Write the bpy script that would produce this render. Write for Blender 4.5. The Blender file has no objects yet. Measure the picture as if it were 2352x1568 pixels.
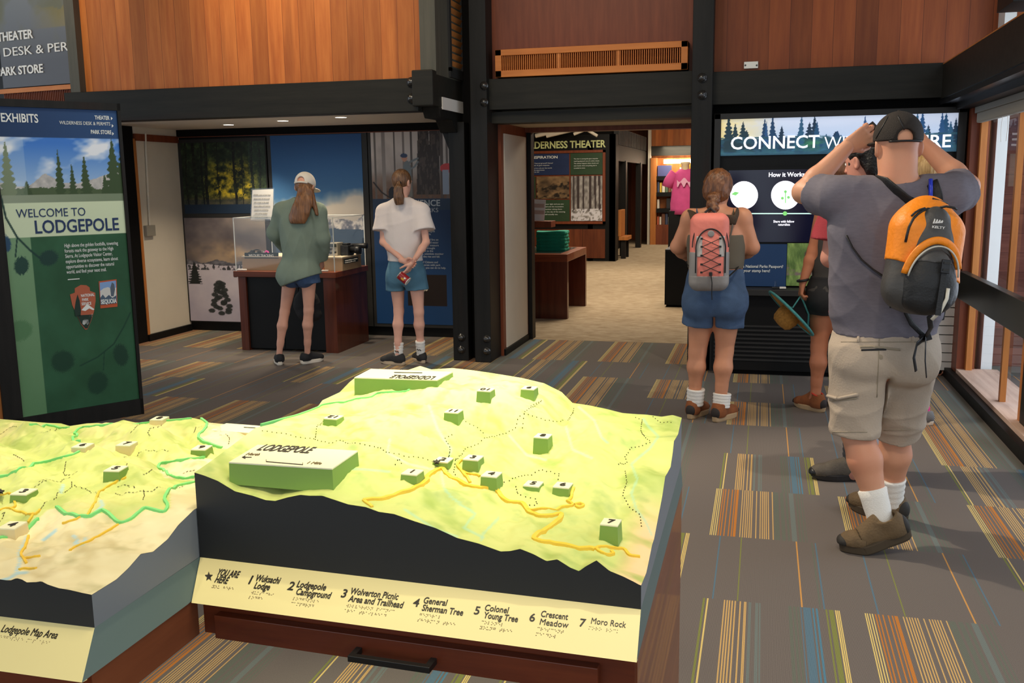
import bpy, bmesh, math, random
import numpy as np
from mathutils import Vector, Matrix

# ------------------------------------------------------------------ camera
scn = bpy.context.scene
COL = scn.collection
FPX = 2193.4          # focal length in pixels of the 2352 px wide frame
HC = 1.6              # camera height


def _cam_axes(pitch=math.radians(9.5), roll=math.radians(-.761), yaw=math.radians(14.725)):
    cy, sy, cp, sp, cr, sr = math.cos(yaw), math.sin(yaw), math.cos(pitch), math.sin(pitch), math.cos(roll), math.sin(roll)
    rz = np.array([[cy, sy, 0], [-sy, cy, 0], [0, 0, 1]])
    c = np.array([[1, 0, 0], [0, 0, -1], [0, 1, 0]]) @ rz
    rx = np.array([[1, 0, 0], [0, cp, -sp], [0, sp, cp]])
    rr = np.array([[cr, -sr, 0], [sr, cr, 0], [0, 0, 1]])
    return rr @ rx @ c


CM = _cam_axes()
cam_data = bpy.data.cameras.new('camera')
cam = bpy.data.objects.new('camera', cam_data)
COL.objects.link(cam)
cam_data.sensor_width = 36.0
cam_data.lens = FPX * 36.0 / 2352.0
cam_data.clip_start = .05
cam_data.clip_end = 200
_m = Matrix.Identity(4)
for _i in range(3):
    _m[_i][0] = CM[0][_i]
    _m[_i][1] = -CM[1][_i]
    _m[_i][2] = -CM[2][_i]
_m[2][3] = HC
cam.matrix_world = _m
scn.camera = cam

# ------------------------------------------------------------------ light
scn.view_settings.view_transform = 'Standard'
scn.view_settings.look = 'None'
scn.view_settings.exposure = 0.0
scn.view_settings.gamma = 1.0
scn.view_settings.use_curve_mapping = False
scn.cycles.max_bounces = 8
scn.cycles.diffuse_bounces = 4
scn.cycles.sample_clamp_indirect = 4.0
scn.cycles.use_denoising = True

world = bpy.data.worlds.new('sky')
scn.world = world
world.use_nodes = True
_bg = world.node_tree.nodes['Background']
_bg.inputs[0].default_value = (.80, .90, 1.0, 1)
_bg.inputs[1].default_value = 1.3


def lamp(kind, name, loc, target, power, color, size=.1, blend=.5, spot=60, size_y=None):
    d = bpy.data.lights.new(name, kind)
    d.energy = power
    d.color = color
    if kind == 'SPOT':
        d.spot_size = math.radians(spot)
        d.spot_blend = blend
        d.shadow_soft_size = size
    elif kind == 'AREA':
        d.size = size
        if size_y:
            d.shape = 'RECTANGLE'
            d.size_y = size_y
    else:
        d.shadow_soft_size = size
    o = bpy.data.objects.new(name, d)
    COL.objects.link(o)
    o.location = loc
    if target is not None:
        v = Vector(target) - Vector(loc)
        o.rotation_euler = v.to_track_quat('-Z', 'Y').to_euler()
    return o


WARM = (1.0, .80, .52)
WARM2 = (1.0, .87, .68)
# track spots over the relief map
lamp('SPOT', 'map_spot', (-.80, 2.40, 3.4), (-.78, 2.28, 1.0), 340, (1.0, .95, .66), .04, 1.0, 34)
lamp('SPOT', 'map_spot', (-.45, 2.05, 3.5), (-.50, 1.85, .95), 100, (1.0, .93, .62), .04, 1.0, 40)
lamp('SPOT', 'map_spot', (-1.75, 2.2, 3.4), (-1.62, 2.05, .95), 240, (1.0, .93, .66), .04, 1.0, 36)
lamp('SPOT', 'map_spot', (-1.3, 1.5, 3.4), (-1.2, 1.35, .85), 70, (1.0, .88, .6), .05, 1.0, 46)
# added unseen area lamps for ambient fill, then the floor spots
lamp('AREA', 'hall_fill', (-2.4, 5.2, 4.3), (-2.4, 5.2, 0), 60, WARM2, 1.2)
lamp('AREA', 'hall_fill', (-.2, 1.5, 4.3), (-.2, 1.5, 0), 50, WARM2, 1.2)
lamp('SPOT', 'floor_spot', (-2.3, 5.3, 4.3), (1.1, 4.4, .3), 520, WARM2, .05, .5, 52)
lamp('SPOT', 'floor_spot', (1.0, 5.0, 4.3), (-.3, 6.6, .6), 190, WARM2, .05, .6, 56)
lamp('SPOT', 'floor_spot', (.3, .8, 4.2), (.7, 2.6, 0), 150, WARM2, .08, .9, 70)
# wall washers on the cedar panel
lamp('SPOT', 'wall_washer', (-4.2, 6.2, 4.3), (-3.9, 7.7, 3.2), 125, WARM, .1, 1.0, 85)
lamp('SPOT', 'wall_washer', (-6.0, 6.0, 4.3), (-6.6, 8.3, 2.9), 110, WARM2, .1, 1.0, 70)
lamp('SPOT', 'wall_washer', (-1.2, 6.0, 4.2), (-1.3, 8.1, 2.7), 45, WARM2, .1, 1.0, 70)
# daylight through the tall windows on the right
lamp('AREA', 'window_daylight', (2.6, 6.2, 1.4), (-.5, 5.6, .7), 75, (.72, .84, 1.0), 3.4, size_y=2.4)


def ray(px, py):
    return np.array([(px - 1176) / FPX, (py - 784) / FPX, 1.0]) @ CM


def atY(px, py, Y):
    d = ray(px, py)
    return d * (Y / d[1]) + [0, 0, HC]


def atX(px, py, X):
    d = ray(px, py)
    return d * (X / d[0]) + [0, 0, HC]


def atZ(px, py, z=0.0):
    d = ray(px, py)
    return d * ((z - HC) / d[2]) + [0, 0, HC]


def on_plane(px, py, A, B):
    n = np.array([B[1] - A[1], A[0] - B[0]])
    d = ray(px, py)
    t = (n @ np.array(A[:2])) / (n @ d[:2])
    return d * t + [0, 0, HC]


# ------------------------------------------------------------------ helpers
def lin(c):
    c = np.asarray(c, float) / 255.0
    return np.where(c <= .04045, c / 12.92, ((c + .055) / 1.055) ** 2.4)


def L(c):
    return tuple(lin(c)) + (1.0,)


MATS = {}


def mat(name, rgb=(128, 128, 128), rough=.6, metal=0.0, noise=0.0, nscale=20.0, bump=0.0, bscale=120.0, spec=.4,
        emit=0.0, alpha=None, coat=0.0, stretch=(1, 1, 1), sheen=0.0, attr=False, rgb2=None, trans=0.0):
    if name in MATS:
        return MATS[name]
    m = bpy.data.materials.new(name)
    MATS[name] = m
    m.use_nodes = True
    nt = m.node_tree
    b = nt.nodes['Principled BSDF']
    b.inputs['Roughness'].default_value = rough
    b.inputs['Metallic'].default_value = metal
    b.inputs['Specular IOR Level'].default_value = spec
    b.inputs['Coat Weight'].default_value = coat
    b.inputs['Sheen Weight'].default_value = sheen
    b.inputs['Transmission Weight'].default_value = trans
    tc = nt.nodes.new('ShaderNodeTexCoord')
    mp = nt.nodes.new('ShaderNodeMapping')
    mp.inputs['Scale'].default_value = stretch
    nt.links.new(tc.outputs['Object'], mp.inputs['Vector'])
    if attr:
        a = nt.nodes.new('ShaderNodeVertexColor')
        a.layer_name = 'Col'
        src = a.outputs['Color']
    else:
        r = nt.nodes.new('ShaderNodeRGB')
        r.outputs[0].default_value = L(rgb)
        src = r.outputs[0]
    if noise > 0 or rgb2 is not None:
        n = nt.nodes.new('ShaderNodeTexNoise')
        n.inputs['Scale'].default_value = nscale
        n.inputs['Detail'].default_value = 4
        nt.links.new(mp.outputs['Vector'], n.inputs['Vector'])
        rm = nt.nodes.new('ShaderNodeMapRange')
        rm.inputs['From Min'].default_value = .3
        rm.inputs['From Max'].default_value = .7
        nt.links.new(n.outputs['Fac'], rm.inputs['Value'])
        mx = nt.nodes.new('ShaderNodeMix')
        mx.data_type = 'RGBA'
        nt.links.new(rm.outputs['Result'], mx.inputs['Factor'])
        if rgb2 is not None:
            nt.links.new(src, mx.inputs['A'])
            mx.inputs['B'].default_value = L(rgb2)
        else:
            h = nt.nodes.new('ShaderNodeHueSaturation')
            h.inputs['Value'].default_value = 1.0 + noise
            nt.links.new(src, h.inputs['Color'])
            h2 = nt.nodes.new('ShaderNodeHueSaturation')
            h2.inputs['Value'].default_value = 1.0 - noise
            nt.links.new(src, h2.inputs['Color'])
            nt.links.new(h2.outputs[0], mx.inputs['A'])
            nt.links.new(h.outputs[0], mx.inputs['B'])
        src = mx.outputs['Result']
    nt.links.new(src, b.inputs['Base Color'])
    if emit > 0:
        nt.links.new(src, b.inputs['Emission Color'])
        b.inputs['Emission Strength'].default_value = emit
    if bump > 0:
        n2 = nt.nodes.new('ShaderNodeTexNoise')
        n2.inputs['Scale'].default_value = bscale
        n2.inputs['Detail'].default_value = 3
        nt.links.new(mp.outputs['Vector'], n2.inputs['Vector'])
        bp = nt.nodes.new('ShaderNodeBump')
        bp.inputs['Strength'].default_value = bump
        bp.inputs['Distance'].default_value = .01
        nt.links.new(n2.outputs['Fac'], bp.inputs['Height'])
        nt.links.new(bp.outputs['Normal'], b.inputs['Normal'])
    return m


def wood(name, c1, c2, board=0.0, axis=0, along=2, rough=.45, var=.35, scale=1.0, coat=0.0, dark=(45, 20, 10), spec=.3):
    """Wood with grain running along one axis, split into boards along another."""
    if name in MATS:
        return MATS[name]
    m = bpy.data.materials.new(name)
    MATS[name] = m
    m.use_nodes = True
    nt = m.node_tree
    N = nt.nodes.new
    lk = nt.links.new
    b = nt.nodes['Principled BSDF']
    b.inputs['Roughness'].default_value = rough
    b.inputs['Specular IOR Level'].default_value = spec
    b.inputs['Coat Weight'].default_value = coat
    geo = N('ShaderNodeNewGeometry')
    sx = N('ShaderNodeSeparateXYZ')
    lk(geo.outputs['Position'], sx.inputs[0])
    st = [14.0 * scale] * 3
    st[along] = 1.1 * scale
    mp = N('ShaderNodeMapping')
    mp.inputs['Scale'].default_value = st
    lk(geo.outputs['Position'], mp.inputs['Vector'])
    if board > 0:
        dv = N('ShaderNodeMath'); dv.operation = 'DIVIDE'; dv.inputs[1].default_value = board
        lk(sx.outputs[axis], dv.inputs[0])
        fl = N('ShaderNodeMath'); fl.operation = 'FLOOR'
        lk(dv.outputs[0], fl.inputs[0])
        wn = N('ShaderNodeTexWhiteNoise'); wn.noise_dimensions = '1D'
        lk(fl.outputs[0], wn.inputs['W'])
        off = N('ShaderNodeVectorMath'); off.operation = 'MULTIPLY_ADD'
        lk(wn.outputs['Color'], off.inputs[0])
        off.inputs[1].default_value = (7, 7, 7)
        lk(mp.outputs['Vector'], off.inputs[2])
        vec = off.outputs[0]
    else:
        vec = mp.outputs['Vector']
    n1 = N('ShaderNodeTexNoise'); n1.inputs['Scale'].default_value = 1.3; n1.inputs['Detail'].default_value = 6; n1.inputs['Roughness'].default_value = .65
    lk(vec, n1.inputs['Vector'])
    n2 = N('ShaderNodeTexNoise'); n2.inputs['Scale'].default_value = .35; n2.inputs['Detail'].default_value = 2
    lk(vec, n2.inputs['Vector'])
    mx = N('ShaderNodeMix'); mx.data_type = 'RGBA'
    mx.inputs['A'].default_value = L(c1); mx.inputs['B'].default_value = L(c2)
    rm = N('ShaderNodeMapRange'); rm.inputs['From Min'].default_value = .32; rm.inputs['From Max'].default_value = .68
    lk(n1.outputs['Fac'], rm.inputs['Value'])
    lk(rm.outputs['Result'], mx.inputs['Factor'])
    src = mx.outputs['Result']
    dk = N('ShaderNodeMix'); dk.data_type = 'RGBA'
    r2 = N('ShaderNodeMapRange'); r2.inputs['From Min'].default_value = .62; r2.inputs['From Max'].default_value = .78; r2.inputs['To Max'].default_value = .55
    lk(n2.outputs['Fac'], r2.inputs['Value'])
    lk(r2.outputs['Result'], dk.inputs['Factor'])
    lk(src, dk.inputs['A']); dk.inputs['B'].default_value = L(dark)
    src = dk.outputs['Result']
    if board > 0:
        hs = N('ShaderNodeHueSaturation')
        mr = N('ShaderNodeMapRange'); mr.inputs['To Min'].default_value = 1 - var; mr.inputs['To Max'].default_value = 1 + var
        lk(wn.outputs['Value'], mr.inputs['Value'])
        lk(mr.outputs['Result'], hs.inputs['Value'])
        lk(src, hs.inputs['Color'])
        fr = N('ShaderNodeMath'); fr.operation = 'FRACT'
        lk(dv.outputs[0], fr.inputs[0])
        lt = N('ShaderNodeMath'); lt.operation = 'LESS_THAN'; lt.inputs[1].default_value = .025
        lk(fr.outputs[0], lt.inputs[0])
        ml = N('ShaderNodeMath'); ml.operation = 'MULTIPLY'; ml.inputs[1].default_value = .7
        lk(lt.outputs[0], ml.inputs[0])
        sm = N('ShaderNodeMix'); sm.data_type = 'RGBA'
        lk(ml.outputs[0], sm.inputs['Factor'])
        lk(hs.outputs[0], sm.inputs['A']); sm.inputs['B'].default_value = L(dark)
        src = sm.outputs['Result']
    lk(src, b.inputs['Base Color'])
    return m


class MB:
    """Collects shapes into one mesh."""

    def __init__(s):
        s.v, s.f, s.c = [], [], []

    def add(s, vs, fs, col=None):
        o = len(s.v)
        s.v += [tuple(map(float, p)) for p in vs]
        s.f += [tuple(i + o for i in f) for f in fs]
        s.c += [col] * len(fs)
        return s

    def box(s, x0, x1, y0, y1, z0, z1, col=None):
        vs = [(x0, y0, z0), (x1, y0, z0), (x1, y1, z0), (x0, y1, z0), (x0, y0, z1), (x1, y0, z1), (x1, y1, z1), (x0, y1, z1)]
        return s.add(vs, [(0, 3, 2, 1), (4, 5, 6, 7), (0, 1, 5, 4), (1, 2, 6, 5), (2, 3, 7, 6), (3, 0, 4, 7)], col)

    def obox(s, c, u, v, w, col=None):
        c, u, v, w = (np.asarray(t, float) for t in (c, u, v, w))
        if np.dot(np.cross(u, v), w) < 0:
            u = -u
        vs = [c + a * u + b * v + d * w for d in (-1, 1) for a, b in ((-1, -1), (1, -1), (1, 1), (-1, 1))]
        return s.add(vs, [(0, 3, 2, 1), (4, 5, 6, 7), (0, 1, 5, 4), (1, 2, 6, 5), (2, 3, 7, 6), (3, 0, 4, 7)], col)

    def bar(s, a, b, w, t, up=(0, 0, 1), col=None):
        a, b = np.asarray(a, float), np.asarray(b, float)
        d = b - a
        ln = np.linalg.norm(d)
        d = d / ln
        x = np.cross(d, up)
        x = x / np.linalg.norm(x)
        y = np.cross(x, d)
        return s.obox((a + b) / 2, x * w / 2, y * t / 2, d * ln / 2, col)

    def prism(s, poly, w0, w1, fn, col=None):
        n = len(poly)
        vs = [fn(p[0], p[1], w0) for p in poly] + [fn(p[0], p[1], w1) for p in poly]
        fs = [tuple(range(n))[::-1], tuple(range(n, 2 * n))] + [(i, (i + 1) % n, n + (i + 1) % n, n + i) for i in range(n)]
        return s.add(vs, fs, col)

    def tube(s, pts, r, seg=10, cap=True, col=None, flat=1.0, up=(0, 0, 1)):
        pts = [np.asarray(p, float) for p in pts]
        n = len(pts)
        rs = list(r) if hasattr(r, '__len__') else [r] * n
        vs = []
        prev = None
        for i, p in enumerate(pts):
            d = pts[min(i + 1, n - 1)] - pts[max(i - 1, 0)]
            d = d / (np.linalg.norm(d) + 1e-12)
            if prev is None:
                a = np.cross(d, up)
                if np.linalg.norm(a) < 1e-3:
                    a = np.cross(d, (1, 0, 0))
            else:
                a = prev - d * np.dot(prev, d)
            a = a / np.linalg.norm(a)
            prev = a
            b = np.cross(d, a)
            for k in range(seg):
                t = 2 * math.pi * k / seg
                vs.append(p + rs[i] * (math.cos(t) * a + math.sin(t) * b * flat))
        fs = [(i * seg + k, i * seg + (k + 1) % seg, (i + 1) * seg + (k + 1) % seg, (i + 1) * seg + k) for i in range(n - 1) for k in range(seg)]
        if cap:
            fs += [tuple(range(seg))[::-1], tuple((n - 1) * seg + k for k in range(seg))]
        return s.add(vs, fs, col)

    def cyl(s, a, b, r, r2=None, seg=16, col=None):
        return s.tube([a, b], [r, r if r2 is None else r2], seg, True, col)

    def lathe(s, prof, c, seg=20, axis=(0, 0, 1), col=None):
        ax = np.asarray(axis, float)
        ax = ax / np.linalg.norm(ax)
        a = np.cross(ax, (1, 0, 0))
        if np.linalg.norm(a) < .1:
            a = np.cross(ax, (0, 1, 0))
        a = a / np.linalg.norm(a)
        b = np.cross(ax, a)
        c = np.asarray(c, float)
        n = len(prof)
        vs = [c + ax * h + r * (math.cos(2 * math.pi * k / seg) * a + math.sin(2 * math.pi * k / seg) * b) for r, h in prof for k in range(seg)]
        fs = [(i * seg + k, i * seg + (k + 1) % seg, (i + 1) * seg + (k + 1) % seg, (i + 1) * seg + k) for i in range(n - 1) for k in range(seg)]
        fs += [tuple(range(seg))[::-1], tuple((n - 1) * seg + k for k in range(seg))]
        return s.add(vs, fs, col)

    def quad(s, a, b, c, d, col=None):
        return s.add([a, b, c, d], [(0, 1, 2, 3)], col)


def root_of(o):
    while o.parent is not None:
        o = o.parent
    return o


def mesh_obj(name, v, f, m, parent=None, smooth=False, cols=None, pcols=None, bevel=0.0, own_origin=True, weld=False):
    """One mesh object, given in world coordinates; a child keeps its thing's origin."""
    v = np.asarray(v, float).reshape(-1, 3)
    if parent is not None:
        org = np.array(root_of(parent).location)
    elif own_origin:
        lo, hi = v.min(0), v.max(0)
        org = np.array([(lo[0] + hi[0]) / 2, (lo[1] + hi[1]) / 2, lo[2]])
    else:
        org = np.zeros(3)
    me = bpy.data.meshes.new(name)
    me.from_pydata((v - org).tolist(), [], [tuple(int(i) for i in q) for q in f])
    me.materials.append(m)
    if pcols is not None:
        a = me.color_attributes.new('Col', 'FLOAT_COLOR', 'POINT')
        pc = np.ones((len(v), 4), np.float32)
        pc[:, :3] = pcols
        a.data.foreach_set('color', pc.ravel())
    elif cols is not None:
        a = me.color_attributes.new('Col', 'FLOAT_COLOR', 'CORNER')
        pc = []
        for p, c in zip(me.polygons, cols):
            pc += [tuple(lin(c)) + (1.0,)] * p.loop_total
        a.data.foreach_set('color', np.array(pc, np.float32).ravel())
    if smooth:
        me.polygons.foreach_set('use_smooth', [True] * len(me.polygons))
    me.update()
    o = bpy.data.objects.new(name, me)
    COL.objects.link(o)
    if parent is not None:
        o.parent = parent
    else:
        o.location = org
    if bevel > 0:
        bv = o.modifiers.new('bevel', 'BEVEL')
        bv.width = bevel
        bv.segments = 2
        bv.limit_method = 'ANGLE'
    return o


def build(mb, name, m, parent=None, smooth=False, bevel=0.0):
    cols = mb.c if any(c is not None for c in mb.c) else None
    return mesh_obj(name, mb.v, mb.f, m, parent, smooth, cols, None, bevel)


def tag(o, label=None, cat=None, group=None, kind=None):
    if label:
        o['label'] = label
    if cat:
        o['category'] = cat
    if group:
        o['group'] = group
    if kind:
        o['kind'] = kind
    return o


def thing(name, label, cat, loc, group=None):
    o = bpy.data.objects.new(name, None)
    COL.objects.link(o)
    o.location = [float(x) for x in loc]
    o.empty_display_size = .1
    return tag(o, label, cat, group)


def struct(mb, name, m, label, cat=None, bevel=0.0):
    o = build(mb, name, m, None, bevel=bevel)
    return tag(o, label, cat or 'room', None, 'structure')


def text(s, name, m, parent, org, right, up, size, align='LEFT', bold=0.0, line=1.0, depth=.0015, width=None, lift=.002):
    """Lettering as a thin solid standing on the surface at org, reading along right."""
    cu = bpy.data.curves.new(name, 'FONT')
    cu.body = s
    cu.size = size
    cu.align_x = align
    cu.offset = (0.0 if 'M' in s else bold) * size
    cu.space_line = line
    cu.extrude = depth / 2
    cu.resolution_u = 3
    tmp = bpy.data.objects.new('tmp', cu)
    COL.objects.link(tmp)
    dg = bpy.context.evaluated_depsgraph_get()
    me = bpy.data.meshes.new_from_object(tmp.evaluated_get(dg))
    bpy.data.objects.remove(tmp)
    bpy.data.curves.remove(cu)
    v = np.zeros(len(me.vertices) * 3)
    me.vertices.foreach_get('co', v)
    v = v.reshape(-1, 3)
    f = [tuple(p.vertices) for p in me.polygons]
    bpy.data.meshes.remove(me)
    r = np.asarray(right, float)
    r = r / np.linalg.norm(r)
    u = np.asarray(up, float)
    u = u / np.linalg.norm(u)
    n = np.cross(r, u)
    sx = 1.0
    if width is not None and len(v):
        sx = width / max(1e-6, v[:, 0].max() - v[:, 0].min())
    w = np.asarray(org, float) + v[:, :1] * sx * r + v[:, 1:2] * u + (v[:, 2:3] + lift + depth / 2) * n
    return mesh_obj(name, w, f, m, parent)


# ---------------------------------------------------------------- pictures printed on panels
_rng = np.random.RandomState(5)
_PERM = _rng.rand(64, 64)


def vnoise(x, y):
    xi, yi = np.floor(x).astype(int), np.floor(y).astype(int)
    fx, fy = x - xi, y - yi
    fx, fy = fx * fx * (3 - 2 * fx), fy * fy * (3 - 2 * fy)
    g = lambda a, b: _PERM[a % 64, b % 64]
    return (g(xi, yi) * (1 - fx) + g(xi + 1, yi) * fx) * (1 - fy) + (g(xi, yi + 1) * (1 - fx) + g(xi + 1, yi + 1) * fx) * fy


def fbm(x, y, o=4):
    s, a, t = 0, .5, 0
    for i in range(o):
        s = s + a * vnoise(x * 2 ** i + 13.7 * i, y * 2 ** i + 7.1 * i)
        t += a
        a *= .55
    return s / t


def lerp(a, b, t):
    t = np.clip(t, 0, 1)[..., None]
    return np.asarray(a, float) * (1 - t) + np.asarray(b, float) * t


def put(img, mask, c):
    m = np.clip(mask, 0, 1)[..., None]
    return img * (1 - m) + np.asarray(c, float) * m


def conifer(img, u, v, x, y0, h, w, c, seed=0):
    """A ragged conifer standing at (x, y0), h high and w wide at the foot."""
    t = (v - y0) / h
    jag = .55 + .45 * (np.abs(((t * 9 + seed) % 1) - .5) * 2) + .5 * (fbm(u * 60 + seed * 9, v * 60) - .5)
    half = w / 2 * np.clip(1 - t, 0, 1) ** .85 * jag
    return put(img, (np.abs(u - x) < half + .004 * w) & (t > 0) & (t < 1), c)


def picture(name, fn, org, right, up, w, h, nx, ny, m, parent=None, thick=.012, lift=0.0):
    """Flat printed panel: a fine grid whose vertices carry the print; fn(u, v) gives sRGB, v upward in units of u."""
    r = np.asarray(right, float); r = r / np.linalg.norm(r)
    up = np.asarray(up, float); up = up / np.linalg.norm(up)
    n = np.cross(r, up)
    org = np.asarray(org, float) + n * lift
    us, vs = np.linspace(0, 1, nx), np.linspace(0, 1, ny)
    U, V = np.meshgrid(us, vs)
    img = np.clip(fn(U, V), 0, 255)
    P = org + (U[..., None] * w) * r + (V[..., None] * h) * up
    v = P.reshape(-1, 3)
    f = [(j * nx + i, j * nx + i + 1, (j + 1) * nx + i + 1, (j + 1) * nx + i) for j in range(ny - 1) for i in range(nx - 1)]
    k = len(v)
    bk = [org - n * thick, org + r * w - n * thick, org + r * w + up * h - n * thick, org + up * h - n * thick]
    v = np.vstack([v, bk])
    e = [list(range(nx)), [j * nx + nx - 1 for j in range(ny)], [(ny - 1) * nx + i for i in range(nx)][::-1], [j * nx for j in range(ny)][::-1]]
    for q in range(4):
        f.append(tuple(e[q][::-1]) + (k + q, k + (q + 1) % 4))
    f.append((k + 3, k + 2, k + 1, k))
    cols = np.vstack([lin(img).reshape(-1, 3), np.full((4, 3), .02)])
    return mesh_obj(name, v, f, m, parent, pcols=cols)
# ------------------------------------------------------------------ materials of the building
M_BLACKWOOD = wood('dark_stained_beam', (30, 29, 25), (42, 40, 34), 0, along=0, rough=.55, spec=.2)
M_BLACKPOST = wood('dark_stained_post', (22, 21, 19), (33, 31, 28), 0, along=2, rough=.5, spec=.2)
M_GREYPOST = wood('grey_green_post', (74, 72, 62), (88, 84, 72), 0, along=2, rough=.5)
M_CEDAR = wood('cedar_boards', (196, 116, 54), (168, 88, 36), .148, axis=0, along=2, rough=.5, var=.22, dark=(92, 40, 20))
M_CEDAR2 = wood('shaded_cedar_boards', (150, 78, 36), (126, 60, 28), .165, axis=0, along=2, rough=.5, var=.28, dark=(70, 32, 18))  # cedar copy darkened in its colour to stand for boards in shade
M_TRIMWOOD = wood('red_brown_trim', (128, 66, 40), (104, 50, 28), 0, along=2, rough=.45)
M_LIGHTWOOD = wood('honey_wood', (190, 122, 62), (168, 100, 46), 0, along=2, rough=.45)
M_GRILLE = wood('amber_grille_wood', (206, 126, 58), (186, 106, 44), 0, along=0, rough=.45)
M_WHITE = mat('painted_white_wall', (206, 196, 178), .7, noise=.03, nscale=4)
M_SOFFIT = mat('white_soffit', (214, 206, 196), .7)
M_BLACK = mat('black_laminate', (15, 15, 15), .5, noise=.1, nscale=6, spec=.2)
M_CHAR = mat('charcoal_panel', (44, 43, 42), .5, spec=.25, noise=.06, nscale=8)
M_BOLT = mat('black_bolt', (40, 38, 36), .25, spec=.8)
M_STEEL = mat('brushed_steel', (190, 184, 172), .35, metal=.9)
M_PRINT = mat('printed_panel', rough=.5, attr=True, spec=.3)
M_GLOW = mat('downlight_glow', (255, 240, 214), .5, emit=9.0)
M_TXTW = mat('white_lettering', (240, 236, 226), .5)
M_INSIDE = mat('dark_void', (12, 10, 9), .8, spec=.15)

# ------------------------------------------------------------------ carpet
BASE = (112, 104, 99)
GRN, YEL, TAN, ORG = (128, 132, 74), (222, 196, 120), (206, 168, 106), (190, 122, 58)
BLU, GRY, OLV = (92, 118, 134), (112, 120, 116), (104, 108, 98)
TILE_B = [(.018, .008, GRN), (.033, .006, YEL), (.097, .005, TAN), (.107, .005, TAN), (.116, .005, TAN), (.126, .005, TAN), (.137, .005, TAN),
          (.156, .005, TAN), (.172, .004, TAN), (.177, .004, TAN), (.189, .01, GRY), (.214, .011, GRY), (.228, .006, GRY),
          (.335, .012, OLV), (.352, .009, OLV), (.366, .008, OLV), (.378, .004, BLU), (.388, .028, BLU), (.421, .006, (84, 128, 150)), (.434, .007, (84, 128, 150)),
          (.469, .006, GRN), (.481, .017, GRN), (.503, .005, YEL), (.510, .004, YEL), (.516, .004, YEL)]
TILE_A = [(.005, .004, YEL), (.012, .004, YEL), (.021, .004, YEL), (.030, .004, YEL), (.040, .005, ORG), (.051, .005, ORG), (.066, .005, ORG), (.085, .005, ORG), (.099, .005, ORG), (.108, .012, ORG)]
TILE_A += [(x, .0045, TAN) for x in (.137, .148, .158, .167, .177, .186, .207, .226, .236, .245, .254, .264, .284)]
TILE_A += [(.292, .024, OLV), (.325, .016, OLV), (.350, .010, OLV), (.368, .022, GRY), (.400, .008, OLV), (.415, .007, OLV), (.43, .004, OLV)]
TILE_C = [(.051, .006, BLU), (.145, .005, GRN), (.382, .006, (204, 150, 84)), (.448, .007, OLV), (.463, .006, BLU)]
TILES = {'A': TILE_A, 'B': TILE_B, 'C': TILE_C}
KNOWN = {(0, -1): 'C', (0, 0): 'B', (0, 1): 'A', (0, 2): 'C', (1, -1): 'B', (1, 0): 'C', (1, 1): 'C', (1, 2): 'B', (2, -1): 'C', (2, 0): 'A', (2, 1): 'A', (2, 2): 'A',
         (3, -1): 'A', (3, 0): 'B', (3, 1): 'C', (3, 2): 'B', (4, -1): 'A', (4, 0): 'C', (4, 1): 'C', (4, 2): 'A', (5, 0): 'A', (5, 1): 'C', (5, 2): 'A', (6, 0): 'C', (6, -1): 'A', (6, 1): 'B',
         (-1, -3): 'A', (-1, -2): 'B', (-1, -4): 'A', (-2, -3): 'A', (-1, -1): 'B', (-1, 0): 'C'}


def carpet():
    mb = MB()
    rnd = random.Random(11)
    y0s = {}
    for k in range(-9, 9):
        ya = 3.556 + .683 * (k - 1)
        yb = ya + .683
        if k == 8:
            yb = 9.42
        for i in range(-11, 4):
            xa = -.2 + .603 * i
            prev = KNOWN.get((k - 1, i))
            t = KNOWN.get((k, i)) or ('C' if (k % 2 and rnd.random() < .6) else rnd.choice('AABC'))
            KNOWN[(k, i)] = t
            xb = xa + .603
            x = xa
            for p, w, c in TILES[t]:
                if xa + p > x + 1e-6:
                    mb.quad((x, ya, 0), (xa + p, ya, 0), (xa + p, yb, 0), (x, yb, 0), BASE)
                mb.quad((xa + p, ya, 0), (xa + p + w, ya, 0), (xa + p + w, yb, 0), (xa + p, yb, 0), c)
                x = xa + p + w
            mb.quad((x, ya, 0), (xb, ya, 0), (xb, yb, 0), (x, yb, 0), BASE)
    m = mat('striped_carpet', rough=.9, attr=True, noise=.10, nscale=260, spec=.1)
    nt = m.node_tree
    b = nt.nodes['Principled BSDF']
    geo = nt.nodes.new('ShaderNodeNewGeometry')
    wv = nt.nodes.new('ShaderNodeTexWave')
    wv.bands_direction = 'X'
    wv.inputs['Scale'].default_value = 105
    wv.inputs['Distortion'].default_value = .6
    nt.links.new(geo.outputs['Position'], wv.inputs['Vector'])
    src = b.inputs['Base Color'].links[0].from_socket
    mx = nt.nodes.new('ShaderNodeMix'); mx.data_type = 'RGBA'; mx.blend_type = 'MULTIPLY'; mx.inputs['Factor'].default_value = .55
    rm = nt.nodes.new('ShaderNodeMapRange'); rm.inputs['To Min'].default_value = .45; rm.inputs['To Max'].default_value = 1.1
    nt.links.new(wv.outputs['Fac'], rm.inputs['Value'])
    nt.links.new(src, mx.inputs['A'])
    nt.links.new(rm.outputs['Result'], mx.inputs['B'])
    nt.links.new(mx.outputs['Result'], b.inputs['Base Color'])
    o = mesh_obj('floor', mb.v, mb.f, m, None, cols=mb.c)
    return tag(o, 'striped grey carpet tiles covering the exhibit hall', 'floor', None, 'structure')


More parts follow.
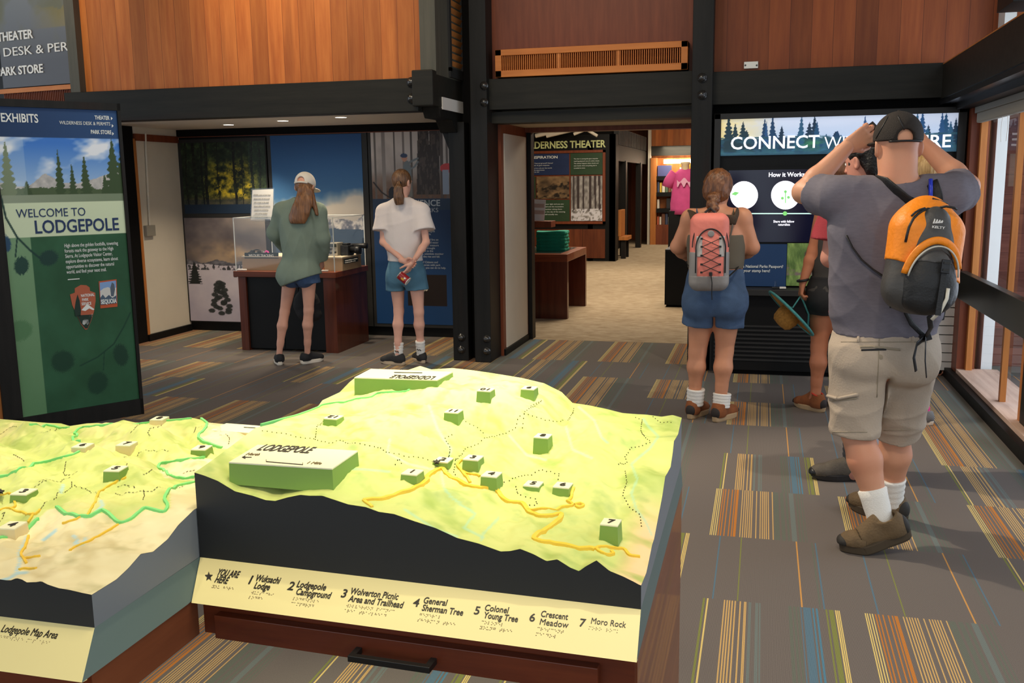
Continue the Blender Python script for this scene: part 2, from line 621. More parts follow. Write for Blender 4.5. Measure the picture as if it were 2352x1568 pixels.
carpet()
struct(MB().box(-9, 3.2, 9.42, 27, -.05, .001), 'floor_corridor',
       mat('beige_carpet', (176, 158, 132), .95, rgb2=(146, 126, 100), nscale=9, bump=.3, bscale=60, stretch=(1, 2.2, 1), spec=.1),
       'mottled beige carpet beyond the doorway', 'floor')
struct(MB().box(-10, 3.2, -4, 27, -.3, -.06), 'floor_slab', M_INSIDE, 'slab under the carpets', 'floor')
struct(MB().box(-10, 2.2, -4, 8.5, 4.6, 4.75), 'ceiling', wood('ceiling_boards', (120, 84, 56), (96, 64, 42), .2, axis=0, along=1), 'high board ceiling of the hall', 'ceiling')


def bolts(o, pts, n, r=.03):
    for p in pts:
        p = np.array(p, float)
        nn = np.array(n, float)
        mb = MB()
        mb.lathe([(r * 1.25, 0), (r * 1.25, .006), (r * .95, .008), (r * .9, .022), (r * .6, .032), (r * .1, .036)], p, 12, nn)
        build(mb, 'bolt', M_BOLT, o, smooth=True)


# ---- bulkhead over the alcove
BX = -2.61
struct(MB().box(-6.0, -2.74, 7.68, 8.3, 2.44, 4.6), 'wall_left', M_CEDAR, 'amber cedar board wall over the alcove', 'wall')
struct(MB().box(-6.09, -5.99, 7.6, 7.8, 2.36, 4.6), 'trim_1', M_GREYPOST, 'grey post left of the cedar wall', 'post')
struct(MB().box(-2.745, BX, 7.62, 8.4, 2.47, 4.6), 'trim_2', M_GREYPOST, 'grey post right of the cedar wall', 'post')
o = struct(MB().box(-6.15, -2.76, 7.58, 7.76, 2.18, 2.445), 'trim_3', M_BLACKWOOD, 'long dark beam over the alcove opening', 'beam', bevel=.004)
bolts(o, [atY(945, 189, 7.58), atY(946, 226, 7.58)], (0, -1, 0), .034)
o = struct(MB().box(-2.79, BX, 7.52, 8.45, 2.215, 2.50), 'trim_4', M_BLACKWOOD, 'short beam end block at the alcove corner', 'beam', bevel=.01)
mb = MB()
mb.prism([(7.66, 2.215), (8.45, 2.215), (8.45, 2.03), (8.12, 2.03), (8.0, 2.13), (7.72, 2.13)], -2.76, BX, lambda a, b, w: (w, a, b))
struct(mb, 'trim_5', M_BLACKPOST, 'stepped bracket under the beam end block', 'bracket', bevel=.006)

struct(MB().box(-6.4, -2.62, 8.32, 8.5, 2.31, 4.6), 'wall_bulkhead_back', M_INSIDE, 'dark back of the bulkhead', 'wall')
# louvred vent on the side of the bulkhead
t = thing('louver_vent', 'louvred vent with honey wooden slats on the bulkhead side', 'vent', (BX, 8.14, 2.56))
mb = MB()
for a, b in ((7.94, 7.99), (8.29, 8.38)):
    mb.box(BX - .002, BX + .018, a, b, 2.53, 4.3)
mb.box(BX - .002, BX + .018, 7.94, 8.38, 2.48, 2.56)
build(mb, 'frame', M_CHAR, t)
for i in range(22):
    z = 2.575 + .062 * i
    mb = MB()
    mb.obox((BX + .004, 8.14, z + .02), (0, .15, 0), (.012, 0, .022), (.004, 0, -.002))
    build(mb, 'slat', M_LIGHTWOOD, t)

# ---- posts between alcove and doorway
o = struct(MB().box(-2.695, -2.55, 8.15, 8.45, 0, 2.12), 'trim_6', M_BLACKPOST, 'left post of the dark double column', 'post', bevel=.006)
bolts(o, [atY(1060, 775, 8.15), atY(1060, 803, 8.15)], (0, -1, 0), .03)
mb = MB()
mb.prism([(-2.695, 2.12), (-2.80, 2.12), (-2.695, 1.85)], 8.2, 8.4, lambda a, b, w: (a, w, b))
struct(mb, 'trim_7', M_BLACKPOST, 'diagonal brace at the top of the left post', 'brace')
o = struct(MB().box(-2.475, -2.325, 8.1, 8.45, 0, 4.6), 'trim_8', M_BLACKPOST, 'right post of the dark double column', 'post', bevel=.006)
bolts(o, [atY(1112, 197, 8.1), atY(1112, 235, 8.1), atY(1118, 778, 8.1), atY(1118, 806, 8.1)], (0, -1, 0), .03)
struct(MB().box(-2.70, -2.36, 8.3, 8.5, 0, 4.6), 'trim_9', M_INSIDE, 'dark gap between the two posts', 'post')

# ---- doorway
DX0, DX1 = -2.33, -.59
o = struct(MB().box(DX0, DX1, 8.18, 8.5, 2.215, 2.475), 'trim_10', M_BLACKWOOD, 'dark beam over the doorway', 'beam', bevel=.004)
struct(MB().box(DX0, DX1, 8.25, 8.5, 2.105, 2.2), 'trim_11', M_BLACKWOOD, 'lower dark board over the doorway', 'beam')
struct(MB().box(DX0, DX1, 8.3, 8.5, 2.46, 4.6), 'wall_doorway', M_TRIMWOOD, 'wall over the doorway', 'wall')
mb = MB()
mb.box(-2.36, -2.30, 8.45, 9.42, .0, 2.16)
struct(mb, 'wall_passage', M_TRIMWOOD, 'brown lined side of the passage', 'wall')
struct(MB().box(-2.302, -2.290, 8.54, 9.36, .065, 2.03), 'wall_passage_panel', M_WHITE, 'white panel on the passage side', 'wall')
struct(MB().box(-2.302, -2.282, 8.46, 9.42, 0, .06), 'baseboard_passage', M_BLACK, 'black baseboard along the passage', 'baseboard')
struct(MB().box(-2.40, -2.255, 9.42, 9.55, 0, 2.2), 'trim_12', M_BLACKPOST, 'dark frame at the end of the passage', 'post')
struct(MB().box(-2.3, DX1, 8.5, 9.42, 2.12, 2.2), 'ceiling_passage', mat('beige_soffit', (190, 176, 150), .7), 'beige soffit of the passage', 'ceiling')
struct(MB().box(-2.3, DX1, 9.36, 9.5, 2.075, 2.2), 'trim_13', M_TRIMWOOD, 'brown trim at the far end of the soffit', 'trim')
o = struct(MB().box(-.59, -.425, 8.08, 8.5, 0, 4.6), 'trim_14', M_BLACKPOST, 'dark post right of the doorway', 'post', bevel=.006)
bolts(o, [atY(1613, 179, 8.08), atY(1613, 218, 8.08)], (0, -1, 0), .032)
struct(MB().box(-.6, -.5, 8.5, 9.5, 0, 2.3), 'wall_passage_right', M_INSIDE, 'dark right side of the passage', 'wall')

# wooden air grille over the doorway
t = thing('air_grille', 'long amber wooden air grille over the doorway', 'grille', (-1.44, 8.2, 2.478))
gx0, gx1 = -2.262, -.632
gz0, gz1 = 2.484, 2.712
mb = MB()
mb.box(gx0, gx1, 8.16, 8.3, gz0, gz0 + .055)
mb.box(gx0, gx1, 8.16, 8.3, gz1 - .05, gz1)
mb.box(gx0, gx0 + .055, 8.16, 8.3, gz0, gz1)
mb.box(gx1 - .055, gx1, 8.16, 8.3, gz0, gz1)
build(mb, 'frame', M_GRILLE, t, bevel=.003)
build(MB().box(gx0 + .05, gx1 - .05, 8.27, 8.3, gz0 + .05, gz1 - .05), 'backing', M_INSIDE, t)
n = 84
for i in range(n):
    x = gx0 + .058 + (gx1 - gx0 - .116) * (i + .5) / n
    w = .0105 if i in (27, 55) else .0032
    build(MB().box(x - w, x + w, 8.172, 8.255, gz0 + .052, gz1 - .048), 'slat', M_GRILLE, t)
mb = MB()
for i in range(6):
    z = gz0 + .068 + .018 * i
    mb.box(gx0 + .055, gx1 - .055, 8.258, 8.262, z - .0015, z + .0015)
build(mb, 'cross_wires', M_TRIMWOOD, t)

# ---- right bay
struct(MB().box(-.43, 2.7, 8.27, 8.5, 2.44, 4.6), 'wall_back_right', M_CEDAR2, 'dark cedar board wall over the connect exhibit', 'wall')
struct(MB().box(-.43, 1.34, 8.15, 8.4, 2.195, 2.455), 'trim_15', M_BLACKWOOD, 'dark beam over the connect exhibit', 'beam', bevel=.004)
struct(MB().box(-.43, 1.64, 8.30, 8.5, 0, 2.2), 'wall_back', M_INSIDE, 'dark wall behind the connect exhibit', 'wall')
t = thing('metal_plate', 'small steel plate screwed on the dark cedar wall', 'plate', atY(1725, 157, 8.26))
a, b = atY(1709, 142, 8.26), atY(1741, 157, 8.26)
build(MB().box(a[0], b[0], 8.25, 8.27, b[2], a[2]), 'plate', M_STEEL, t, bevel=.002)
for px in (1712, 1738):
    p = atY(px, 150, 8.25)
    build(MB().lathe([(.008, 0), (.007, .003), (.002, .004)], p, 10, (0, -1, 0)), 'screw', M_BOLT, t)

# ---- side beams and window wall (right)
WX = 1.57
struct(MB().box(1.30, 1.38, 3.0, 8.2, 2.185, 2.44), 'trim_16', M_BLACKWOOD, 'dark beam running along the window wall', 'beam')
struct(MB().box(1.298, 1.384, 3.0, 8.2, 2.44, 2.448), 'trim_17', M_LIGHTWOOD, 'pale edge along the top of the window beam', 'trim')
struct(MB().box(1.31, 1.75, 3.0, 8.3, 2.145, 2.19), 'trim_18', mat('glossy_dark_soffit', (40, 40, 42), .22, spec=.6), 'glossy dark soffit over the windows', 'trim')
struct(MB().box(1.40, 1.75, 3.0, 8.3, 2.10, 2.15), 'trim_19', M_BLACKPOST, 'dark head board over the windows', 'trim')
struct(MB().box(1.24, 1.42, 5.75, 6.12, 2.50, 4.6), 'trim_20', M_BLACKPOST, 'dark hanging post above the window beam', 'post')
struct(MB().box(1.50, 1.63, 8.0, 8.30, 0, 2.12), 'trim_21', M_TRIMWOOD, 'red brown corner trim beside the window', 'trim')
struct(MB().box(1.45, 1.80, 3.2, 8.3, 0, .075), 'baseboard_right', M_BLACK, 'black base under the tall windows', 'baseboard')
M_SILL = wood('weathered_sill', (206, 176, 156), (178, 146, 128), 0, along=1, rough=.6)
struct(MB().box(1.50, 1.80, 3.2, 8.02, .075, .105), 'trim_22', M_SILL, 'weathered pale wooden sill under the window', 'sill')
struct(MB().box(1.475, 1.535, 3.2, 8.12, .665, .875), 'trim_23', mat('grey_rail_paint', (48, 47, 42), .35, noise=.1, nscale=5, spec=.5), 'dark grey rail across the tall window', 'rail', bevel=.004)
struct(MB().box(1.555, 1.76, 5.98, 6.29, 0, 2.14), 'trim_24', M_BLACKPOST, 'dark post between the tall windows', 'post', bevel=.006)
M_GLASS = bpy.data.materials.new('window_glass')
M_GLASS.use_nodes = True
_nt = M_GLASS.node_tree
_nt.nodes.remove(_nt.nodes['Principled BSDF'])
_out = _nt.nodes['Material Output']
_tr = _nt.nodes.new('ShaderNodeBsdfTransparent')
_gl = _nt.nodes.new('ShaderNodeBsdfGlossy'); _gl.inputs['Roughness'].default_value = .01
_fr = _nt.nodes.new('ShaderNodeValue'); _fr.outputs[0].default_value = .16
_mx = _nt.nodes.new('ShaderNodeMixShader')
_nt.links.new(_fr.outputs[0], _mx.inputs[0]); _nt.links.new(_tr.outputs[0], _mx.inputs[1]); _nt.links.new(_gl.outputs[0], _mx.inputs[2])
_nt.links.new(_mx.outputs[0], _out.inputs['Surface'])


def window(n, ya, yb, mull, label):
    mb = MB()
    mb.box(1.56, 1.605, yb - .05, yb, .105, 2.09)
    mb.box(1.56, 1.605, ya, ya + .05, .105, 2.09)
    mb.box(1.56, 1.68, ya, yb, 2.04, 2.1)
    w = struct(mb, 'window_%d' % n, M_LIGHTWOOD, label, 'window')
    for y in mull:
        build(MB().box(1.565, 1.602, y - .022, y + .022, .105, 2.05), 'mullion', M_LIGHTWOOD, w)
    ys = [ya] + list(mull) + [yb]
    for a, b in zip(ys[:-1], ys[1:]):
        build(MB().quad((1.594, a + .02, .105), (1.594, b - .02, .105), (1.594, b - .02, 2.05), (1.594, a + .02, 2.05)), 'pane', M_GLASS, w)
    return w


window(1, 6.31, 8.0, (6.87,), 'tall wood framed window by the radiator')
window(2, 3.3, 6.02, (4.6,), 'tall wood framed window nearer the viewer')
t = thing('roller_blind', 'grey rolled up blind at the top of the tall window', 'blind', (1.54, 7.1, 1.98))
build(MB().box(1.50, 1.57, 6.33, 7.92, 2.055, 2.10), 'headrail', mat('blind_grey', (126, 122, 112), .6), t, bevel=.004)
build(MB().box(1.515, 1.56, 6.33, 7.92, 1.985, 2.06), 'fabric_roll', mat('blind_fabric', (150, 144, 132), .8), t, bevel=.01)
for y0 in (7.16, 7.02):
    pts = [(1.53, y0 + s * .02 * math.sin(q * math.pi), 1.99 - .17 * q) for q in np.linspace(0, 1, 9) for s in (1 if y0 > 7.1 else -1,)]
    build(MB().tube(pts, .0022, 6), 'pull_cord', mat('cord_white', (220, 216, 208), .6), t)
# outside the window
struct(MB().box(1.815, 8, 8.75, 8.9, -.3, 5), 'wall_outside', wood('red_shingle', (142, 88, 74), (112, 64, 54), .16, axis=2, along=0, rough=.8, var=.2, dark=(70, 40, 36)), 'red brown boarded wing outside the window', 'wall')
struct(MB().box(1.8, 14, -2, 9.3, -.30, -.1), 'floor_outside', mat('pale_paving', (186, 184, 180), .9, noise=.08, nscale=3), 'pale paving outside the window', 'floor')
struct(MB().box(1.69, 1.77, 8.06, 8.3, -.1, 5), 'trim_25', mat('white_outside_trim', (226, 226, 222), .7), 'white outside corner board by the window', 'trim')

# ---- alcove
struct(MB().box(-6.32, -6.2, 8.6, 9.4, 0, 2.2), 'wall_alcove_left', M_WHITE, 'white side wall of the alcove', 'wall')
struct(MB().box(-6.21, -6.185, 8.575, 8.615, .07, 2.08), 'trim_26', M_LIGHTWOOD, 'thin honey wood edge of the alcove side wall', 'trim')
struct(MB().box(-6.21, -6.185, 8.6, 9.36, 2.06, 2.13), 'trim_27', M_TRIMWOOD, 'brown head trim on the alcove side wall', 'trim')
struct(MB().box(-6.34, -6.19, 8.1, 8.58, 0, 2.2), 'trim_28', M_INSIDE, 'black post at the alcove corner', 'post')
struct(MB().box(-6.205, -6.17, 8.58, 9.36, 0, .07), 'baseboard_left', M_BLACK, 'black baseboard of the alcove side wall', 'baseboard')
struct(MB().box(-6.3, -2.5, 9.39, 9.5, 0, 2.2), 'wall_alcove_back', M_BLACK, 'black back wall of the alcove', 'wall')
struct(MB().box(-6.3, -2.6, 9.35, 9.40, 2.125, 2.2), 'trim_29', M_INSIDE, 'black head board over the murals', 'trim')
struct(MB().box(-6.2, -2.6, 9.345, 9.36, 2.118, 2.124), 'trim_30', M_TRIMWOOD, 'thin red line under the head board', 'trim')
struct(MB().box(-2.72, -2.6, 8.4, 9.45, 0, 2.2), 'wall_alcove_right', M_INSIDE, 'dark right side of the alcove', 'wall')
struct(MB().box(-6.3, -2.6, 7.74, 9.45, 2.2, 2.3), 'ceiling_alcove', M_SOFFIT, 'white soffit of the alcove', 'ceiling')
for i, (px, py) in enumerate(((525, 286), (650, 277), (783, 269))):
    p = atZ(px, py, 2.2)
    lab = ('leftmost', 'middle', 'rightmost')[i]
    t = thing('downlight', '%s round recessed downlight glowing in the alcove soffit' % lab, 'ceiling light', p, 'downlights in the alcove soffit')
    build(MB().lathe([(.052, 0), (.056, -.004), (.066, -.004), (.068, .0)], p, 20), 'ring', M_SOFFIT, t, smooth=True)
    build(MB().lathe([(.001, -.003), (.05, -.003), (.05, -.001), (.001, -.001)], p, 20), 'lens', M_GLOW, t)
    lamp('SPOT', 'downlight_lamp', (p[0], p[1], 2.18), (p[0], p[1] + .15, 0), 78, (1.0, .84, .62), .05, .7, 105)
t = thing('conduit_box', 'grey switch box with conduit on the white alcove side wall', 'switch box', atX(341, 540, -6.2))
a, b = atX(329, 518, -6.2), atX(351, 541, -6.2)
build(MB().box(-6.2, -6.16, a[1], b[1], b[2], a[2]), 'box', mat('box_grey', (140, 134, 122), .5), t, bevel=.004)
q = [atX(331, 306, -6.2), atX(334, 380, -6.2), atX(337, 440, -6.2), atX(341, 519, -6.2)]
build(MB().tube([(-6.185, p[1], p[2]) for p in q], .011, 8), 'conduit', M_WHITE, t)
# ------------------------------------------------------------------ lettering and decals on a plane seen in the photo
def put_text(s, name, pl, right, xl, yl, xr, yr, cap, m, parent, bold=0.0, line=1.0, depth=.0012, lift=.002, up=(0, 0, 1), align='LEFT', fit=True):
    p0, p1, pc = pl(xl, yl), pl(xr, yr), pl(xl, yl - cap)
    r = np.asarray(right, float)
    size = float(np.linalg.norm(pc - p0)) / .71
    w = abs(float((p1 - p0) @ r)) if fit else None
    return text(s, name, m, parent, p0, right, up, size, align, bold, line, depth, w, lift)


def decal(name, poly, pl, n, m, parent, lift=.002, thick=.0015):
    n = np.asarray(n, float)
    P = [np.asarray(pl(*p), float) for p in poly]
    # keep the outline facing outward
    a = sum(np.cross(P[i] - P[0], P[(i + 1) % len(P)] - P[0]) for i in range(len(P)))
    if a @ n < 0:
        P = P[::-1]
    k = len(P)
    v = [p + n * lift for p in P] + [p + n * (lift + thick) for p in P]
    f = [tuple(range(k))[::-1], tuple(range(k, 2 * k))] + [(i, (i + 1) % k, k + (i + 1) % k, k + i) for i in range(k)]
    return mesh_obj(name, v, f, m, parent)


def tuft(img, U, V, cx, cy, rx, ry, rot, c, spikes=34, asp=1.0, seed=0):
    """A tuft of pine needles."""
    dx, dy = (U - cx), (V - cy) * asp
    a = math.radians(rot)
    x, y = dx * math.cos(a) + dy * math.sin(a), -dx * math.sin(a) + dy * math.cos(a)
    th = np.arctan2(y / ry, x / rx)
    r = np.sqrt((x / rx) ** 2 + (y / ry) ** 2)
    edge = .78 + .22 * np.abs(((th / (2 * math.pi) * spikes + seed) % 1) * 2 - 1) + .12 * (fbm(th * 4 + seed, r * 2) - .5)
    return put(img, np.clip((edge - r) * 14, 0, 1) * .9, c)


def stroke(img, U, V, pts, w, c, asp=1.0):
    d = np.full(U.shape, 9.0)
    for (x0, y0), (x1, y1) in zip(pts[:-1], pts[1:]):
        y0, y1 = y0 * asp, y1 * asp
        ex, ey = x1 - x0, y1 - y0
        t = np.clip(((U - x0) * ex + (V * asp - y0) * ey) / (ex * ex + ey * ey), 0, 1)
        d = np.minimum(d, np.hypot(U - x0 - t * ex, V * asp - y0 - t * ey))
    return put(img, np.clip((w - d) / w * 2.5, 0, 1), c)


# ------------------------------------------------------------------ welcome panel
KA = np.array([-4.24, 5.76])
KR = np.array([math.cos(.99), math.sin(.99), 0])
KN = np.array([KR[1], -KR[0], 0])
KB = KA - KR[:2]
kpl = lambda px, py: on_plane(px, py, KA, KB)
kpt = lambda s, z, o=0.0: np.array([KA[0], KA[1], 0]) + KR * s + np.array([0, 0, z]) + KN * o
t = thing('welcome_panel', 'tall freestanding welcome panel with green and blue print in a dark frame', 'sign panel', kpt(-.43, 0, -.1))
mb = MB()
KS = float((kpl(53, 964) - np.array([KA[0], KA[1], 0])) @ KR)
for s0, s1, z0, z1 in ((KS - .115, KS, 0, 2.155), (-.022, 0, 0, 2.155), (KS - .115, 0, 2.108, 2.155), (KS - .115, 0, 0, .113)):
    c = kpt((s0 + s1) / 2, (z0 + z1) / 2, -.09)
    mb.obox(c, KR * (s1 - s0) / 2, np.array([0, 0, (z1 - z0) / 2]), KN * .1)
build(mb, 'frame', M_BLACKPOST, t)
build(MB().obox(kpt(KS / 2 - .04, 1.08, -.1), KR * (-KS / 2 + .03), np.array([0, 0, 1.04]), KN * .06), 'backing', M_BLACK, t)
build(MB().obox(kpt(KS - .145, 1.02, -.1), KR * .03, np.array([0, 0, 1.02]), KN * .09), 'side_board', M_LIGHTWOOD, t)
s0, s1, z0, z1 = KS, -.022, .113, 2.108
kz = lambda px, py: (kpl(px, py)[2] - z0) / (z1 - z0)
ku = lambda px, py: (float((kpl(px, py) - np.array([KA[0], KA[1], 0])) @ KR) - s0) / (s1 - s0)
ASP = (z1 - z0) / (s1 - s0)


def welcome(U, V):
    img = np.zeros(U.shape + (3,)) + (46, 92, 62)
    vb = kz(150, 317); vg = .5 * (kz(0, 452) + kz(284, 441)); vt = .5 * (kz(0, 472) + kz(285, 455)); ve = .5 * (kz(0, 553) + kz(289, 530))
    # green lower part
    n = fbm(U * 4, V * 9)
    img = lerp((50, 98, 68), (34, 74, 46), n * 1.4 - .2)
    lite = (U < ku(80, 640)) 
    img = np.where(lite[..., None], lerp((118, 154, 116), (92, 134, 92), (ve - V) * 1.6 + n * .4 - .2), img)
    img = np.where((V > ve - .05)[..., None] & ~lite[..., None], img * 1.03, img)
    # photo
    sky = lerp((176, 204, 232), (60, 120, 204), (V - vg) / (vb - vg) * 1.1)
    cl = fbm(U * 3.2 - V * 3, V * 16)
    sky = put(sky, np.clip((cl - .5) * 5, 0, 1) * np.clip((V - vg - .02) * 30, 0, 1), (232, 238, 246))
    ridge = vg + .022 + .022 * fbm(U * 5, U * 0 + 3) + .035 * np.clip(1 - np.abs(U - .36) * 7, 0, 1) + .04 * np.clip((U - .62) * 3, 0, 1)
    rock = lerp((150, 150, 150), (218, 214, 208), fbm(U * 26, V * 60))
    ph = np.where((V < ridge)[..., None], rock, sky)
    ph = put(ph, V < vg + .012 + .02 * fbm(U * 18, V * 0), (74, 92, 60))
    for i, (px, top, w) in enumerate(((18, 322, .16), (137, 343, .11), (196, 356, .13), (166, 375, .09), (262, 318, .20), (240, 400, .1), (60, 415, .12), (285, 325, .2))):
        x = ku(px, 400)
        y = kz(px, top)
        ph = conifer(ph, U, V, x, vg - .01, y - vg + .01, w, (58, 78, 46) if i != 0 else (96, 112, 74), i * 1.7)
    ph = put(ph, (U < ku(58, 380)) * .22, (220, 232, 236))
    img = np.where(((V > vg) & (V < vb))[..., None], ph, img)
    img = np.where(((V > vt) & (V <= vg))[..., None], lerp((146, 158, 136), (120, 136, 110), U * 1.2), img)
    img = np.where(((V > ve) & (V <= vt))[..., None], np.array((206, 220, 186.)), img)
    img = np.where((V >= vb)[..., None], lerp((24, 52, 92), (38, 72, 118), U), img)
    # pine twigs
    dk, mid = (22, 56, 50), (30, 70, 50)
    P = lambda x, y: (ku(x, y), kz(x, y))
    img = stroke(img, U, V, [P(2, 450), P(14, 500), P(40, 545), P(70, 575), P(95, 595)], .010, dk, ASP)
    img = stroke(img, U, V, [P(40, 545), P(36, 590)], .007, dk, ASP)
    for x, y, rx, ry, rot, c in ((113, 592, .09, .075, 20, dk), (50, 610, .065, .09, -10, dk), (8, 560, .07, .09, 0, (30, 66, 104)), (145, 830, .11, .11, 30, (24, 60, 42)), (225, 880, .10, .12, -20, (24, 60, 42)),
                                 (278, 815, .075, .12, 8, (24, 58, 42)), (280, 690, .05, .05, 0, (40, 86, 60)), (45, 760, .12, .10, 20, (82, 124, 84))):
        img = tuft(img, U, V, *P(x, y), rx, ry, rot, c, 40, ASP, x)
    img = stroke(img, U, V, [P(185, 840), P(225, 820), P(262, 790), P(285, 750), P(300, 718)], .008, (26, 64, 46), ASP)
    img = stroke(img, U, V, [P(240, 810), P(238, 850)], .006, (26, 64, 46), ASP)
    return img


M_NAVYTXT = mat('navy_lettering', (24, 50, 92), .5)
M_SIGNW = mat('pale_lettering', (226, 230, 226), .5)
pp = picture('print', welcome, kpt(s0, z0, -.005), KR, (0, 0, 1), s1 - s0, z1 - z0, 150, 400, M_PRINT, t)
kt = lambda s, xl, yl, xr, yr, cap, m, bold=.0, line=1.0, nm='lettering', fit=True: put_text(s, nm, kpl, KR, xl, yl, xr, yr, cap, m, pp, bold, line, lift=-.003, fit=fit)
kt('EXHIBITS', 2, 279, 88, 287, 20, M_SIGNW, .018)
kt('THEATER', 218, 274, 252, 276, 9, M_SIGNW, .02)
kt('WILDERNESS DESK & PERMITS', 137, 285, 254, 293, 8, M_SIGNW, .02)
kt('PARK STORE', 209, 307, 256, 310, 9, M_SIGNW, .02)
for x, y in ((257, 272), (259, 289), (260, 307)):
    decal('arrow_mark', [(x - 2, y - 4), (x + 2, y), (x - 2, y + 4)], kpl, KN, M_SIGNW, pp, -.003)
kt('WELCOME TO', 38, 500, 197, 494, 20, M_NAVYTXT, .012)
kt('LODGEPOLE', 80, 536, 272, 524, 30, M_NAVYTXT, .016)
kt('High above the golden foothills, towering\nforests mark the gateway to the High\nSierra. At Lodgepole Visitor Center,\nexplore diverse ecosystems, learn about\nopportunities to discover the natural\nworld, and find your next trail.', 148, 568, 271, 557, 8.4, M_SIGNW, .004, 1.03, 'paragraph')
decal('rule_mark', [(156, 641), (183, 639), (183, 641), (156, 643)], kpl, KN, M_SIGNW, pp, -.003)
M_ARW = mat('arrowhead_brown', (176, 92, 62), .5)
M_DKG = mat('emblem_dark_green', (22, 46, 34), .5)
em = decal('arrowhead_emblem', [(172, 662), (186, 654), (199, 655), (206, 660), (207, 668), (219, 672), (220, 690), (216, 716), (209, 738), (201, 756), (196, 757), (186, 744), (176, 722), (166, 700), (161, 676), (172, 672)], kpl, KN, M_ARW, pp, -.003)
es = lambda nm, poly, m, l=-.0014: decal(nm, poly, kpl, KN, m, em, l)
es('emblem_meadow', [(177, 724), (213, 722), (208, 738), (201, 754), (196, 754), (186, 742)], M_DKG)
es('emblem_tree', [(178, 676), (183, 690), (186, 712), (185, 726), (173, 726), (171, 712), (174, 692)], M_DKG)
es('emblem_mountain', [(187, 712), (200, 698), (206, 702), (217, 710), (214, 712), (205, 708), (196, 714)], M_SIGNW)
es('emblem_lake', [(204, 724), (213, 721), (212, 726), (205, 727)], M_SIGNW)
es('emblem_bison', [(190, 736), (195, 732), (203, 734), (205, 742), (201, 746), (198, 742), (193, 746), (189, 743)], M_SIGNW)
put_text('NATIONAL\n PARK\nSERVICE', 'emblem_text', kpl, KR, 186, 682, 217, 679, 6.5, M_SIGNW, em, .02, 1.05, lift=-.001)
sq = decal('park_badge', [(227, 646), (268, 641), (270, 704), (231, 708)], kpl, KN, mat('badge_orange', (186, 84, 44), .5), pp, -.003)
sd = lambda nm, poly, m, l=-.0014: decal(nm, poly, kpl, KN, m, sq, l)
sd('badge_sky', [(229, 649), (266, 644), (268, 690), (231, 694)], mat('badge_sky', (126, 160, 208), .5))
sd('badge_rock', [(230, 668), (238, 662), (248, 659), (258, 664), (267, 660), (267, 684), (231, 688)], mat('badge_rock', (206, 206, 200), .5), -.0008)
sd('badge_tree', [(257, 648), (262, 652), (264, 664), (261, 680), (255, 680), (253, 662)], mat('badge_tree', (84, 96, 110), .5), -.0004)
sd('badge_forest', [(230, 684), (236, 676), (242, 684), (250, 677), (258, 684), (267, 678), (268, 696), (231, 700)], mat('badge_band', (72, 92, 112), .5), 0)
put_text('SEQUOIA', 'badge_text', kpl, KR, 232, 698, 268, 695, 10, M_SIGNW, sq, .03, lift=.002)

# ------------------------------------------------------------------ hanging direction sign on the far left wall
SA = np.array([-6.2, 8.35]); SR = np.array([.985, -.1736, 0]); SN = np.array([-.1736, -.985, 0])
spl = lambda px, py: on_plane(px, py, SA, SA - SR[:2])
spt = lambda s, z, o=0.0: np.array([SA[0], SA[1], 0]) + SR * s + np.array([0, 0, z]) + SN * o
mb = MB(); mb.obox(spt(-1.65, 2.4, -.15), SR * 1.55, np.array([0, 0, 2.4]), SN * .05)
struct(mb, 'wall_far_left', M_BLACK, 'dark wall beyond the welcome panel', 'wall')
t = thing('direction_sign', 'landscape direction sign partly cut by the left picture edge', 'sign', spt(-.9, 2.6))


def landscape(U, V):
    img = lerp((96, 98, 104), (150, 152, 150), V * 1.6 - .3)
    n = fbm(U * 5, V * 5)
    img = lerp(img, (120, 118, 92), np.clip((n - .42) * 4, 0, 1) * np.clip((V - .25) * 4, 0, 1))
    img = put(img, ((V > .42) & (V < .5 + .2 * fbm(U * 7, V * 3))) * np.clip((U - .3) * 2, 0, 1) * .8, (164, 138, 62))
    img = put(img, np.clip((fbm(U * 9, V * 2 + 5) - .5) * 6, 0, 1) * (V > .7), (176, 172, 128))
    img = put(img, (np.hypot((U - .80) * 1.1, (V - .62) * .9) < .05), (168, 166, 150))
    return img * .9 + 4


zb = .5 * (spl(0, 207)[2] + spl(140, 192)[2])
pp = picture('print', landscape, spt(-1.5, zb, .04), SR, (0, 0, 1), 1.55, 1.3, 90, 80, M_PRINT, t, .05)
for s, xl, yl, xr, cap in (('THEATER', 5, 97, 86, 20), ('WILDERNESS DESK & PERMITS', -146, 147, 232, 19), ('PARK STORE', 2, 176, 108, 19)):
    put_text(s, 'lettering', spl, SR, xl, yl, xr, yl - 8, cap, M_TXTW, pp, .02, lift=.045, depth=.006)
t = thing('air_grille', 'wooden air grille under the left direction sign, behind the welcome panel', 'grille', spt(-.7, zb - .3))
mb = MB()
for za, zc in ((zb - .055, zb - .01), (zb - .30, zb - .25)):
    mb.obox(spt(-.75, (za + zc) / 2, .03), SR * .8, np.array([0, 0, (zc - za) / 2]), SN * .02)
build(mb, 'frame', M_GRILLE, t)
for i in range(60):
    build(MB().obox(spt(-1.5 + i * .025, zb - .15, .02), SR * .004, np.array([0, 0, .11]), SN * .02), 'slat', M_TRIMWOOD, t)

# ------------------------------------------------------------------ alcove murals
AY = 9.36
apl = lambda px, py: atY(px, py, AY)
EX = np.array([1.0, 0, 0])


def rect(x0, x1, y0, y1, pl=apl):
    a, b, c, d = pl(x0, y0), pl(x1, y0), pl(x0, y1), pl(x1, y1)
    return .5 * (a[0] + c[0]), .5 * (b[0] + d[0]), .5 * (c[2] + d[2]), .5 * (a[2] + b[2])


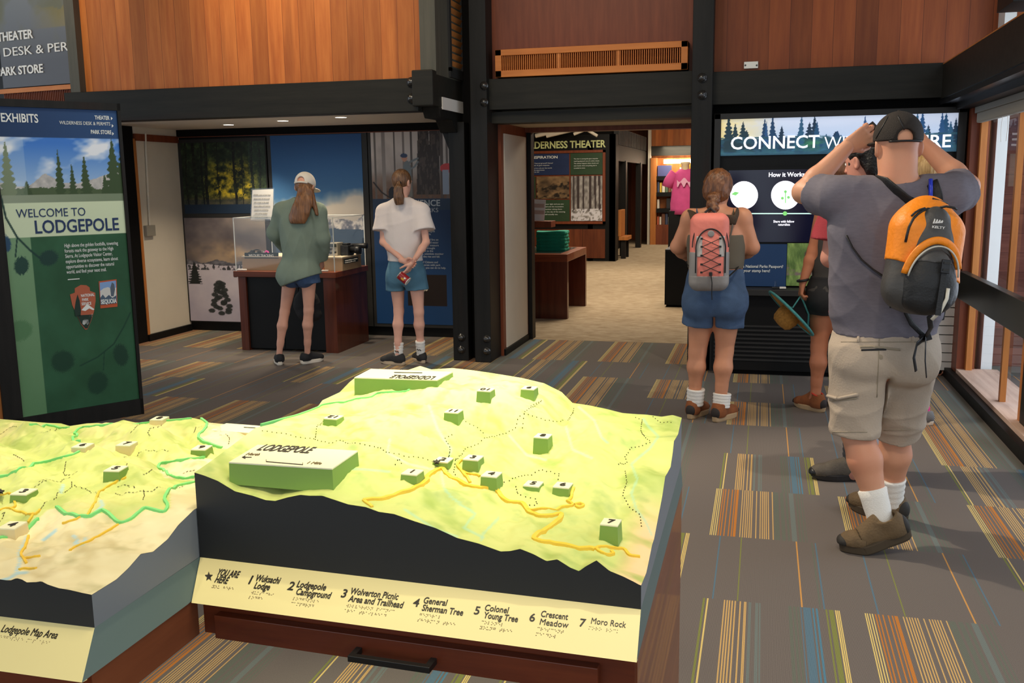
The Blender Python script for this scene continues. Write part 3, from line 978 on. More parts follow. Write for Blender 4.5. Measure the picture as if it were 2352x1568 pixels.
def forest(U, V):
    n1, n2 = fbm(U * 16, V * 16), fbm(U * 46, V * 40)
    img = lerp((20, 28, 18), (66, 84, 48), (n1 - .25) * 1.6 * (.4 + n2))
    y = np.exp(-((U - .58) / .30) ** 4 - ((V - .42) / .30) ** 4) * np.clip((n1 - .28) * 2.4, 0, 1) * np.clip(.2 + n2 * 1.3, 0, 1)
    img = lerp(img, (204, 176, 44), y * 1.15)
    img = lerp(img, (118, 100, 66), np.clip((.27 - V) * 9, 0, 1) * n2 * 1.3)
    img = put(img, np.clip((fbm(U * 22, V * 20 + 4) - .5) * 7, 0, 1) * np.clip((V - .45) * 4, 0, 1) * .8, (28, 42, 26))
    for x, w in ((.05, .02), (.15, .035), (.24, .02), (.29, .035), (.43, .012), (.63, .030), (.72, .010), (.84, .03), (.93, .022)):
        img = put(img, np.abs(U - x - .006 * np.sin(V * 7 + x * 30)) < w / 2, (22, 20, 16))
        img = put(img, (np.abs(U - x) < .06) & (V > .22) & (fbm(U * 34, V * 34 + x * 99) > .50 + .25 * np.abs(U - x) / .06), (30, 38, 24))
    img = put(img, (U > .80) * .22, (80, 104, 104))
    img = put(img, V < .13, (26, 44, 66))
    return put(img, (V < .20) * .4, (30, 44, 60))


def snowfield(U, V):
    sky = lerp((132, 120, 116), (84, 78, 84), fbm(U * 3, V * 5) * 2.4 - .7)
    g = np.exp(-((U - .55) / .4) ** 2 - ((V - .66) / .10) ** 2)
    sky = lerp(sky, (214, 176, 128), g * 1.1 * fbm(U * 4, V * 9) * 1.6)
    sky = lerp(sky, (176, 160, 140), np.clip((V - .75) * 3, 0, 1) * np.clip((U - .4) * 2, 0, 1))
    snow = lerp((204, 194, 200), (170, 162, 178), fbm(U * 4, V * 6) + (.2 - V))
    m = .565 + .05 * np.abs(((U * 2.6) % 1) - .5) * 2 * fbm(U * 7, U * 0) * 1.6
    img = np.where((V < m)[..., None], lerp((58, 58, 66), (150, 146, 150), fbm(U * 22, V * 40)), sky)
    img = np.where((V < .55 + .01 * np.sin(U * 9))[..., None], snow, img)
    img = put(img, (V > .50) & (V < .56) & (fbm(U * 30, V * 30) > .56), (70, 70, 74))
    img = conifer(img, U, V, .09, .36, .22, .22, (34, 38, 36), 2)
    img = conifer(img, U, V, .60, .43, .05, .05, (52, 54, 56), 1)
    img = conifer(img, U, V, .52, .50, .045, .09, (60, 60, 62), 3)
    for i in range(26):
        q = i / 25
        x = .40 + .13 * math.sin(i * 2.4) * (1 - q * .75)
        img = tuft(img, U, V, x, .08 + q * .30, .05, .05, i * 30, (40, 44, 42), 14, 2.0, i)
    return img


def cloud_range(U, V):
    img = lerp((96, 146, 190), (28, 74, 128), (V - .55) * 2.4)
    cl = fbm(U * 3 + 2, V * 7)
    top = .70 - .06 * np.abs(U - .35) + .09 * (fbm(U * 4, U * 0 + 2) - .5) + .05 * np.clip((U - .66) * 4, 0, 1)
    img = lerp(img, (222, 214, 200), np.clip((top - V) * 16 + (cl - .5) * 3, 0, 1))
    img = lerp(img, (190, 178, 166), np.clip((.63 - V) * 10, 0, 1) * cl * 1.1)
    m = .535 + .05 * fbm(U * 9, U * 0 + 8) + .025 * np.abs(((U * 4) % 1) - .5)
    img = np.where((V < m)[..., None], lerp((96, 98, 112), (220, 212, 204), np.clip((fbm(U * 26, V * 50) - .35) * 3, 0, 1)), img)
    low = .50 + .02 * fbm(U * 12, U * 0)
    img = np.where((V < low)[..., None], lerp((58, 78, 102), (36, 52, 70), (low - V) * 3 + fbm(U * 14, V * 20) * .5), img)
    return img


def survey(U, V):
    cut = .66
    v = (V - cut) / (1 - cut)
    img = lerp((150, 140, 134), (196, 186, 180), v * 1.3 + fbm(U * 6, v * 4) - .6)
    img = lerp(img, (112, 84, 68), np.clip((.42 - v) * 3, 0, 1) * (.6 + fbm(U * 12, v * 12)))
    for x, w, c in ((.05, .03, (104, 98, 94)), (.16, .05, (136, 128, 124)), (.30, .02, (100, 92, 88)), (.42, .03, (126, 116, 112)), (.52, .025, (92, 84, 80)), (.90, .04, (90, 80, 76)), (.97, .03, (108, 98, 94))):
        img = put(img, np.abs(U - x) < w / 2, c)
    for x, w in ((.66, .15), (.80, .13)):
        img = put(img, (np.abs(U - x - .02 * v) < w / 2 * (1.15 - .2 * v)) & (v > .06), (56, 48, 46))
        img = lerp(img, (92, 80, 74), (np.abs(U - x - .02 * v) < w / 2) * (fbm(U * 50, v * 12) > .55) * .7)
    # surveyor with raised arms, helper in red bending
    img = put(img, ((U - .46) / .055) ** 2 + ((v - .40) / .17) ** 2 < 1, (112, 120, 124))
    img = put(img, (np.abs(U - .47) < .05) & (v > .02) & (v < .32), (122, 118, 112))
    img = stroke(img, U, v, [(.44, .50), (.52, .56), (.60, .60)], .018, (112, 120, 124))
    img = stroke(img, U, v, [(.50, .44), (.56, .48), (.60, .55)], .016, (112, 120, 124))
    img = put(img, ((U - .43) / .035) ** 2 + ((v - .61) / .055) ** 2 < 1, (190, 140, 118))
    img = put(img, ((U - .425) / .045) ** 2 + ((v - .645) / .035) ** 2 < 1, (58, 72, 100))
    img = put(img, ((U - .97) / .09) ** 2 + ((v - .45) / .07) ** 2 < 1, (196, 70, 72))
    img = put(img, (np.abs(U - .95) < .04) & (v > .06) & (v < .42), (146, 158, 176))
    img = put(img, ((U - .26) / .05) ** 2 + ((v - .08) / .10) ** 2 < 1, (40, 42, 50))
    img = stroke(img, U, v, [(.02, .25), (.12, .1), (.22, .02)], .012, (40, 38, 40))
    blue = lerp((24, 62, 108), (28, 52, 88), V * 1.5)
    img = np.where((V < cut)[..., None], blue, img)
    img = put(img, ((V < cut) & (V > .60)) * .6, (50, 66, 84))
    img = put(img, ((U > .42) & (U < .93) & (V > .10) & (V < .265)) * 1.0, (34, 24, 20))
    return put(img, (np.hypot((U - .64) * 2.4, (V - .195) * 6) < .12) & (fbm(U * 22 + V * 30, V * 9) > .45), (196, 186, 166))


def mural(name, label, panels, frame):
    x0, x1, za, zc = rect(*frame)
    t = thing('photo_mural', label, 'mural', ((x0 + x1) / 2, AY, .1), 'photo murals on the alcove back wall')
    mb = MB()
    mb.box(x0, x1, AY, AY + .03, .10, zc)
    build(mb, 'frame', M_CHAR, t)
    out = []
    for fn, r, nx, ny, nm in panels:
        a, b, c, d = rect(*r)
        out.append(picture(nm, fn, (a, AY - .004, c), EX, (0, 0, 1), b - a, d - c, nx, ny, M_PRINT, t, .004))
    return t, out


mural('a', 'left mural of yellow aspens in dark forest above a snowfield', [(forest, (420, 612, 326, 490), 190, 160, 'forest_print'), (snowfield, (431, 615, 500, 738), 150, 190, 'snow_print')], (412, 621, 318, 752))
mural('b', 'middle mural of blue sky, clouds and snowy peaks behind the glass case', [(cloud_range, (632, 838, 309, 742), 140, 280, 'sky_print')], (624, 850, 303, 748))
t, pr = mural('c', 'right mural with forest survey photograph over a blue text panel', [(survey, (859, 1036, 302, 744), 150, 340, 'survey_print')], (852, 1040, 298, 752))
M_PALEBLUE = mat('pale_blue_lettering', (176, 184, 190), .6)
put_text('SCIENCE', 'lettering', apl, EX, 938, 473, 1011, 470, 14, M_PALEBLUE, pr[0], .02, lift=.005)
put_text('PARKS', 'lettering', apl, EX, 966, 487, 1006, 485, 10, M_PALEBLUE, pr[0], .0, lift=.005)
put_text('Park scientists have\nstudied Kings Canyon\nand Sequoia. Research is\nfinding that change brings\nwarmer, longer droughts\nto the Sierra Nevada.\n\nThey study effects of fire on\nsoil, trees, plants, and water\nsystems. Also, they measure\ntrees during dry drought\nfrom the lowest to the\nhighest. Here, scientists monitor\nand measure the rise and fall.\n\nCan you help? Citizens and\nvisitors collaborate with park\nstaff. Ask what you can do to help.',
         'paragraph', apl, EX, 938, 507, 1022, 504, 4.6, M_PALEBLUE, pr[0], 0, 1.0, lift=.005)

# ------------------------------------------------------------------ wildlife tracking exhibit
TX0, TX1, TY0, TY1, TZ = -4.965, -3.885, 8.27, 9.05, .778
M_EXW = wood('exhibit_cherry', (126, 62, 34), (98, 44, 24), 0, along=0, rough=.35, coat=.3)
M_EXV = wood('exhibit_cherry_side', (104, 50, 30), (78, 34, 20), 0, along=2, rough=.35, coat=.3)
t = thing('exhibit_table', 'cherry wood exhibit table with black front in the alcove', 'table', (-4.42, 8.66, 0))
build(MB().box(TX0, TX1, TY0, TY1, TZ - .055, TZ), 'tabletop', M_EXW, t, bevel=.004)
build(MB().box(TX0 + .04, TX0 + .12, TY0 + .02, TY1 - .02, 0, TZ - .055), 'side_panel', M_EXV, t)
build(MB().box(TX1 - .14, TX1 - .015, TY0 + .02, TY1 - .02, 0, TZ - .055), 'side_panel', M_EXV, t)
for a, b in ((TX0 + .12, -4.47), (-4.465, TX1 - .14)):
    build(MB().box(a, b, TY0 + .045, TY0 + .07, .02, TZ - .056), 'door', M_BLACK, t)
build(MB().box(TX0 + .12, TX1 - .14, TY1 - .06, TY1 - .03, 0, TZ - .056), 'back_panel', M_BLACK, t)
M_ACR = bpy.data.materials.new('clear_acrylic')
M_ACR.use_nodes = True
_nt = M_ACR.node_tree
_nt.nodes.remove(_nt.nodes['Principled BSDF'])
_tr = _nt.nodes.new('ShaderNodeBsdfTransparent'); _tr.inputs[0].default_value = (.97, .98, .98, 1)
_gl = _nt.nodes.new('ShaderNodeBsdfGlossy'); _gl.inputs['Roughness'].default_value = .03
_fr = _nt.nodes.new('ShaderNodeValue'); _fr.outputs[0].default_value = .05
_mx = _nt.nodes.new('ShaderNodeMixShader')
_nt.links.new(_fr.outputs[0], _mx.inputs[0]); _nt.links.new(_tr.outputs[0], _mx.inputs[1]); _nt.links.new(_gl.outputs[0], _mx.inputs[2])
_nt.links.new(_mx.outputs[0], _nt.nodes['Material Output'].inputs['Surface'])
M_ACRE = mat('acrylic_edge', (206, 208, 204), .3, emit=0.0, spec=.8)
c = thing('glass_case', 'clear box case standing on the wildlife exhibit table', 'display case', (-4.42, 8.66, TZ))
cx0, cx1, cy0, cy1, cz = -4.94, -3.90, 8.29, 9.02, 1.29
for nm, q in (('front_pane', ((cx0, cy0, TZ), (cx1, cy0, TZ), (cx1, cy0, cz), (cx0, cy0, cz))), ('back_pane', ((cx1, cy1, TZ), (cx0, cy1, TZ), (cx0, cy1, cz), (cx1, cy1, cz))),
              ('side_pane', ((cx0, cy1, TZ), (cx0, cy0, TZ), (cx0, cy0, cz), (cx0, cy1, cz))), ('side_pane', ((cx1, cy0, TZ), (cx1, cy1, TZ), (cx1, cy1, cz), (cx1, cy0, cz))),
              ('top_pane', ((cx0, cy0, cz), (cx1, cy0, cz), (cx1, cy1, cz), (cx0, cy1, cz)))):
    build(MB().quad(*q), nm, M_ACR, c)
mb = MB()
e = .0035
for x in (cx0, cx1):
    for y in (cy0, cy1):
        mb.box(x - e, x + e, y - e, y + e, TZ, cz)
    mb.box(x - e, x + e, cy0, cy1, cz - e, cz + e)
for y in (cy0, cy1):
    mb.box(cx0, cx1, y - e, y + e, cz - e, cz + e)
build(mb, 'edges', M_ACRE, c)
M_TANBOX = mat('tan_display_box', (160, 132, 100), .6)
M_TANTOP = mat('pale_display_top', (206, 190, 164), .6)
M_LABELG = mat('dark_label', (40, 48, 46), .5)
# plinths inside the case
bx = thing('display_plinth', 'tan plinth with dark nameplate at the left in the glass case', 'display plinth', (-4.55, 8.6, TZ), 'plinths in the glass case')
y1 = 8.40
p = [atY(557, 618, y1), atY(557, 577, y1), atY(700, 577, y1)]
build(MB().box(p[0][0], p[2][0], y1, 8.82, TZ, .905), 'body', M_TANBOX, bx)
build(MB().box(p[0][0], p[2][0], y1 - .004, 8.83, .905, .915), 'top_board', M_TANTOP, bx)
nm = decal('nameplate', [(562, 580), (640, 580), (640, 593), (562, 593)], lambda a, b: atY(a, b, y1), (0, -1, 0), M_LABELG, bx)
put_text('WILDLIFE TRACKING', 'lettering', lambda a, b: atY(a, b, y1), EX, 572, 589, 629, 589, 5.5, M_TXTW, nm, .01, lift=.005)
bx2 = thing('display_plinth', 'tan plinth carrying the cameras at the right in the glass case', 'display plinth', (-4.1, 8.6, TZ), 'plinths in the glass case')
q0, q1 = atY(744, 588, 8.42)[0], atY(786, 588, 8.42)[0]
build(MB().box(q0, q1, 8.42, 8.86, TZ, .90), 'body', M_TANBOX, bx2)
build(MB().box(q0, q1 + .004, 8.415, 8.87, .90, .912), 'top_board', M_TANTOP, bx2)
spx = lambda a, b: atX(a, b, q1)
lp = decal('nameplate', [(789, 595), (822, 589), (822, 600), (789, 606)], spx, (1, 0, 0), M_LABELG, bx2)
put_text('The latest tracking gear sends locations\nto scientists by satellite each day', 'lettering', spx, (0, 1, 0), 791, 600, 820, 595, 2.6, M_TXTW, lp, 0, 1.2, lift=.005)
# objects on the plinths
M_BLK = mat('black_plastic', (26, 26, 28), .4)


def collar(name, label, p, r, m, cat='tracking collar', tilt=.3):
    t = thing(name, label, cat, p)
    pts = [np.array(p) + [r * math.cos(a), r * .8 * math.sin(a), r * .25 + tilt * r * math.sin(a)] for a in np.linspace(0, 2 * math.pi, 22)]
    build(MB().tube(pts, .007, 8), 'strap', m, t, smooth=True)
    build(MB().box(p[0] - .018, p[0] + .018, p[1] - r * .8 - .012, p[1] - r * .8 + .012, p[2] - .0, p[2] + .028), 'transmitter', M_BLK, t, bevel=.004)
    return t


collar('tracking_collar', 'yellow tracking collar at the left end of the left plinth', atY(577, 573, 8.47) * [1, 1, 0] + [0, 0, .923], .028, mat('yellow_strap', (222, 170, 40), .5), tilt=.1)
collar('tracking_collar', 'black tracking collar behind the yellow collar', atY(585, 566, 8.62) * [1, 1, 0] + [0, 0, .932], .05, M_BLK)
collar('tracking_collar', 'grey tracking collar beside the pink tag', atY(598, 568, 8.60) * [1, 1, 0] + [0, 0, .926], .034, mat('grey_strap', (110, 110, 112), .4))
p = atY(611, 572, 8.5)
t = thing('ear_tag', 'bright pink ear tag standing on the left plinth', 'animal tag', (p[0], p[1], .915))
M_PINK = mat('pink_tag', (206, 70, 150), .5)
mb = MB(); mb.prism([(-.028, 0), (.03, 0), (.026, .03), (.012, .045), (-.012, .05), (-.022, .03)], 0, .004, lambda a, b, w: (p[0] + a, p[1] + w + b * .3, .915 + b))
build(mb, 'tag_plate', M_PINK, t)
build(MB().lathe([(.006, 0), (.006, .01), (.003, .012)], (p[0], p[1] + .008, .945), 10, (0, -1, 0)), 'stud', M_BLK, t)
p = atY(622, 575, 8.47)
tag(build(MB().box(p[0] - .02, p[0] + .03, 8.45, 8.49, .915, .928), 'tracking_tag', mat('white_plastic', (222, 216, 206), .5), bevel=.004), 'small white tracking tag beside the pink tag', 'animal tag')
# radio receiver and cameras
zt = .912
p = atY(766, 570, 8.56)
t = thing('radio_receiver', 'silver radio receiver with dials on the right plinth', 'receiver', (p[0], 8.56, zt))
build(MB().box(p[0] - .045, p[0] + .05, 8.54, 8.68, zt, zt + .125), 'body', mat('receiver_silver', (176, 166, 148), .35, metal=.5), t, bevel=.004)
for dx, dz, r in ((-.02, .03, .013), (-.02, .065, .013), (.028, .035, .010)):
    build(MB().lathe([(r, 0), (r, .012), (r * .8, .014), (.001, .014)], (p[0] + dx, 8.54, zt + dz), 12, (0, -1, 0)), 'dial', M_BLK, t)
build(MB().box(p[0] - .035, p[0] + .04, 8.535, 8.541, zt + .085, zt + .115), 'display', M_LABELG, t)
pts = [(p[0] - .10 + .08 * math.cos(a), 8.6, zt + .125 + .08 * math.sin(a)) for a in np.linspace(.0, math.pi * .95, 12)]
build(MB().tube(pts, .003, 6), 'antenna_loop', M_BLK, t)
p = atY(797, 576, 8.62)
t = thing('camera_trap', 'black camera with long lens right of the silver receiver', 'camera', (p[0], 8.62, zt))
build(MB().box(p[0] - .045, p[0] + .04, 8.56, 8.70, zt, zt + .10), 'body', M_BLK, t, bevel=.008)
build(MB().lathe([(.030, 0), (.030, .05), (.036, .055), (.036, .10), (.026, .10)], (p[0] + .04, 8.62, zt + .055), 18, (1, 0, 0)), 'lens', M_BLK, t, smooth=True)
build(MB().box(p[0] - .03, p[0] + .02, 8.58, 8.67, zt + .10, zt + .118), 'viewfinder', M_BLK, t, bevel=.004)
t = thing('spotting_scope', 'black spotting scope lying at the right end of the plinth', 'scope', (p[0] + .09, 8.74, zt))
build(MB().tube([(p[0] - .02, 8.76, zt + .085), (p[0] + .09, 8.76, zt + .085), (p[0] + .15, 8.76, zt + .085)], [.022, .024, .030], 16), 'tube', M_BLK, t, smooth=True)
build(MB().box(p[0] + .04, p[0] + .08, 8.74, 8.78, zt, zt + .07), 'foot', M_BLK, t)
# pens along the table edge and the paper sign on top of the case
p = atY(565, 619, 8.32)
for i, (px, w, lab) in enumerate(((575, .05, 'white pen lying at the left front of the glass case'), (760, .09, 'white pen lying at the right front of the glass case'))):
    p = atZ(px, 618, TZ)
    tag(build(MB().cyl((p[0] - w, 8.335, TZ + .009), (p[0] + w, 8.335, TZ + .009), .008, None, 10), 'pen', mat('white_plastic'), smooth=True), lab, 'pen')
pl = lambda a, b: atY(a, b, 8.60)
t = thing('paper_sign', 'white printed notice in a clear holder on the glass case', 'notice', pl(601, 506))
pg = decal('page', [(580, 436), (628, 434), (627, 503), (577, 504)], pl, (0, -1, 0), mat('white_paper', (244, 240, 232), .6), t, 0)
decal('holder', [(577, 433), (630, 431), (629, 506), (574, 507)], pl, (0, -1, 0), M_ACR, t, -.006)
build(MB().box(pl(584, 500)[0], pl(622, 500)[0], 8.58, 8.66, 1.292, 1.30), 'base', M_ACR, t)
put_text('\n'.join(['Wildlife notes on loan here', 'please look, do not touch', 'ask a ranger at the desk', 'about collars and cameras', 'animals are tracked by', 'radio and by satellite', 'thank you for visiting', 'enjoy the exhibit'] * 1), 'lettering', pl, EX, 583, 449, 622, 448, 3.2, mat('grey_print', (150, 146, 140), .6), pg, 0, 1.9, lift=.003)
# ------------------------------------------------------------------ hall beyond the doorway
struct(MB().box(-9, 3.2, 9.5, 27, 3.15, 3.3), 'ceiling_corridor', wood('corridor_ceiling', (92, 62, 40), (70, 46, 30), .2, axis=0, along=1), 'wooden ceiling of the hall beyond the doorway', 'ceiling')
struct(MB().box(-9.2, -9, 9.5, 27, 0, 3.2), 'wall_corridor_left', M_BLACK, 'dark left wall of the hall beyond', 'wall')
struct(MB().box(.6, .8, 9.5, 27, 0, 3.2), 'wall_corridor_right', M_TRIMWOOD, 'brown right wall of the hall beyond', 'wall')
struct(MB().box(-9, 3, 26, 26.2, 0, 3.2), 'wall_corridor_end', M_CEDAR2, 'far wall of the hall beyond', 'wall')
lamp('AREA', 'corridor_lamp', (-1.6, 12.6, 3.1), (-1.6, 12.6, 0), 150, WARM2, 2.0)
lamp('AREA', 'corridor_lamp', (-2.2, 16.8, 3.1), (-2.4, 17.2, 0), 210, WARM2, 2.4)
lamp('AREA', 'corridor_lamp', (-1.2, 21.5, 3.1), (-1.8, 22.4, 0), 140, WARM2, 2.0)
HY = 19.0
hpl = lambda px, py: atY(px, py, HY)
hx1 = hpl(1413, 500)[0]
hz1 = hpl(1350, 309)[2]
struct(MB().box(-7, hx1, HY, HY + .15, 0, hz1), 'wall_theater', M_BLACK, 'black wall carrying the wilderness theater sign', 'wall')
struct(MB().box(-7, hx1 - .05, HY + .4, HY + .6, 0, 3.2), 'wall_theater_back', M_INSIDE, 'dark wall behind the theater sign', 'wall')
t = thing('theater_sign', 'framed wilderness theater sign with blue, green and photo tiles on a black wall', 'sign', hpl(1300, 515))
M_LIME = mat('lime_lettering', (206, 214, 150), .5)
put_text('WILDERNESS THEATER', 'title_lettering', hpl, EX, 1194, 342, 1392, 337, 16, M_LIME, t, .022, lift=.004, depth=.01)
x0, x1, za, zc = rect(1186, 1391, 346, 514, hpl)
mb = MB()
w = .05
mb.box(x0, x1, HY - .05, HY, za, za + w); mb.box(x0, x1, HY - .05, HY, zc - w, zc); mb.box(x0, x0 + w, HY - .05, HY, za, zc); mb.box(x1 - w, x1, HY - .05, HY, za, zc)
mb.box(x0, x1, HY - .012, HY, za, zc)
build(mb, 'frame', M_TRIMWOOD, t)


def flat(c):
    return lambda U, V: np.zeros(U.shape + (3,)) + np.array(c, float) * (.9 + .2 * fbm(U * 5, V * 5))[..., None]


def oldpic(U, V):
    img = lerp((60, 48, 36), (150, 120, 84), fbm(U * 4, V * 4) * 1.5 - .2)
    return put(img, np.clip((fbm(U * 9, V * 9) - .5) * 6, 0, 1) * (V < .75), (34, 28, 22))


def sequoias(U, V):
    img = lerp((96, 92, 90), (176, 172, 168), fbm(U * 16, V * 12) * 1.6 - .3)
    for x, w in ((.08, .05), (.22, .07), (.40, .05), (.62, .09), (.78, .06), (.92, .07)):
        img = put(img, (np.abs(U - x + .04 * V * (x - .5)) < w / 2) & (V > .2), (58, 48, 48))
    img = put(img, (V < .28) & (fbm(U * 20, V * 30) > .45), (206, 204, 210))
    return img


for fn, r, nm in ((flat((34, 48, 84)), (1188, 1308, 353, 402), 'blue_tile'), (flat((44, 66, 44)), (1311, 1385, 350, 401), 'green_tile'), (flat((44, 66, 44)), (1188, 1231, 406, 456), 'green_tile'),
                  (oldpic, (1233, 1308, 405, 456), 'picture_tile'), (flat((44, 66, 44)), (1188, 1309, 459, 508), 'green_tile'), (sequoias, (1312, 1384, 404, 507), 'forest_tile')):
    a, b, c, d = rect(*r, hpl)
    picture(nm, fn, (a, HY - .03, c), EX, (0, 0, 1), b - a, d - c, 40, 40, M_PRINT, t, .01)
hq = lambda px, py: atY(px, py, HY - .035)
put_text('A SOURCE OF INSPIRATION', 'lettering', hq, EX, 1150, 366, 1281, 365, 6, M_SIGNW, t, .02)
put_text('What is a mountain? Sacred ground? Home?\nBeauty in the shadows of giant sequoias', 'paragraph', hq, EX, 1192, 377, 1270, 375, 2.6, M_SIGNW, t, 0, 1.3)
put_text('People have come here from all over the world,\ndraw after unforgettable experiences.\nWhat are you inspired to do?', 'paragraph', hq, EX, 1192, 388, 1268, 386, 2.4, M_SIGNW, t, 0, 1.3)
put_text('The deer is among the giant sequoias\nreaching skyward out of a white carpet.\nThe climate happens when clouds and\neven hawks when everything else is\ncrowded in snow.', 'paragraph', hq, EX, 1318, 366, 1377, 364, 2.6, M_SIGNW, t, 0, 1.45)
put_text('Turn off your light and you are\nsurrounded and the mountains\nare. I remember sitting there\nsilently, as the sky of the evening\nthat I could actually see.', 'paragraph', hq, EX, 1236, 470, 1298, 468, 2.8, M_SIGNW, t, 0, 1.5)
a, b, c, d = rect(1200, 1390, 526, 592, hpl)
struct(MB().box(a, b, HY - .02, HY, c, d), 'wall_theater_wainscot', wood('walnut_wainscot', (104, 54, 30), (80, 38, 22), .5, axis=0, along=2), 'brown wooden wainscot under the theater sign', 'wall')
# side of the theater block: posts, lintels, dark doors
sx = hx1
struct(MB().box(sx - .12, sx + .01, HY, HY + .35, 0, hz1), 'trim_31', M_BLACKPOST, 'dark corner post of the theater wall', 'post')
struct(MB().box(sx - .10, sx, HY + .3, 24.2, 1.98, 2.28), 'trim_32', M_BLACKWOOD, 'dark lintel over the theater doors', 'beam')
mb = MB()
for i in range(26):
    y = HY + .35 + i * .18
    mb.box(sx - .06, sx + .02, y, y + .09, 2.3, 2.62)
mb.box(sx - .08, sx - .02, HY + .3, 24.2, 2.28, 2.64)
struct(mb, 'trim_33', M_CHAR, 'ribbed band over the theater doors', 'trim')
struct(MB().box(sx - .55, sx - .45, HY, 24.2, 0, 2.3), 'door_1', M_INSIDE, 'dark theater doors behind the posts', 'door')
for y in (20.35, 22.9):
    struct(MB().box(sx - .10, sx + .02, y, y + .22, 0, 2.0), 'trim_%d' % (34 + int(y > 21)), M_BLACKPOST, 'dark post beside the theater doors', 'post')
for i, y in enumerate((21.6,)):
    struct(MB().box(sx - .44, sx - .40, y, y + .06, .9, 1.02), 'trim_36', M_TRIMWOOD, 'push bar of the theater door', 'door')
p = atZ(1430, 588, 0)
t = thing('bench', 'pale wooden bench by the theater corner', 'bench', (sx + .05, 19.8, 0))
build(MB().box(sx - .02, sx + .17, 19.6, 20.2, .38, .46), 'seat', M_LIGHTWOOD, t, bevel=.01)
build(MB().box(sx - .04, sx + .03, 19.6, 20.2, .46, 1.0), 'backrest', M_LIGHTWOOD, t, bevel=.01)
for y in (19.66, 20.1):
    build(MB().box(sx + .02, sx + .12, y, y + .05, 0, .38), 'leg', M_BLACKPOST, t)
# roof truss glimpsed over the sign
tr = lambda px, py: atY(px, py, 18.6)
mb = MB()
mb.tube([tr(1372, 312), tr(1346, 297), tr(1318, 308)], .03, 8)
mb.tube([tr(1230, 312), tr(1300, 296)], .04, 8)
mb.tube([tr(1255, 312), tr(1322, 296)], .04, 8)
struct(mb, 'trim_37', M_WHITE, 'pale truss rods over the theater sign', 'truss')
# book store at the far end
BY = 24.3
bpl = lambda px, py: atY(px, py, BY)
bx = lambda px, py: float(bpl(px, py)[0])
bz = lambda px, py: float(bpl(px, py)[2])
struct(MB().box(bx(1494, 400), 0, BY + .2, BY + .3, 2.0, 3.2), 'wall_store', M_CEDAR, 'cedar wall over the book shelves', 'wall')
struct(MB().box(bx(1494, 400), 0, BY - .1, BY + .2, bz(1540, 357), bz(1540, 335)), 'trim_38', M_BLACKWOOD, 'dark beam over the book shelves', 'beam')
struct(MB().box(bx(1490, 400), bx(1496, 400), BY - .2, BY, 0, 3.2), 'trim_39', M_WHITE, 'thin pale corner strip beside the book shelves', 'trim')
t = thing('book_shelf', 'lit wooden shelf unit with books in the far store', 'shelf', (bx(1560, 500), BY, 0))
fx0, fx1 = bx(1496, 500), bx(1640, 500)
zz = [bz(1560, y) for y in (515, 478, 441, 404, 362)]
build(MB().box(fx0, fx0 + .14, BY - .25, BY + .2, 0, zz[4]), 'side_panel', M_LIGHTWOOD, t)
build(MB().box(fx1 - .14, fx1, BY - .25, BY + .2, 0, zz[4]), 'side_panel', M_LIGHTWOOD, t)
build(MB().box(fx0, fx1, BY + .12, BY + .2, 0, zz[4]), 'back_panel', M_CEDAR, t)
build(MB().box(fx0 + .14, fx1 - .14, BY - .24, BY + .1, 0, zz[0] - .1), 'base_cabinet', M_TRIMWOOD, t)
for i, z in enumerate(zz[:4]):
    build(MB().box(fx0 + .14, fx1 - .14, BY - .22, BY + .12, z - .10 if i else z - .1, z), 'shelf_board', M_BLACK if i else M_TRIMWOOD, t)
build(MB().box(fx0 + .3, fx1 - .14, BY - .1, BY + .1, zz[4] - .14, zz[4] - .04), 'light_strip', M_GLOW, t)
lamp('AREA', 'shelf_lamp', (bx(1560, 400), BY - .5, zz[4] + .1), (bx(1560, 450), BY, 1.2), 26, WARM2, .8)
rnd = random.Random(4)
BC = [(206, 200, 186), (60, 70, 96), (196, 160, 60), (110, 70, 50), (150, 150, 140), (92, 110, 88), (180, 90, 60), (36, 36, 40), (220, 214, 200)]
rows = ['lowest', 'second lowest', 'second highest', 'highest']
for i, z in enumerate(zz[:4]):
    x = fx0 + .16
    k = 0
    while x < fx1 - .55:
        w = rnd.uniform(.05, .10)
        h = rnd.uniform(.19, .30)
        if i == 3 and k == 0:
            w, h = .34, .26
        c = BC[rnd.randrange(len(BC))] if not (i == 3 and k == 0) else (70, 74, 120)
        if i == 3 and k in (2, 3):
            c = (222, 180, 40)
        b = build(MB().box(x, x + w - .012, BY - .16, BY + .06, z, z + h), 'book', mat('book_%d_%d_%d' % c, c, .6), bevel=.004)
        tag(b, 'book standing on the %s board of the lit far shelf' % rows[i] if not (i == 3 and k == 0) else 'blue framed picture book leaning at the left of the highest shelf board', 'book',
            'books on the %s board of the far shelf' % rows[i])
        x += w + (rnd.uniform(.1, .25) if rnd.random() < .12 else 0) + (.2 if i == 3 and k in (0, 3) else 0)
        k += 1
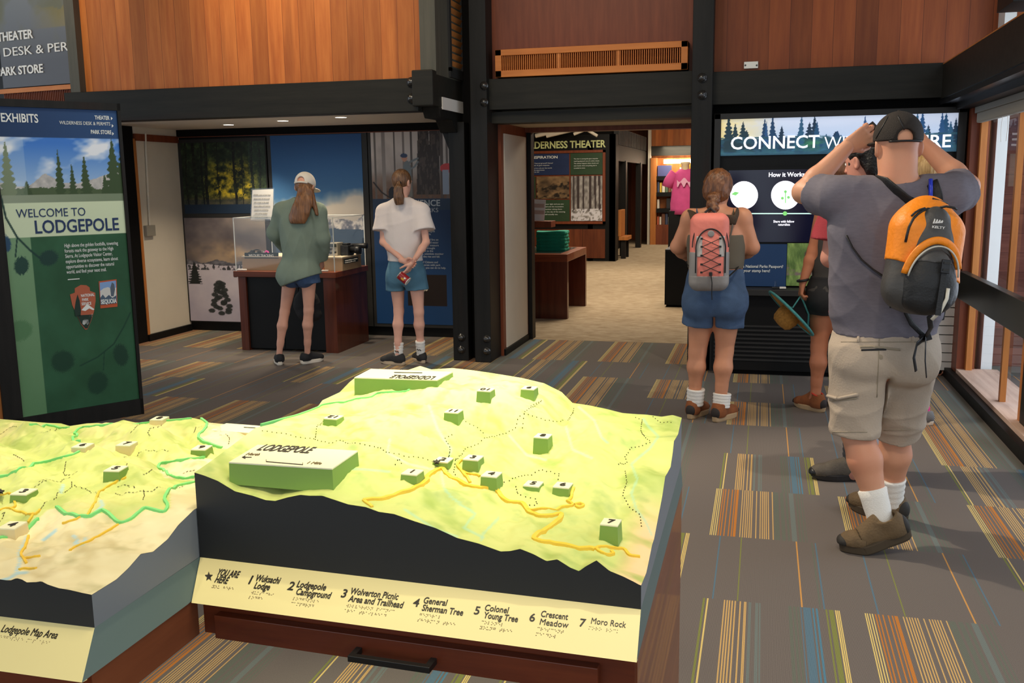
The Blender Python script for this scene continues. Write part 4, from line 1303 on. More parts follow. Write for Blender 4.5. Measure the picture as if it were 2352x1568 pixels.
# t-shirt bust
SY = 15.0
q = lambda px, py, o=0.0: atY(px, py, SY + o)
t = thing('shirt_bust', 'cream bust form on a black pedestal in the far store', 'mannequin', (q(1573, 480)[0], SY, 0))
cx = q(1574, 400)[0]
zt = q(1574, 375)[2]
build(MB().lathe([(.06, zt - .30), (.065, zt - .12), (.06, zt - .02), (.075, zt), (.07, zt + .02), (.001, zt + .025)], (cx, SY, 0), 18), 'neck', mat('cream_form', (214, 196, 158), .6), t, smooth=True)
build(MB().box(q(1537, 480)[0], cx + .3, SY - .1, SY + .35, 0, q(1560, 484)[2]), 'pedestal', M_BLACK, t)
sh = thing('magenta_tshirt', 'magenta printed t-shirt on the bust in the far store', 't-shirt', (cx, SY, q(1573, 490)[2]))
z0, z1 = q(1573, 492)[2], q(1573, 388)[2]
H = z1 - z0
mb = MB()
prof = []
for j in range(9):
    v = j / 8
    rx = .20 + .02 * math.sin(v * 6) + (.02 if v < .1 else 0)
    if v > .86:
        rx = .20 - (v - .86) * .8
    prof.append((rx, z0 + H * v))
vs, fs = [], []
for r, z in prof:
    for k in range(24):
        a = 2 * math.pi * k / 24
        vs.append((cx + r * math.cos(a) * (1 + .03 * math.sin(5 * a + z * 20)), SY + r * .62 * math.sin(a), z))
for j in range(len(prof) - 1):
    for k in range(24):
        fs.append((j * 24 + k, j * 24 + (k + 1) % 24, (j + 1) * 24 + (k + 1) % 24, (j + 1) * 24 + k))
fs += [tuple(range(24))[::-1], tuple(8 * 24 + k for k in range(24))]
M_MAG = mat('magenta_cotton', (190, 72, 128), .85, noise=.08, nscale=9, bump=.3, bscale=14)
mb.add(vs, fs)
build(mb, 'body', M_MAG, sh, smooth=True)
for s in (-1, 1):
    build(MB().tube([(cx + s * .15, SY, z1 - .06), (cx + s * .24, SY, z1 - .18), (cx + s * .27, SY, z1 - .27)], [.09, .085, .09], 14), 'sleeve', M_MAG, sh, smooth=True)
pr = []
for s in np.linspace(0, 1, 12):
    pr.append((1555 + 32 * s, 413 + 5 * math.sin(s * 9)))
for s in np.linspace(1, 0, 12):
    pr.append((1555 + 32 * s, 424 + 6 * math.sin(s * 14 + 1)))
decal('shirt_print', pr, lambda a, b: atY(a, b, SY - .142), (0, -1, 0), mat('pale_print', (214, 160, 186), .8), sh, .004)
# black box near the doorway
a, b, c, d = rect(1527, 1620, 573, 706, lambda x, y: atY(x, y, 12.15))
t = thing('black_cabinet', 'low black cabinet behind the dark doorway post', 'cabinet', ((a + b) / 2, 12.4, 0))
build(MB().box(a, b, 12.15, 12.75, .03, d - .02), 'body', M_BLACK, t)
build(MB().box(a, b, 12.14, 12.76, d - .02, d), 'top', M_CHAR, t)
build(MB().box(a + .02, b - .02, 12.18, 12.7, 0, .03), 'plinth', M_INSIDE, t)
# waterfall table with folded shirts
tz = float(atY(1302, 584, 10.89)[2])
tx1 = float(atY(1303, 660, 10.89)[0])
t = thing('hall_table', 'cherry wood waterfall table with dark inlay just past the doorway', 'table', (-2.8, 11.5, 0))
build(MB().box(-3.6, tx1, 10.89, 12.15, tz - .09, tz), 'tabletop', wood('table_cherry', (138, 70, 38), (110, 50, 26), 0, along=0, rough=.35, coat=.3), t, bevel=.004)
build(MB().box(-3.6, tx1, 10.89, 10.97, 0, tz - .09), 'leg_panel', M_EXV, t)
build(MB().box(-3.6, tx1, 12.07, 12.15, 0, tz - .09), 'leg_panel', M_EXV, t)
build(MB().box(-3.5, tx1 - .10, 11.02, 12.02, tz, tz + .004), 'inlay', mat('dark_glass_inlay', (48, 50, 48), .12, spec=.6), t)
M_TEAL = mat('teal_cotton', (0, 122, 98), .8, noise=.15, nscale=14, bump=.6, bscale=30)
pr = (('lowest', 0), ('second lowest', 1), ('third lowest', 2), ('third highest', 3), ('second highest', 4), ('topmost', 5))
xa, xb = float(atY(1232, 560, 11.35)[0]), float(atY(1302, 560, 11.35)[0])
th = (float(atY(1270, 531, 11.35)[2]) - tz - .004) / 6
for lab, i in pr:
    z = tz + .005 + th * i
    mb = MB()
    n = 26
    vs = []
    for zz_, r in ((0, .97), (.5, 1.0), (1, .97)):
        for k in range(n):
            a = 2 * math.pi * k / n
            sq = (abs(math.cos(a)) ** 6 + abs(math.sin(a)) ** 6) ** (-1 / 6)
            wob = 1 + .025 * math.sin(5 * a + i * 2)
            vs.append(((xa + xb) / 2 + (xb - xa) / 2 * r * wob * sq * math.cos(a), 11.42 + .15 * r * sq * math.sin(a) * wob, z + th * .97 * zz_ + (.006 * math.sin(3 * a + i) if zz_ > 0 and i == 5 else 0)))
    fs = [(j * n + k, j * n + (k + 1) % n, (j + 1) * n + (k + 1) % n, (j + 1) * n + k) for j in range(2) for k in range(n)] + [tuple(range(n))[::-1], tuple(2 * n + k for k in range(n))]
    mb.add(vs, fs)
    tag(build(mb, 'folded_shirt', M_TEAL), 'folded teal shirt on the cherry table, %s of the stack' % lab, 'shirt', 'folded teal shirts on the cherry table')
# ledge with a paper notice
lz = float(atY(1260, 521, 10.75)[2])
t = thing('notice_stand', 'wooden ledge stand at the left edge of the doorway', 'stand', (-2.75, 10.75, 0))
build(MB().box(-3.1, float(atY(1272, 515, 10.75)[0]), 10.6, 10.84, lz, lz + .07), 'ledge', M_TRIMWOOD, t, bevel=.003)
build(MB().box(-3.0, -2.75, 10.66, 10.78, 0, lz), 'column', M_EXV, t)
npl = lambda a, b: atY(a, b, 10.74)
t = thing('paper_notice', 'white printed paper in a clear stand on the wooden ledge', 'notice', (npl(1235, 505)[0], 10.74, lz + .07))
zb_ = lz + .072
P = [npl(1196, 470), npl(1255, 458)]
decal('page', [(1190, 461), (1217, 446), (1222, 457), (1254, 459), (1250, 507), (1190, 506)], npl, (0, -1, 0), mat('white_paper'), t, 0)
for y in (472, 487):
    decal('picture_strip', [(1214, y - 5), (1250, y - 4), (1250, y + 5), (1214, y + 4)], npl, (0, -1, 0), mat('faded_print', (206, 178, 160), .6), t, .003)

# ------------------------------------------------------------------ connect with nature exhibit
CY = 8.12
cpl = lambda px, py: atY(px, py, CY)
t = thing('connect_exhibit', 'black exhibit wall unit with lit forest header and a screen', 'exhibit', (.5, 8.15, 0))
x0, x1, za, zc = rect(1641, 2222, 690, 253, cpl)[0], float(atY(2222, 255, CY)[0]), .765, float(cpl(1900, 254)[2])
x0 = -.405
mb = MB()
fw = .05
hz0 = float(cpl(1900, 356)[2])
mb.box(x0, x0 + fw, CY - .02, CY + .12, 0, zc); mb.box(x1 - .06, x1, CY - .02, CY + .12, za, zc); mb.box(x0, x1, CY - .02, CY + .12, zc - .045, zc)
mb.box(x0, x1, CY - .02, CY + .12, za, za + .05)
build(mb, 'frame', M_CHAR, t, bevel=.003)
build(MB().box(x0 + .02, x1 - .02, CY + .03, CY + .12, za, zc - .01), 'backing', M_BLACK, t)


def treeline(U, V):
    img = lerp((150, 176, 206), (196, 206, 226), V + .2 * fbm(U * 5, V * 5))
    img = lerp(img, (226, 204, 140), np.clip(1.2 - U * 4.6, 0, 1) * np.clip(.4 + fbm(U * 30, V * 8), 0, 1))
    n = fbm(U * 18, V * 6)
    img = put(img, V < .40 + .10 * fbm(U * 20, U * 0), (28, 58, 84))
    rnd = random.Random(8)
    for i in range(40):
        x = rnd.random()
        if .27 < x < .33:
            x -= .1
        h = rnd.uniform(.45, 1.0) if not (.42 < x < .55) else rnd.uniform(.3, .6)
        c = [(22, 56, 88), (30, 70, 104), (18, 44, 66), (38, 82, 112)][i % 4]
        if x < .18:
            c = (24, 48, 58)
        img = conifer(img, U, V, x, .1, h, rnd.uniform(.05, .09), c, i * .7)
    for x, h, w in ((.855, .95, .07), (.935, .95, .05), (.62, .9, .05), (.20, .82, .035)):
        img = conifer(img, U, V, x, .1, h, w, (34, 74, 116), x * 9)
    img = put(img, np.clip((fbm(U * 26, V * 8) - .45) * 5, 0, 1) * (V < .5), (34, 72, 88))
    img = put(img, np.exp(-((U - .40) / .05) ** 2 - ((V - .28) / .14) ** 2) * np.clip((fbm(U * 40, V * 12) - .3) * 3, 0, 1), (56, 120, 84))
    img = put(img, np.clip((.2 - V) * 5, 0, 1) * fbm(U * 20, V * 10), (70, 130, 140))
    return put(img, np.clip((.06 - V) * 12, 0, 1), (32, 60, 78))


M_LIT = mat('backlit_print', rough=.4, attr=True, emit=.62)
a, b, c, d = rect(1656, 2200, 266, 353, cpl)
d = zc - .045
hp = picture('header_print', treeline, (a, CY + .006, c), EX, (0, 0, 1), b - a, d - c, 420, 110, M_LIT, t, .01)
M_LITW = mat('lit_white', (244, 246, 250), .4, emit=.8)
put_text('CONNECT', 'header_lettering', cpl, EX, 1677, 343, 1880, 342, 29, M_LITW, hp, .012, lift=.008)
put_text('WITH', 'header_lettering', cpl, EX, 1892, 342, 1990, 341, 29, M_LITW, hp, -.006, lift=.008)
put_text('NATURE', 'header_lettering', cpl, EX, 2008, 341, 2180, 340, 29, M_LITW, hp, .012, lift=.008)
# screen
a, b, c, d = rect(1700, 2085, 388, 556, cpl)
a = float(cpl(1672, 470)[0])
build(MB().box(a - .02, b + .02, CY + .004, CY + .03, c - .02, d + .02), 'screen_bezel', M_BLACK, t)
sc_ = build(MB().box(a, b, CY - .002, CY + .004, c, d), 'screen', mat('screen_navy', (14, 14, 34), .15, emit=.5, spec=.5), t)
sl = lambda nm, pts, m, l=.004: decal(nm, pts, cpl, (0, -1, 0), m, sc_, l)
M_SCR = mat('screen_white', (250, 248, 255), .4, emit=1.15)
M_SCRG = mat('screen_green', (120, 200, 110), .4, emit=.8)
circ = lambda x, y, r, n=36: [(x + r * math.cos(2 * math.pi * k / n), y + r * math.sin(2 * math.pi * k / n)) for k in range(n)]
for x, r in ((1709, 32), (1804, 33), (1899, 33), (1994, 33)):
    sl('screen_circle', circ(x, 448, r), M_SCR)
sl('screen_leaf', [(1680, 446), (1688, 440), (1698, 442), (1690, 449)], M_SCRG, .007)
for q0 in ((1804, 440), (1797, 455), (1811, 453)):
    sl('screen_leaf', circ(q0[0], q0[1], 3.4, 10), M_SCRG, .007)
sl('screen_leaf', [(1803, 442), (1805, 442), (1805, 466), (1803, 466)], M_SCRG, .006)
sl('screen_line', [(1690, 489), (2080, 489), (2080, 491.5), (1690, 491.5)], mat('screen_line', (190, 232, 214), .4, emit=.9))
sl('screen_dot', circ(1803, 490, 5, 16), M_SCRG, .007)
put_text('How it Works', 'screen_lettering', cpl, EX, 1765, 406, 1847, 405, 10, M_SCR, sc_, .02, lift=.004)
put_text('Share with fellow', 'screen_lettering', cpl, EX, 1776, 511, 1824, 511, 5.5, M_SCR, sc_, .01, lift=.004)
put_text('naturalists', 'screen_lettering', cpl, EX, 1787, 518, 1814, 518, 5.5, M_SCR, sc_, .01, lift=.004)
# passport desk
a, b, c, d = rect(1640, 1806, 560, 656, cpl)
bp = build(MB().box(x0 + .05, b, CY - .03, CY + .004, c, d), 'blue_panel', mat('navy_panel', (26, 58, 98), .5), t)
bq = lambda px, py: atY(px, py, CY - .032)
put_text('Have a National Parks Passport?', 'lettering', bq, EX, 1686, 614, 1798, 614, 6.6, M_SIGNW, bp, .01)
put_text('Get your stamp here!', 'lettering', bq, EX, 1692, 624, 1768, 623, 6.6, M_SIGNW, bp, .01)


def grass(U, V):
    img = lerp((70, 96, 48), (150, 176, 96), fbm(U * 20 + V * 3, V * 4) * 1.8 - .4)
    img = put(img, np.clip((fbm(U * 9, V * 14) - .4) * 4, 0, 1) * ((V > .25) & (V < .5)), (126, 110, 104))
    return put(img, ((U - .42) / .1) ** 2 + ((V - .72) / .12) ** 2 < 1, (86, 72, 60))


a2, b2, c2, d2 = rect(1807, 1930, 558, 656, cpl)
picture('grass_print', grass, (a2, CY - .03, c2), EX, (0, 0, 1), b2 - a2, d2 - c2, 70, 60, M_PRINT, t, .02)
dz = float(atY(1750, 657, CY)[2])
dx1 = float(cpl(1925, 700)[0])
build(MB().box(x0 + .02, dx1, 7.90, CY + .02, dz - .055, dz - .005), 'desk_ledge', M_CHAR, t, bevel=.004)
build(MB().box(x0 + .02, dx1, 7.98, CY + .12, .04, dz - .055), 'desk_cabinet', M_BLACK, t)
for i in range(9):
    build(MB().box(x0 + .04, dx1 - .02, 7.972, 7.985, .12 + .035 * i, .135 + .035 * i), 'slat', M_CHAR, t)
build(MB().box(x0 + .04, dx1 - .02, 8.02, CY + .1, 0, .04), 'toe_kick', M_INSIDE, t)
p = atY(1920, 800, 7.975)
build(MB().box(p[0] - .018, p[0] + .012, 7.966, 7.976, p[2] - .012, p[2] + .012), 'white_label', M_TXTW, t)
a3, b3, c3, d3 = rect(2050, 2180, 357, 430, cpl)
build(MB().box(a3, b3, CY - .01, CY + .02, c3, d3), 'cream_print', mat('cream_print', (198, 206, 180), .5), t)
p = atZ(1784, 660, dz - .005)
s = thing('rubber_stamp', 'black and clear hand stamp lying on the passport desk', 'stamp', (p[0], 7.97, dz - .005))
build(MB().box(p[0] - .04, p[0] + .05, 7.95, 8.0, dz - .005, dz + .012), 'base', M_BLK, s, bevel=.004)
build(MB().box(p[0] + .02, p[0] + .07, 7.945, 7.98, dz + .0, dz + .014), 'pad', mat('white_plastic'), s, bevel=.003)
build(MB().cyl((p[0] - .01, 7.975, dz + .012), (p[0] - .01, 7.975, dz + .06), .014, .010), 'handle', M_ACR, s)
# radiator
ry = 8.20
r0, r1 = float(atY(2055, 760, ry)[0]), float(atY(2190, 760, ry)[0])
t = thing('radiator', 'white slotted radiator panel beside the tall window', 'radiator', ((r0 + r1) / 2, ry, .11))
M_RAD = mat('radiator_white', (226, 222, 214), .45)
zt = float(atY(2170, 684, ry)[2])
zb = float(atY(2170, 850, ry)[2])
n = 8
for i in range(n):
    a_, b_ = zb + (zt - zb) * i / n, zb + (zt - zb) * (i + 1) / n - .008
    build(MB().box(r0, r1, ry, ry + .03, a_, b_), 'slat', M_RAD, t)
build(MB().box(r0 + .01, r1 - .01, ry + .028, ry + .09, zb + .01, zt - .01), 'core', M_CHAR, t)
M_COP = mat('copper_pipe', (150, 96, 70), .35, metal=.8)
build(MB().tube([(r1 - .05, ry + .05, zb + .02), (r1 - .05, ry + .05, zb - .03), (r1 - .07, ry + .05, zb - .05), (r1 - .2, ry + .05, zb - .055)], .014, 10), 'pipe', M_COP, t, smooth=True)
build(MB().box(r1 - .22, r1 - .18, ry + .03, ry + .08, 0, zb + .01), 'bracket', M_CHAR, t)
# ------------------------------------------------------------------ tactile relief maps
def proj(P):
    P = np.asarray(P, float) - [0, 0, HC]
    c = P @ CM.T
    return 1176 + FPX * c[..., 0] / c[..., 2], 784 + FPX * c[..., 1] / c[..., 2]


def smooth1(y, k):
    p = np.pad(y, k, mode='edge')
    w = np.hanning(2 * k + 3)[1:-1]
    return np.convolve(p, w / w.sum(), 'valid')


class Terrain:
    """Height field over a four cornered footprint with measured edge profiles."""

    def __init__(s, corners, n, m, front, back, left, right, relief):
        s.n, s.m = n, m
        s.c = [np.array(c, float) for c in corners]        # FL FR BR BL
        A, B = np.meshgrid(np.linspace(0, 1, n), np.linspace(0, 1, m))
        FL, FR, BR, BL = s.c
        XY = (1 - A)[..., None] * (1 - B)[..., None] * FL + A[..., None] * (1 - B)[..., None] * FR + A[..., None] * B[..., None] * BR + (1 - A)[..., None] * B[..., None] * BL
        a1, b1 = np.linspace(0, 1, n), np.linspace(0, 1, m)
        f, bk, lf, rt = np.interp(a1, *front), np.interp(a1, *back), np.interp(b1, *left), np.interp(b1, *right)
        k = max(4, n // 12)
        fs, bs, ls, rs = smooth1(f, k), smooth1(bk, k), smooth1(lf, k), smooth1(rt, k)
        Z = (1 - B) * fs[None] + B * bs[None] + (1 - A) * ls[:, None] + A * rs[:, None]
        Z -= (1 - A) * (1 - B) * (fs[0] + ls[0]) / 2 + A * (1 - B) * (fs[-1] + rs[0]) / 2 + A * B * (bs[-1] + rs[-1]) / 2 + (1 - A) * B * (bs[0] + ls[-1]) / 2
        mask = np.clip(np.minimum(np.minimum(A, 1 - A), np.minimum(B, 1 - B)) * 7, 0, 1)
        Z += mask * relief(XY[..., 0], XY[..., 1], A, B)
        e = 14.0
        Z += (f - Z[0])[None] * np.exp(-B * e) + (bk - Z[-1])[None] * np.exp(-(1 - B) * e)
        Z += (lf - Z[:, 0])[:, None] * np.exp(-A * e) + (rt - Z[:, -1])[:, None] * np.exp(-(1 - A) * e)
        s.XY, s.Z, s.A, s.B = XY, Z, A, B
        s.P = np.dstack([XY, Z])
        s.px, s.py = proj(s.P)

    def height(s, x, y):
        FL, FR, BR, BL = s.c
        a, b = .5, .5
        for _ in range(12):
            p = (1 - a) * (1 - b) * FL + a * (1 - b) * FR + a * b * BR + (1 - a) * b * BL
            da = (1 - b) * (FR - FL) + b * (BR - BL)
            db = (1 - a) * (BL - FL) + a * (BR - FR)
            r = np.array([x, y]) - p
            det = da[0] * db[1] - da[1] * db[0]
            a += (r[0] * db[1] - r[1] * db[0]) / det
            b += (da[0] * r[1] - da[1] * r[0]) / det
        a, b = min(max(a, 0), 1), min(max(b, 0), 1)
        i, j = a * (s.n - 1), b * (s.m - 1)
        i0, j0 = min(int(i), s.n - 2), min(int(j), s.m - 2)
        u, v = i - i0, j - j0
        Z = s.Z
        return float(Z[j0, i0] * (1 - u) * (1 - v) + Z[j0, i0 + 1] * u * (1 - v) + Z[j0 + 1, i0] * (1 - u) * v + Z[j0 + 1, i0 + 1] * u * v)

    def hit(s, px, py):
        """First point of the surface seen along the direction of a photo pixel."""
        d = ray(px, py)
        ts = np.linspace(1.25, 1.62 / -min(d[2], -.2) if d[2] < -.2 else 3, 600)
        lo = None
        for z in np.linspace(1.16, .88, 113):
            t = (z - HC) / d[2]
            p = d * t
            if not (min(c[0] for c in s.c) - .03 <= p[0] <= max(c[0] for c in s.c) + .03 and min(c[1] for c in s.c) - .03 <= p[1] <= max(c[1] for c in s.c) + .03):
                continue
            h = s.height(p[0], p[1])
            if h >= z:
                return np.array([p[0], p[1], h])
            lo = np.array([p[0], p[1], h])
        return lo

    def mesh(s, name, cols, m, parent, extra=None):
        n, mm = s.n, s.m
        v = s.P.reshape(-1, 3)
        f = [(j * n + i, j * n + i + 1, (j + 1) * n + i + 1, (j + 1) * n + i) for j in range(mm - 1) for i in range(n - 1)]
        c = lin(np.clip(cols, 0, 255)).reshape(-1, 3)
        if extra:
            ev, ef, ec = extra
            f += [tuple(i + len(v) for i in q) for q in ef]
            v = np.vstack([v, np.array(ev)])
            c = np.vstack([c, lin(np.array(ec, float))])
        return mesh_obj(name, v, f, m, parent, True, pcols=c)

    def wall(s, name, side, zb, m, parent, base=None, thick=.012):
        q = {'front': s.P[0], 'right': s.P[:, -1], 'back': s.P[-1][::-1], 'left': s.P[:, 0][::-1]}[side]
        k = len(q)
        b = q.copy()
        if base is not None:
            t = np.linspace(0, 1, k)[:, None]
            b[:, :2] = np.array(base[0]) * (1 - t) + np.array(base[1]) * t
        b[:, 2] = zb
        q = q - [0, 0, .0005]
        v = np.vstack([q, b])
        f = [(k + i, k + i + 1, i + 1, i) for i in range(k - 1)]
        return mesh_obj(name, v, f, m, parent)


def dots(T, lines, step, r, col, dash=0.0):
    ev, ef, ec = [], [], []
    for ln in lines:
        P = [T.hit(*p) for p in ln]
        P = [p for p in P if p is not None]
        acc = 0.0
        for a, b in zip(P[:-1], P[1:]):
            L_ = np.linalg.norm((b - a)[:2])
            if L_ < 1e-4 or L_ > .3:
                continue
            t = acc
            while t < L_:
                c = a + (b - a) * t / L_
                d = (b - a)[:2] / L_
                c[2] = T.height(c[0], c[1])
                o = len(ev)
                if dash:
                    e = c.copy(); e[:2] += d * dash
                    e[2] = T.height(e[0], e[1])
                    nrm = np.array([-d[1], d[0], 0]) * r
                    ev += [c - nrm + [0, 0, .0012], e - nrm + [0, 0, .0012], e + nrm + [0, 0, .0012], c + nrm + [0, 0, .0012]]
                    ef += [(o, o + 1, o + 2, o + 3)]
                    ec += [col] * 4
                else:
                    for k in range(6):
                        ev.append(c + [r * math.cos(k * 1.047), r * math.sin(k * 1.047), -.001])
                    for k in range(6):
                        ev.append(c + [r * .7 * math.cos(k * 1.047), r * .7 * math.sin(k * 1.047), .0018])
                    ef += [(o + k, o + (k + 1) % 6, o + 6 + (k + 1) % 6, o + 6 + k) for k in range(6)] + [tuple(o + 6 + k for k in range(6))]
                    ec += [col] * 12
                t += step
            acc = t - L_
    return ev, ef, ec


def ribbon(T, name, ln, w, h, m, parent, sub=4):
    """A raised flat-topped line laid over the terrain."""
    P = []
    for (x0, y0), (x1, y1) in zip(ln[:-1], ln[1:]):
        for q in range(sub):
            P.append((x0 + (x1 - x0) * q / sub, y0 + (y1 - y0) * q / sub))
    P.append(ln[-1])
    P = [T.hit(*p) for p in P]
    P = np.array([p for p in P if p is not None])
    keep = [P[0]]
    for p in P[1:]:
        if np.linalg.norm((p - keep[-1])[:2]) > .003:
            keep.append(p)
    P = np.array(keep)
    if len(P) < 3:
        return None
    for _ in range(2):
        P[1:-1] = (P[:-2] + 2 * P[1:-1] + P[2:]) / 4
    z = np.array([T.height(p[0], p[1]) for p in P])
    d = np.gradient(P[:, :2], axis=0)
    d /= np.linalg.norm(d, axis=1)[:, None] + 1e-9
    nn = np.stack([-d[:, 1], d[:, 0]], 1)
    v, f = [], []
    for p, q, zz in zip(P, nn, z):
        for sgn, hh in ((-1, -.006), (-.8, h), (.8, h), (1, -.006)):
            v.append((p[0] + q[0] * w / 2 * sgn, p[1] + q[1] * w / 2 * sgn, zz + hh))
    for i in range(len(P) - 1):
        for k in range(3):
            f.append((i * 4 + k, (i + 1) * 4 + k, (i + 1) * 4 + k + 1, i * 4 + k + 1))
    f += [(0, 1, 2, 3), tuple(len(v) - 4 + k for k in range(4))[::-1]]
    return mesh_obj(name, v, f, m, parent)


def seg_dist(px, py, ln):
    d = np.full(px.shape, 1e9)
    for (x0, y0), (x1, y1) in zip(ln[:-1], ln[1:]):
        ex, ey = x1 - x0, y1 - y0
        t = np.clip(((px - x0) * ex + (py - y0) * ey) / (ex * ex + ey * ey + 1e-9), 0, 1)
        d = np.minimum(d, np.hypot(px - x0 - t * ex, py - y0 - t * ey))
    return d


M_CREAM = mat('cream_marker_top', (232, 226, 190), .55)
M_MKT = mat('marker_lettering', (44, 40, 30), .5)


def marker(T, s, px, py, h, w, d, rot, side, parent, flip=False, dig=.78, taper=.12):
    z = .98
    for _ in range(25):
        p = atZ(px, py, z)
        z = .5 * z + .5 * (T.height(p[0], p[1]) + h)
    p = atZ(px, py, z)
    c, sn = math.cos(math.radians(rot)), math.sin(math.radians(rot))
    R = np.array([c, sn, 0]); U = np.array([-sn, c, 0])
    zb = min(T.height(p[0] + a * R[0] * w / 2 + b * U[0] * d / 2, p[1] + a * R[1] * w / 2 + b * U[1] * d / 2) for a in (-1, 1) for b in (-1, 1)) - .004
    v = []
    for zz, k in ((zb, 1 + taper), (z - .0025, 1.0)):
        for a, b in ((-1, -1), (1, -1), (1, 1), (-1, 1)):
            v.append(p + R * a * w / 2 * k + U * b * d / 2 * k + [0, 0, zz - p[2]])
    b_ = mesh_obj('number_block', v, [(0, 3, 2, 1), (4, 5, 6, 7), (0, 1, 5, 4), (1, 2, 6, 5), (2, 3, 7, 6), (3, 0, 4, 7)], side, parent)
    tp = MB().obox(p - [0, 0, .00125], R * w / 2 * 1.01, U * d / 2 * 1.01, np.array([0, 0, .00125]))
    build(tp, 'top_plate', M_CREAM, b_)
    r2, u2 = (R, U) if not flip else (-R, -U)
    sz = d * dig
    text(s, 'numeral', M_MKT, b_, p - u2 * sz * .30 - r2 * .0, r2, u2, sz, 'CENTER', .012, 1, .0008, None, .0006)
    return b_


def letter_plane(o, r, u):
    n = np.cross(r, u)

    def f(px, py):
        d = ray(px, py)
        return d * (((np.asarray(o) - [0, 0, HC]) @ n) / (d @ n)) + [0, 0, HC]
    return f


BRL = {'a': '1', 'b': '12', 'c': '14', 'd': '145', 'e': '15', 'f': '124', 'g': '1245', 'h': '125', 'i': '24', 'j': '245', 'k': '13', 'l': '123', 'm': '134', 'n': '1345', 'o': '135', 'p': '1234', 'q': '12345', 'r': '1235', 's': '234', 't': '2345', 'u': '136', 'v': '1236', 'w': '2456', 'x': '1346', 'y': '13456', 'z': '1356'}


def braille(lines, org, r, u, cell, m, parent):
    n = np.cross(r, u)
    mb = MB()
    for j, s in enumerate(lines):
        for i, ch in enumerate(s.lower()):
            for dt in BRL.get(ch, ''):
                k = int(dt) - 1
                p = org + r * (i * cell + (k // 3) * cell * .40) - u * (j * cell * 1.75 + (k % 3) * cell * .40)
                mb.lathe([(.0011, -.0002), (.0011, .0004), (.0004, .0010)], p, 6, n)
    return build(mb, 'braille', m, parent)


# ---- materials
M_RELIEF = mat('relief_print', rough=.62, attr=True, spec=.2)
M_MAPBLACK = mat('map_black_side', (34, 34, 34), .55)
M_MAPGREY = mat('map_grey_side', (118, 122, 126), .5)
M_SLATE = mat('map_slate_strip', (88, 104, 100), .5)
M_PANEL = mat('cream_label_panel', (226, 212, 150), .5)
M_INK = mat('dark_raised_lettering', (34, 30, 28), .5)
M_BRL = mat('braille_tan', (120, 104, 70), .5)
M_ROAD = mat('road_yellow', (236, 192, 60), .55)
M_BOUND = mat('boundary_green', (126, 214, 124), .55)
M_SIDEG = mat('marker_green_side', (126, 158, 70), .6)
M_SIDET = mat('marker_tan_side', (222, 202, 150), .6)
M_MAPW = wood('map_table_cherry', (112, 50, 24), (84, 34, 16), 0, along=0, rough=.38, coat=.25)
M_MAPW2 = wood('map_table_cherry_side', (128, 72, 44), (104, 54, 32), 0, along=1, rough=.42, coat=.2)
ZB, ZS = .855, .80

# ================= right map
FL, FR, BR, BL = (-1.088, 1.622), (-.188, 1.583), (-.191, 2.464), (-1.092, 2.44)
Fp = [(447, 1085), (470, 1092), (500, 1104), (540, 1128), (580, 1138), (610, 1148), (632, 1150), (660, 1142), (690, 1136), (710, 1138), (740, 1138), (770, 1148), (800, 1158), (840, 1164), (870, 1175), (905, 1180), (950, 1196), (1000, 1212), (1050, 1235), (1100, 1248), (1150, 1266), (1172, 1265), (1195, 1260), (1225, 1272), (1255, 1288), (1280, 1284), (1310, 1303), (1330, 1311), (1345, 1300), (1370, 1286), (1400, 1310), (1430, 1322), (1455, 1334), (1470, 1342)]
Bp = [(815, 862), (860, 856), (900, 852), (935, 850), (965, 840), (990, 848), (1040, 845), (1085, 850), (1120, 855), (1165, 862), (1200, 868), (1250, 880), (1290, 900), (1315, 925), (1350, 930), (1390, 938), (1430, 948), (1460, 950), (1485, 951), (1520, 955), (1545, 950), (1565, 955)]
fp = [on_plane(a, b, FL, FR) for a, b in Fp]
bp_ = [on_plane(a, b, BL, BR) for a, b in Bp]
fa = [(p[0] - FL[0]) / (FR[0] - FL[0]) for p in fp]
ba = [(p[0] - BL[0]) / (BR[0] - BL[0]) for p in bp_]
rb = ([0, .09, .14, .2, .24, .32, .42, .49, .55, .64, .70, .735, .87, 1.0], [.90, .89, .897, .907, .905, .921, .94, .964, .956, .946, .965, .985, .970, .985])
lb = ([0, .06, .18, .30, .40, .46, .55, .68, .72, .85, .93, 1.0], [fp[0][2], 1.038, 1.050, 1.0625, 1.052, 1.05, 1.043, 1.036, 1.048, 1.046, 1.06, bp_[0][2]])


def relief_r(x, y, A, B):
    z = .030 * np.exp(-((A - .52) / .16) ** 2 - ((B - .80) / .16) ** 2)
    z += .028 * np.exp(-((A - .80) / .10) ** 2 - ((B - .62) / .22) ** 2)
    z -= .030 * np.exp(-((A - .50 - .12 * (B - .4)) / .07) ** 2) * np.clip((B - .15) * 3, 0, 1) * np.clip((.75 - B) * 4, 0, 1)
    z -= .018 * np.exp(-((A - .92 - .03 * np.sin(B * 9)) / .035) ** 2)
    rg = 1 - np.abs(2 * fbm(x * 6 + y * 2, y * 7 - x * 2) - 1)
    z += .030 * (rg - .75) + .020 * (fbm(x * 16, y * 16) - .5) + .008 * (fbm(x * 44, y * 44) - .5)
    return z


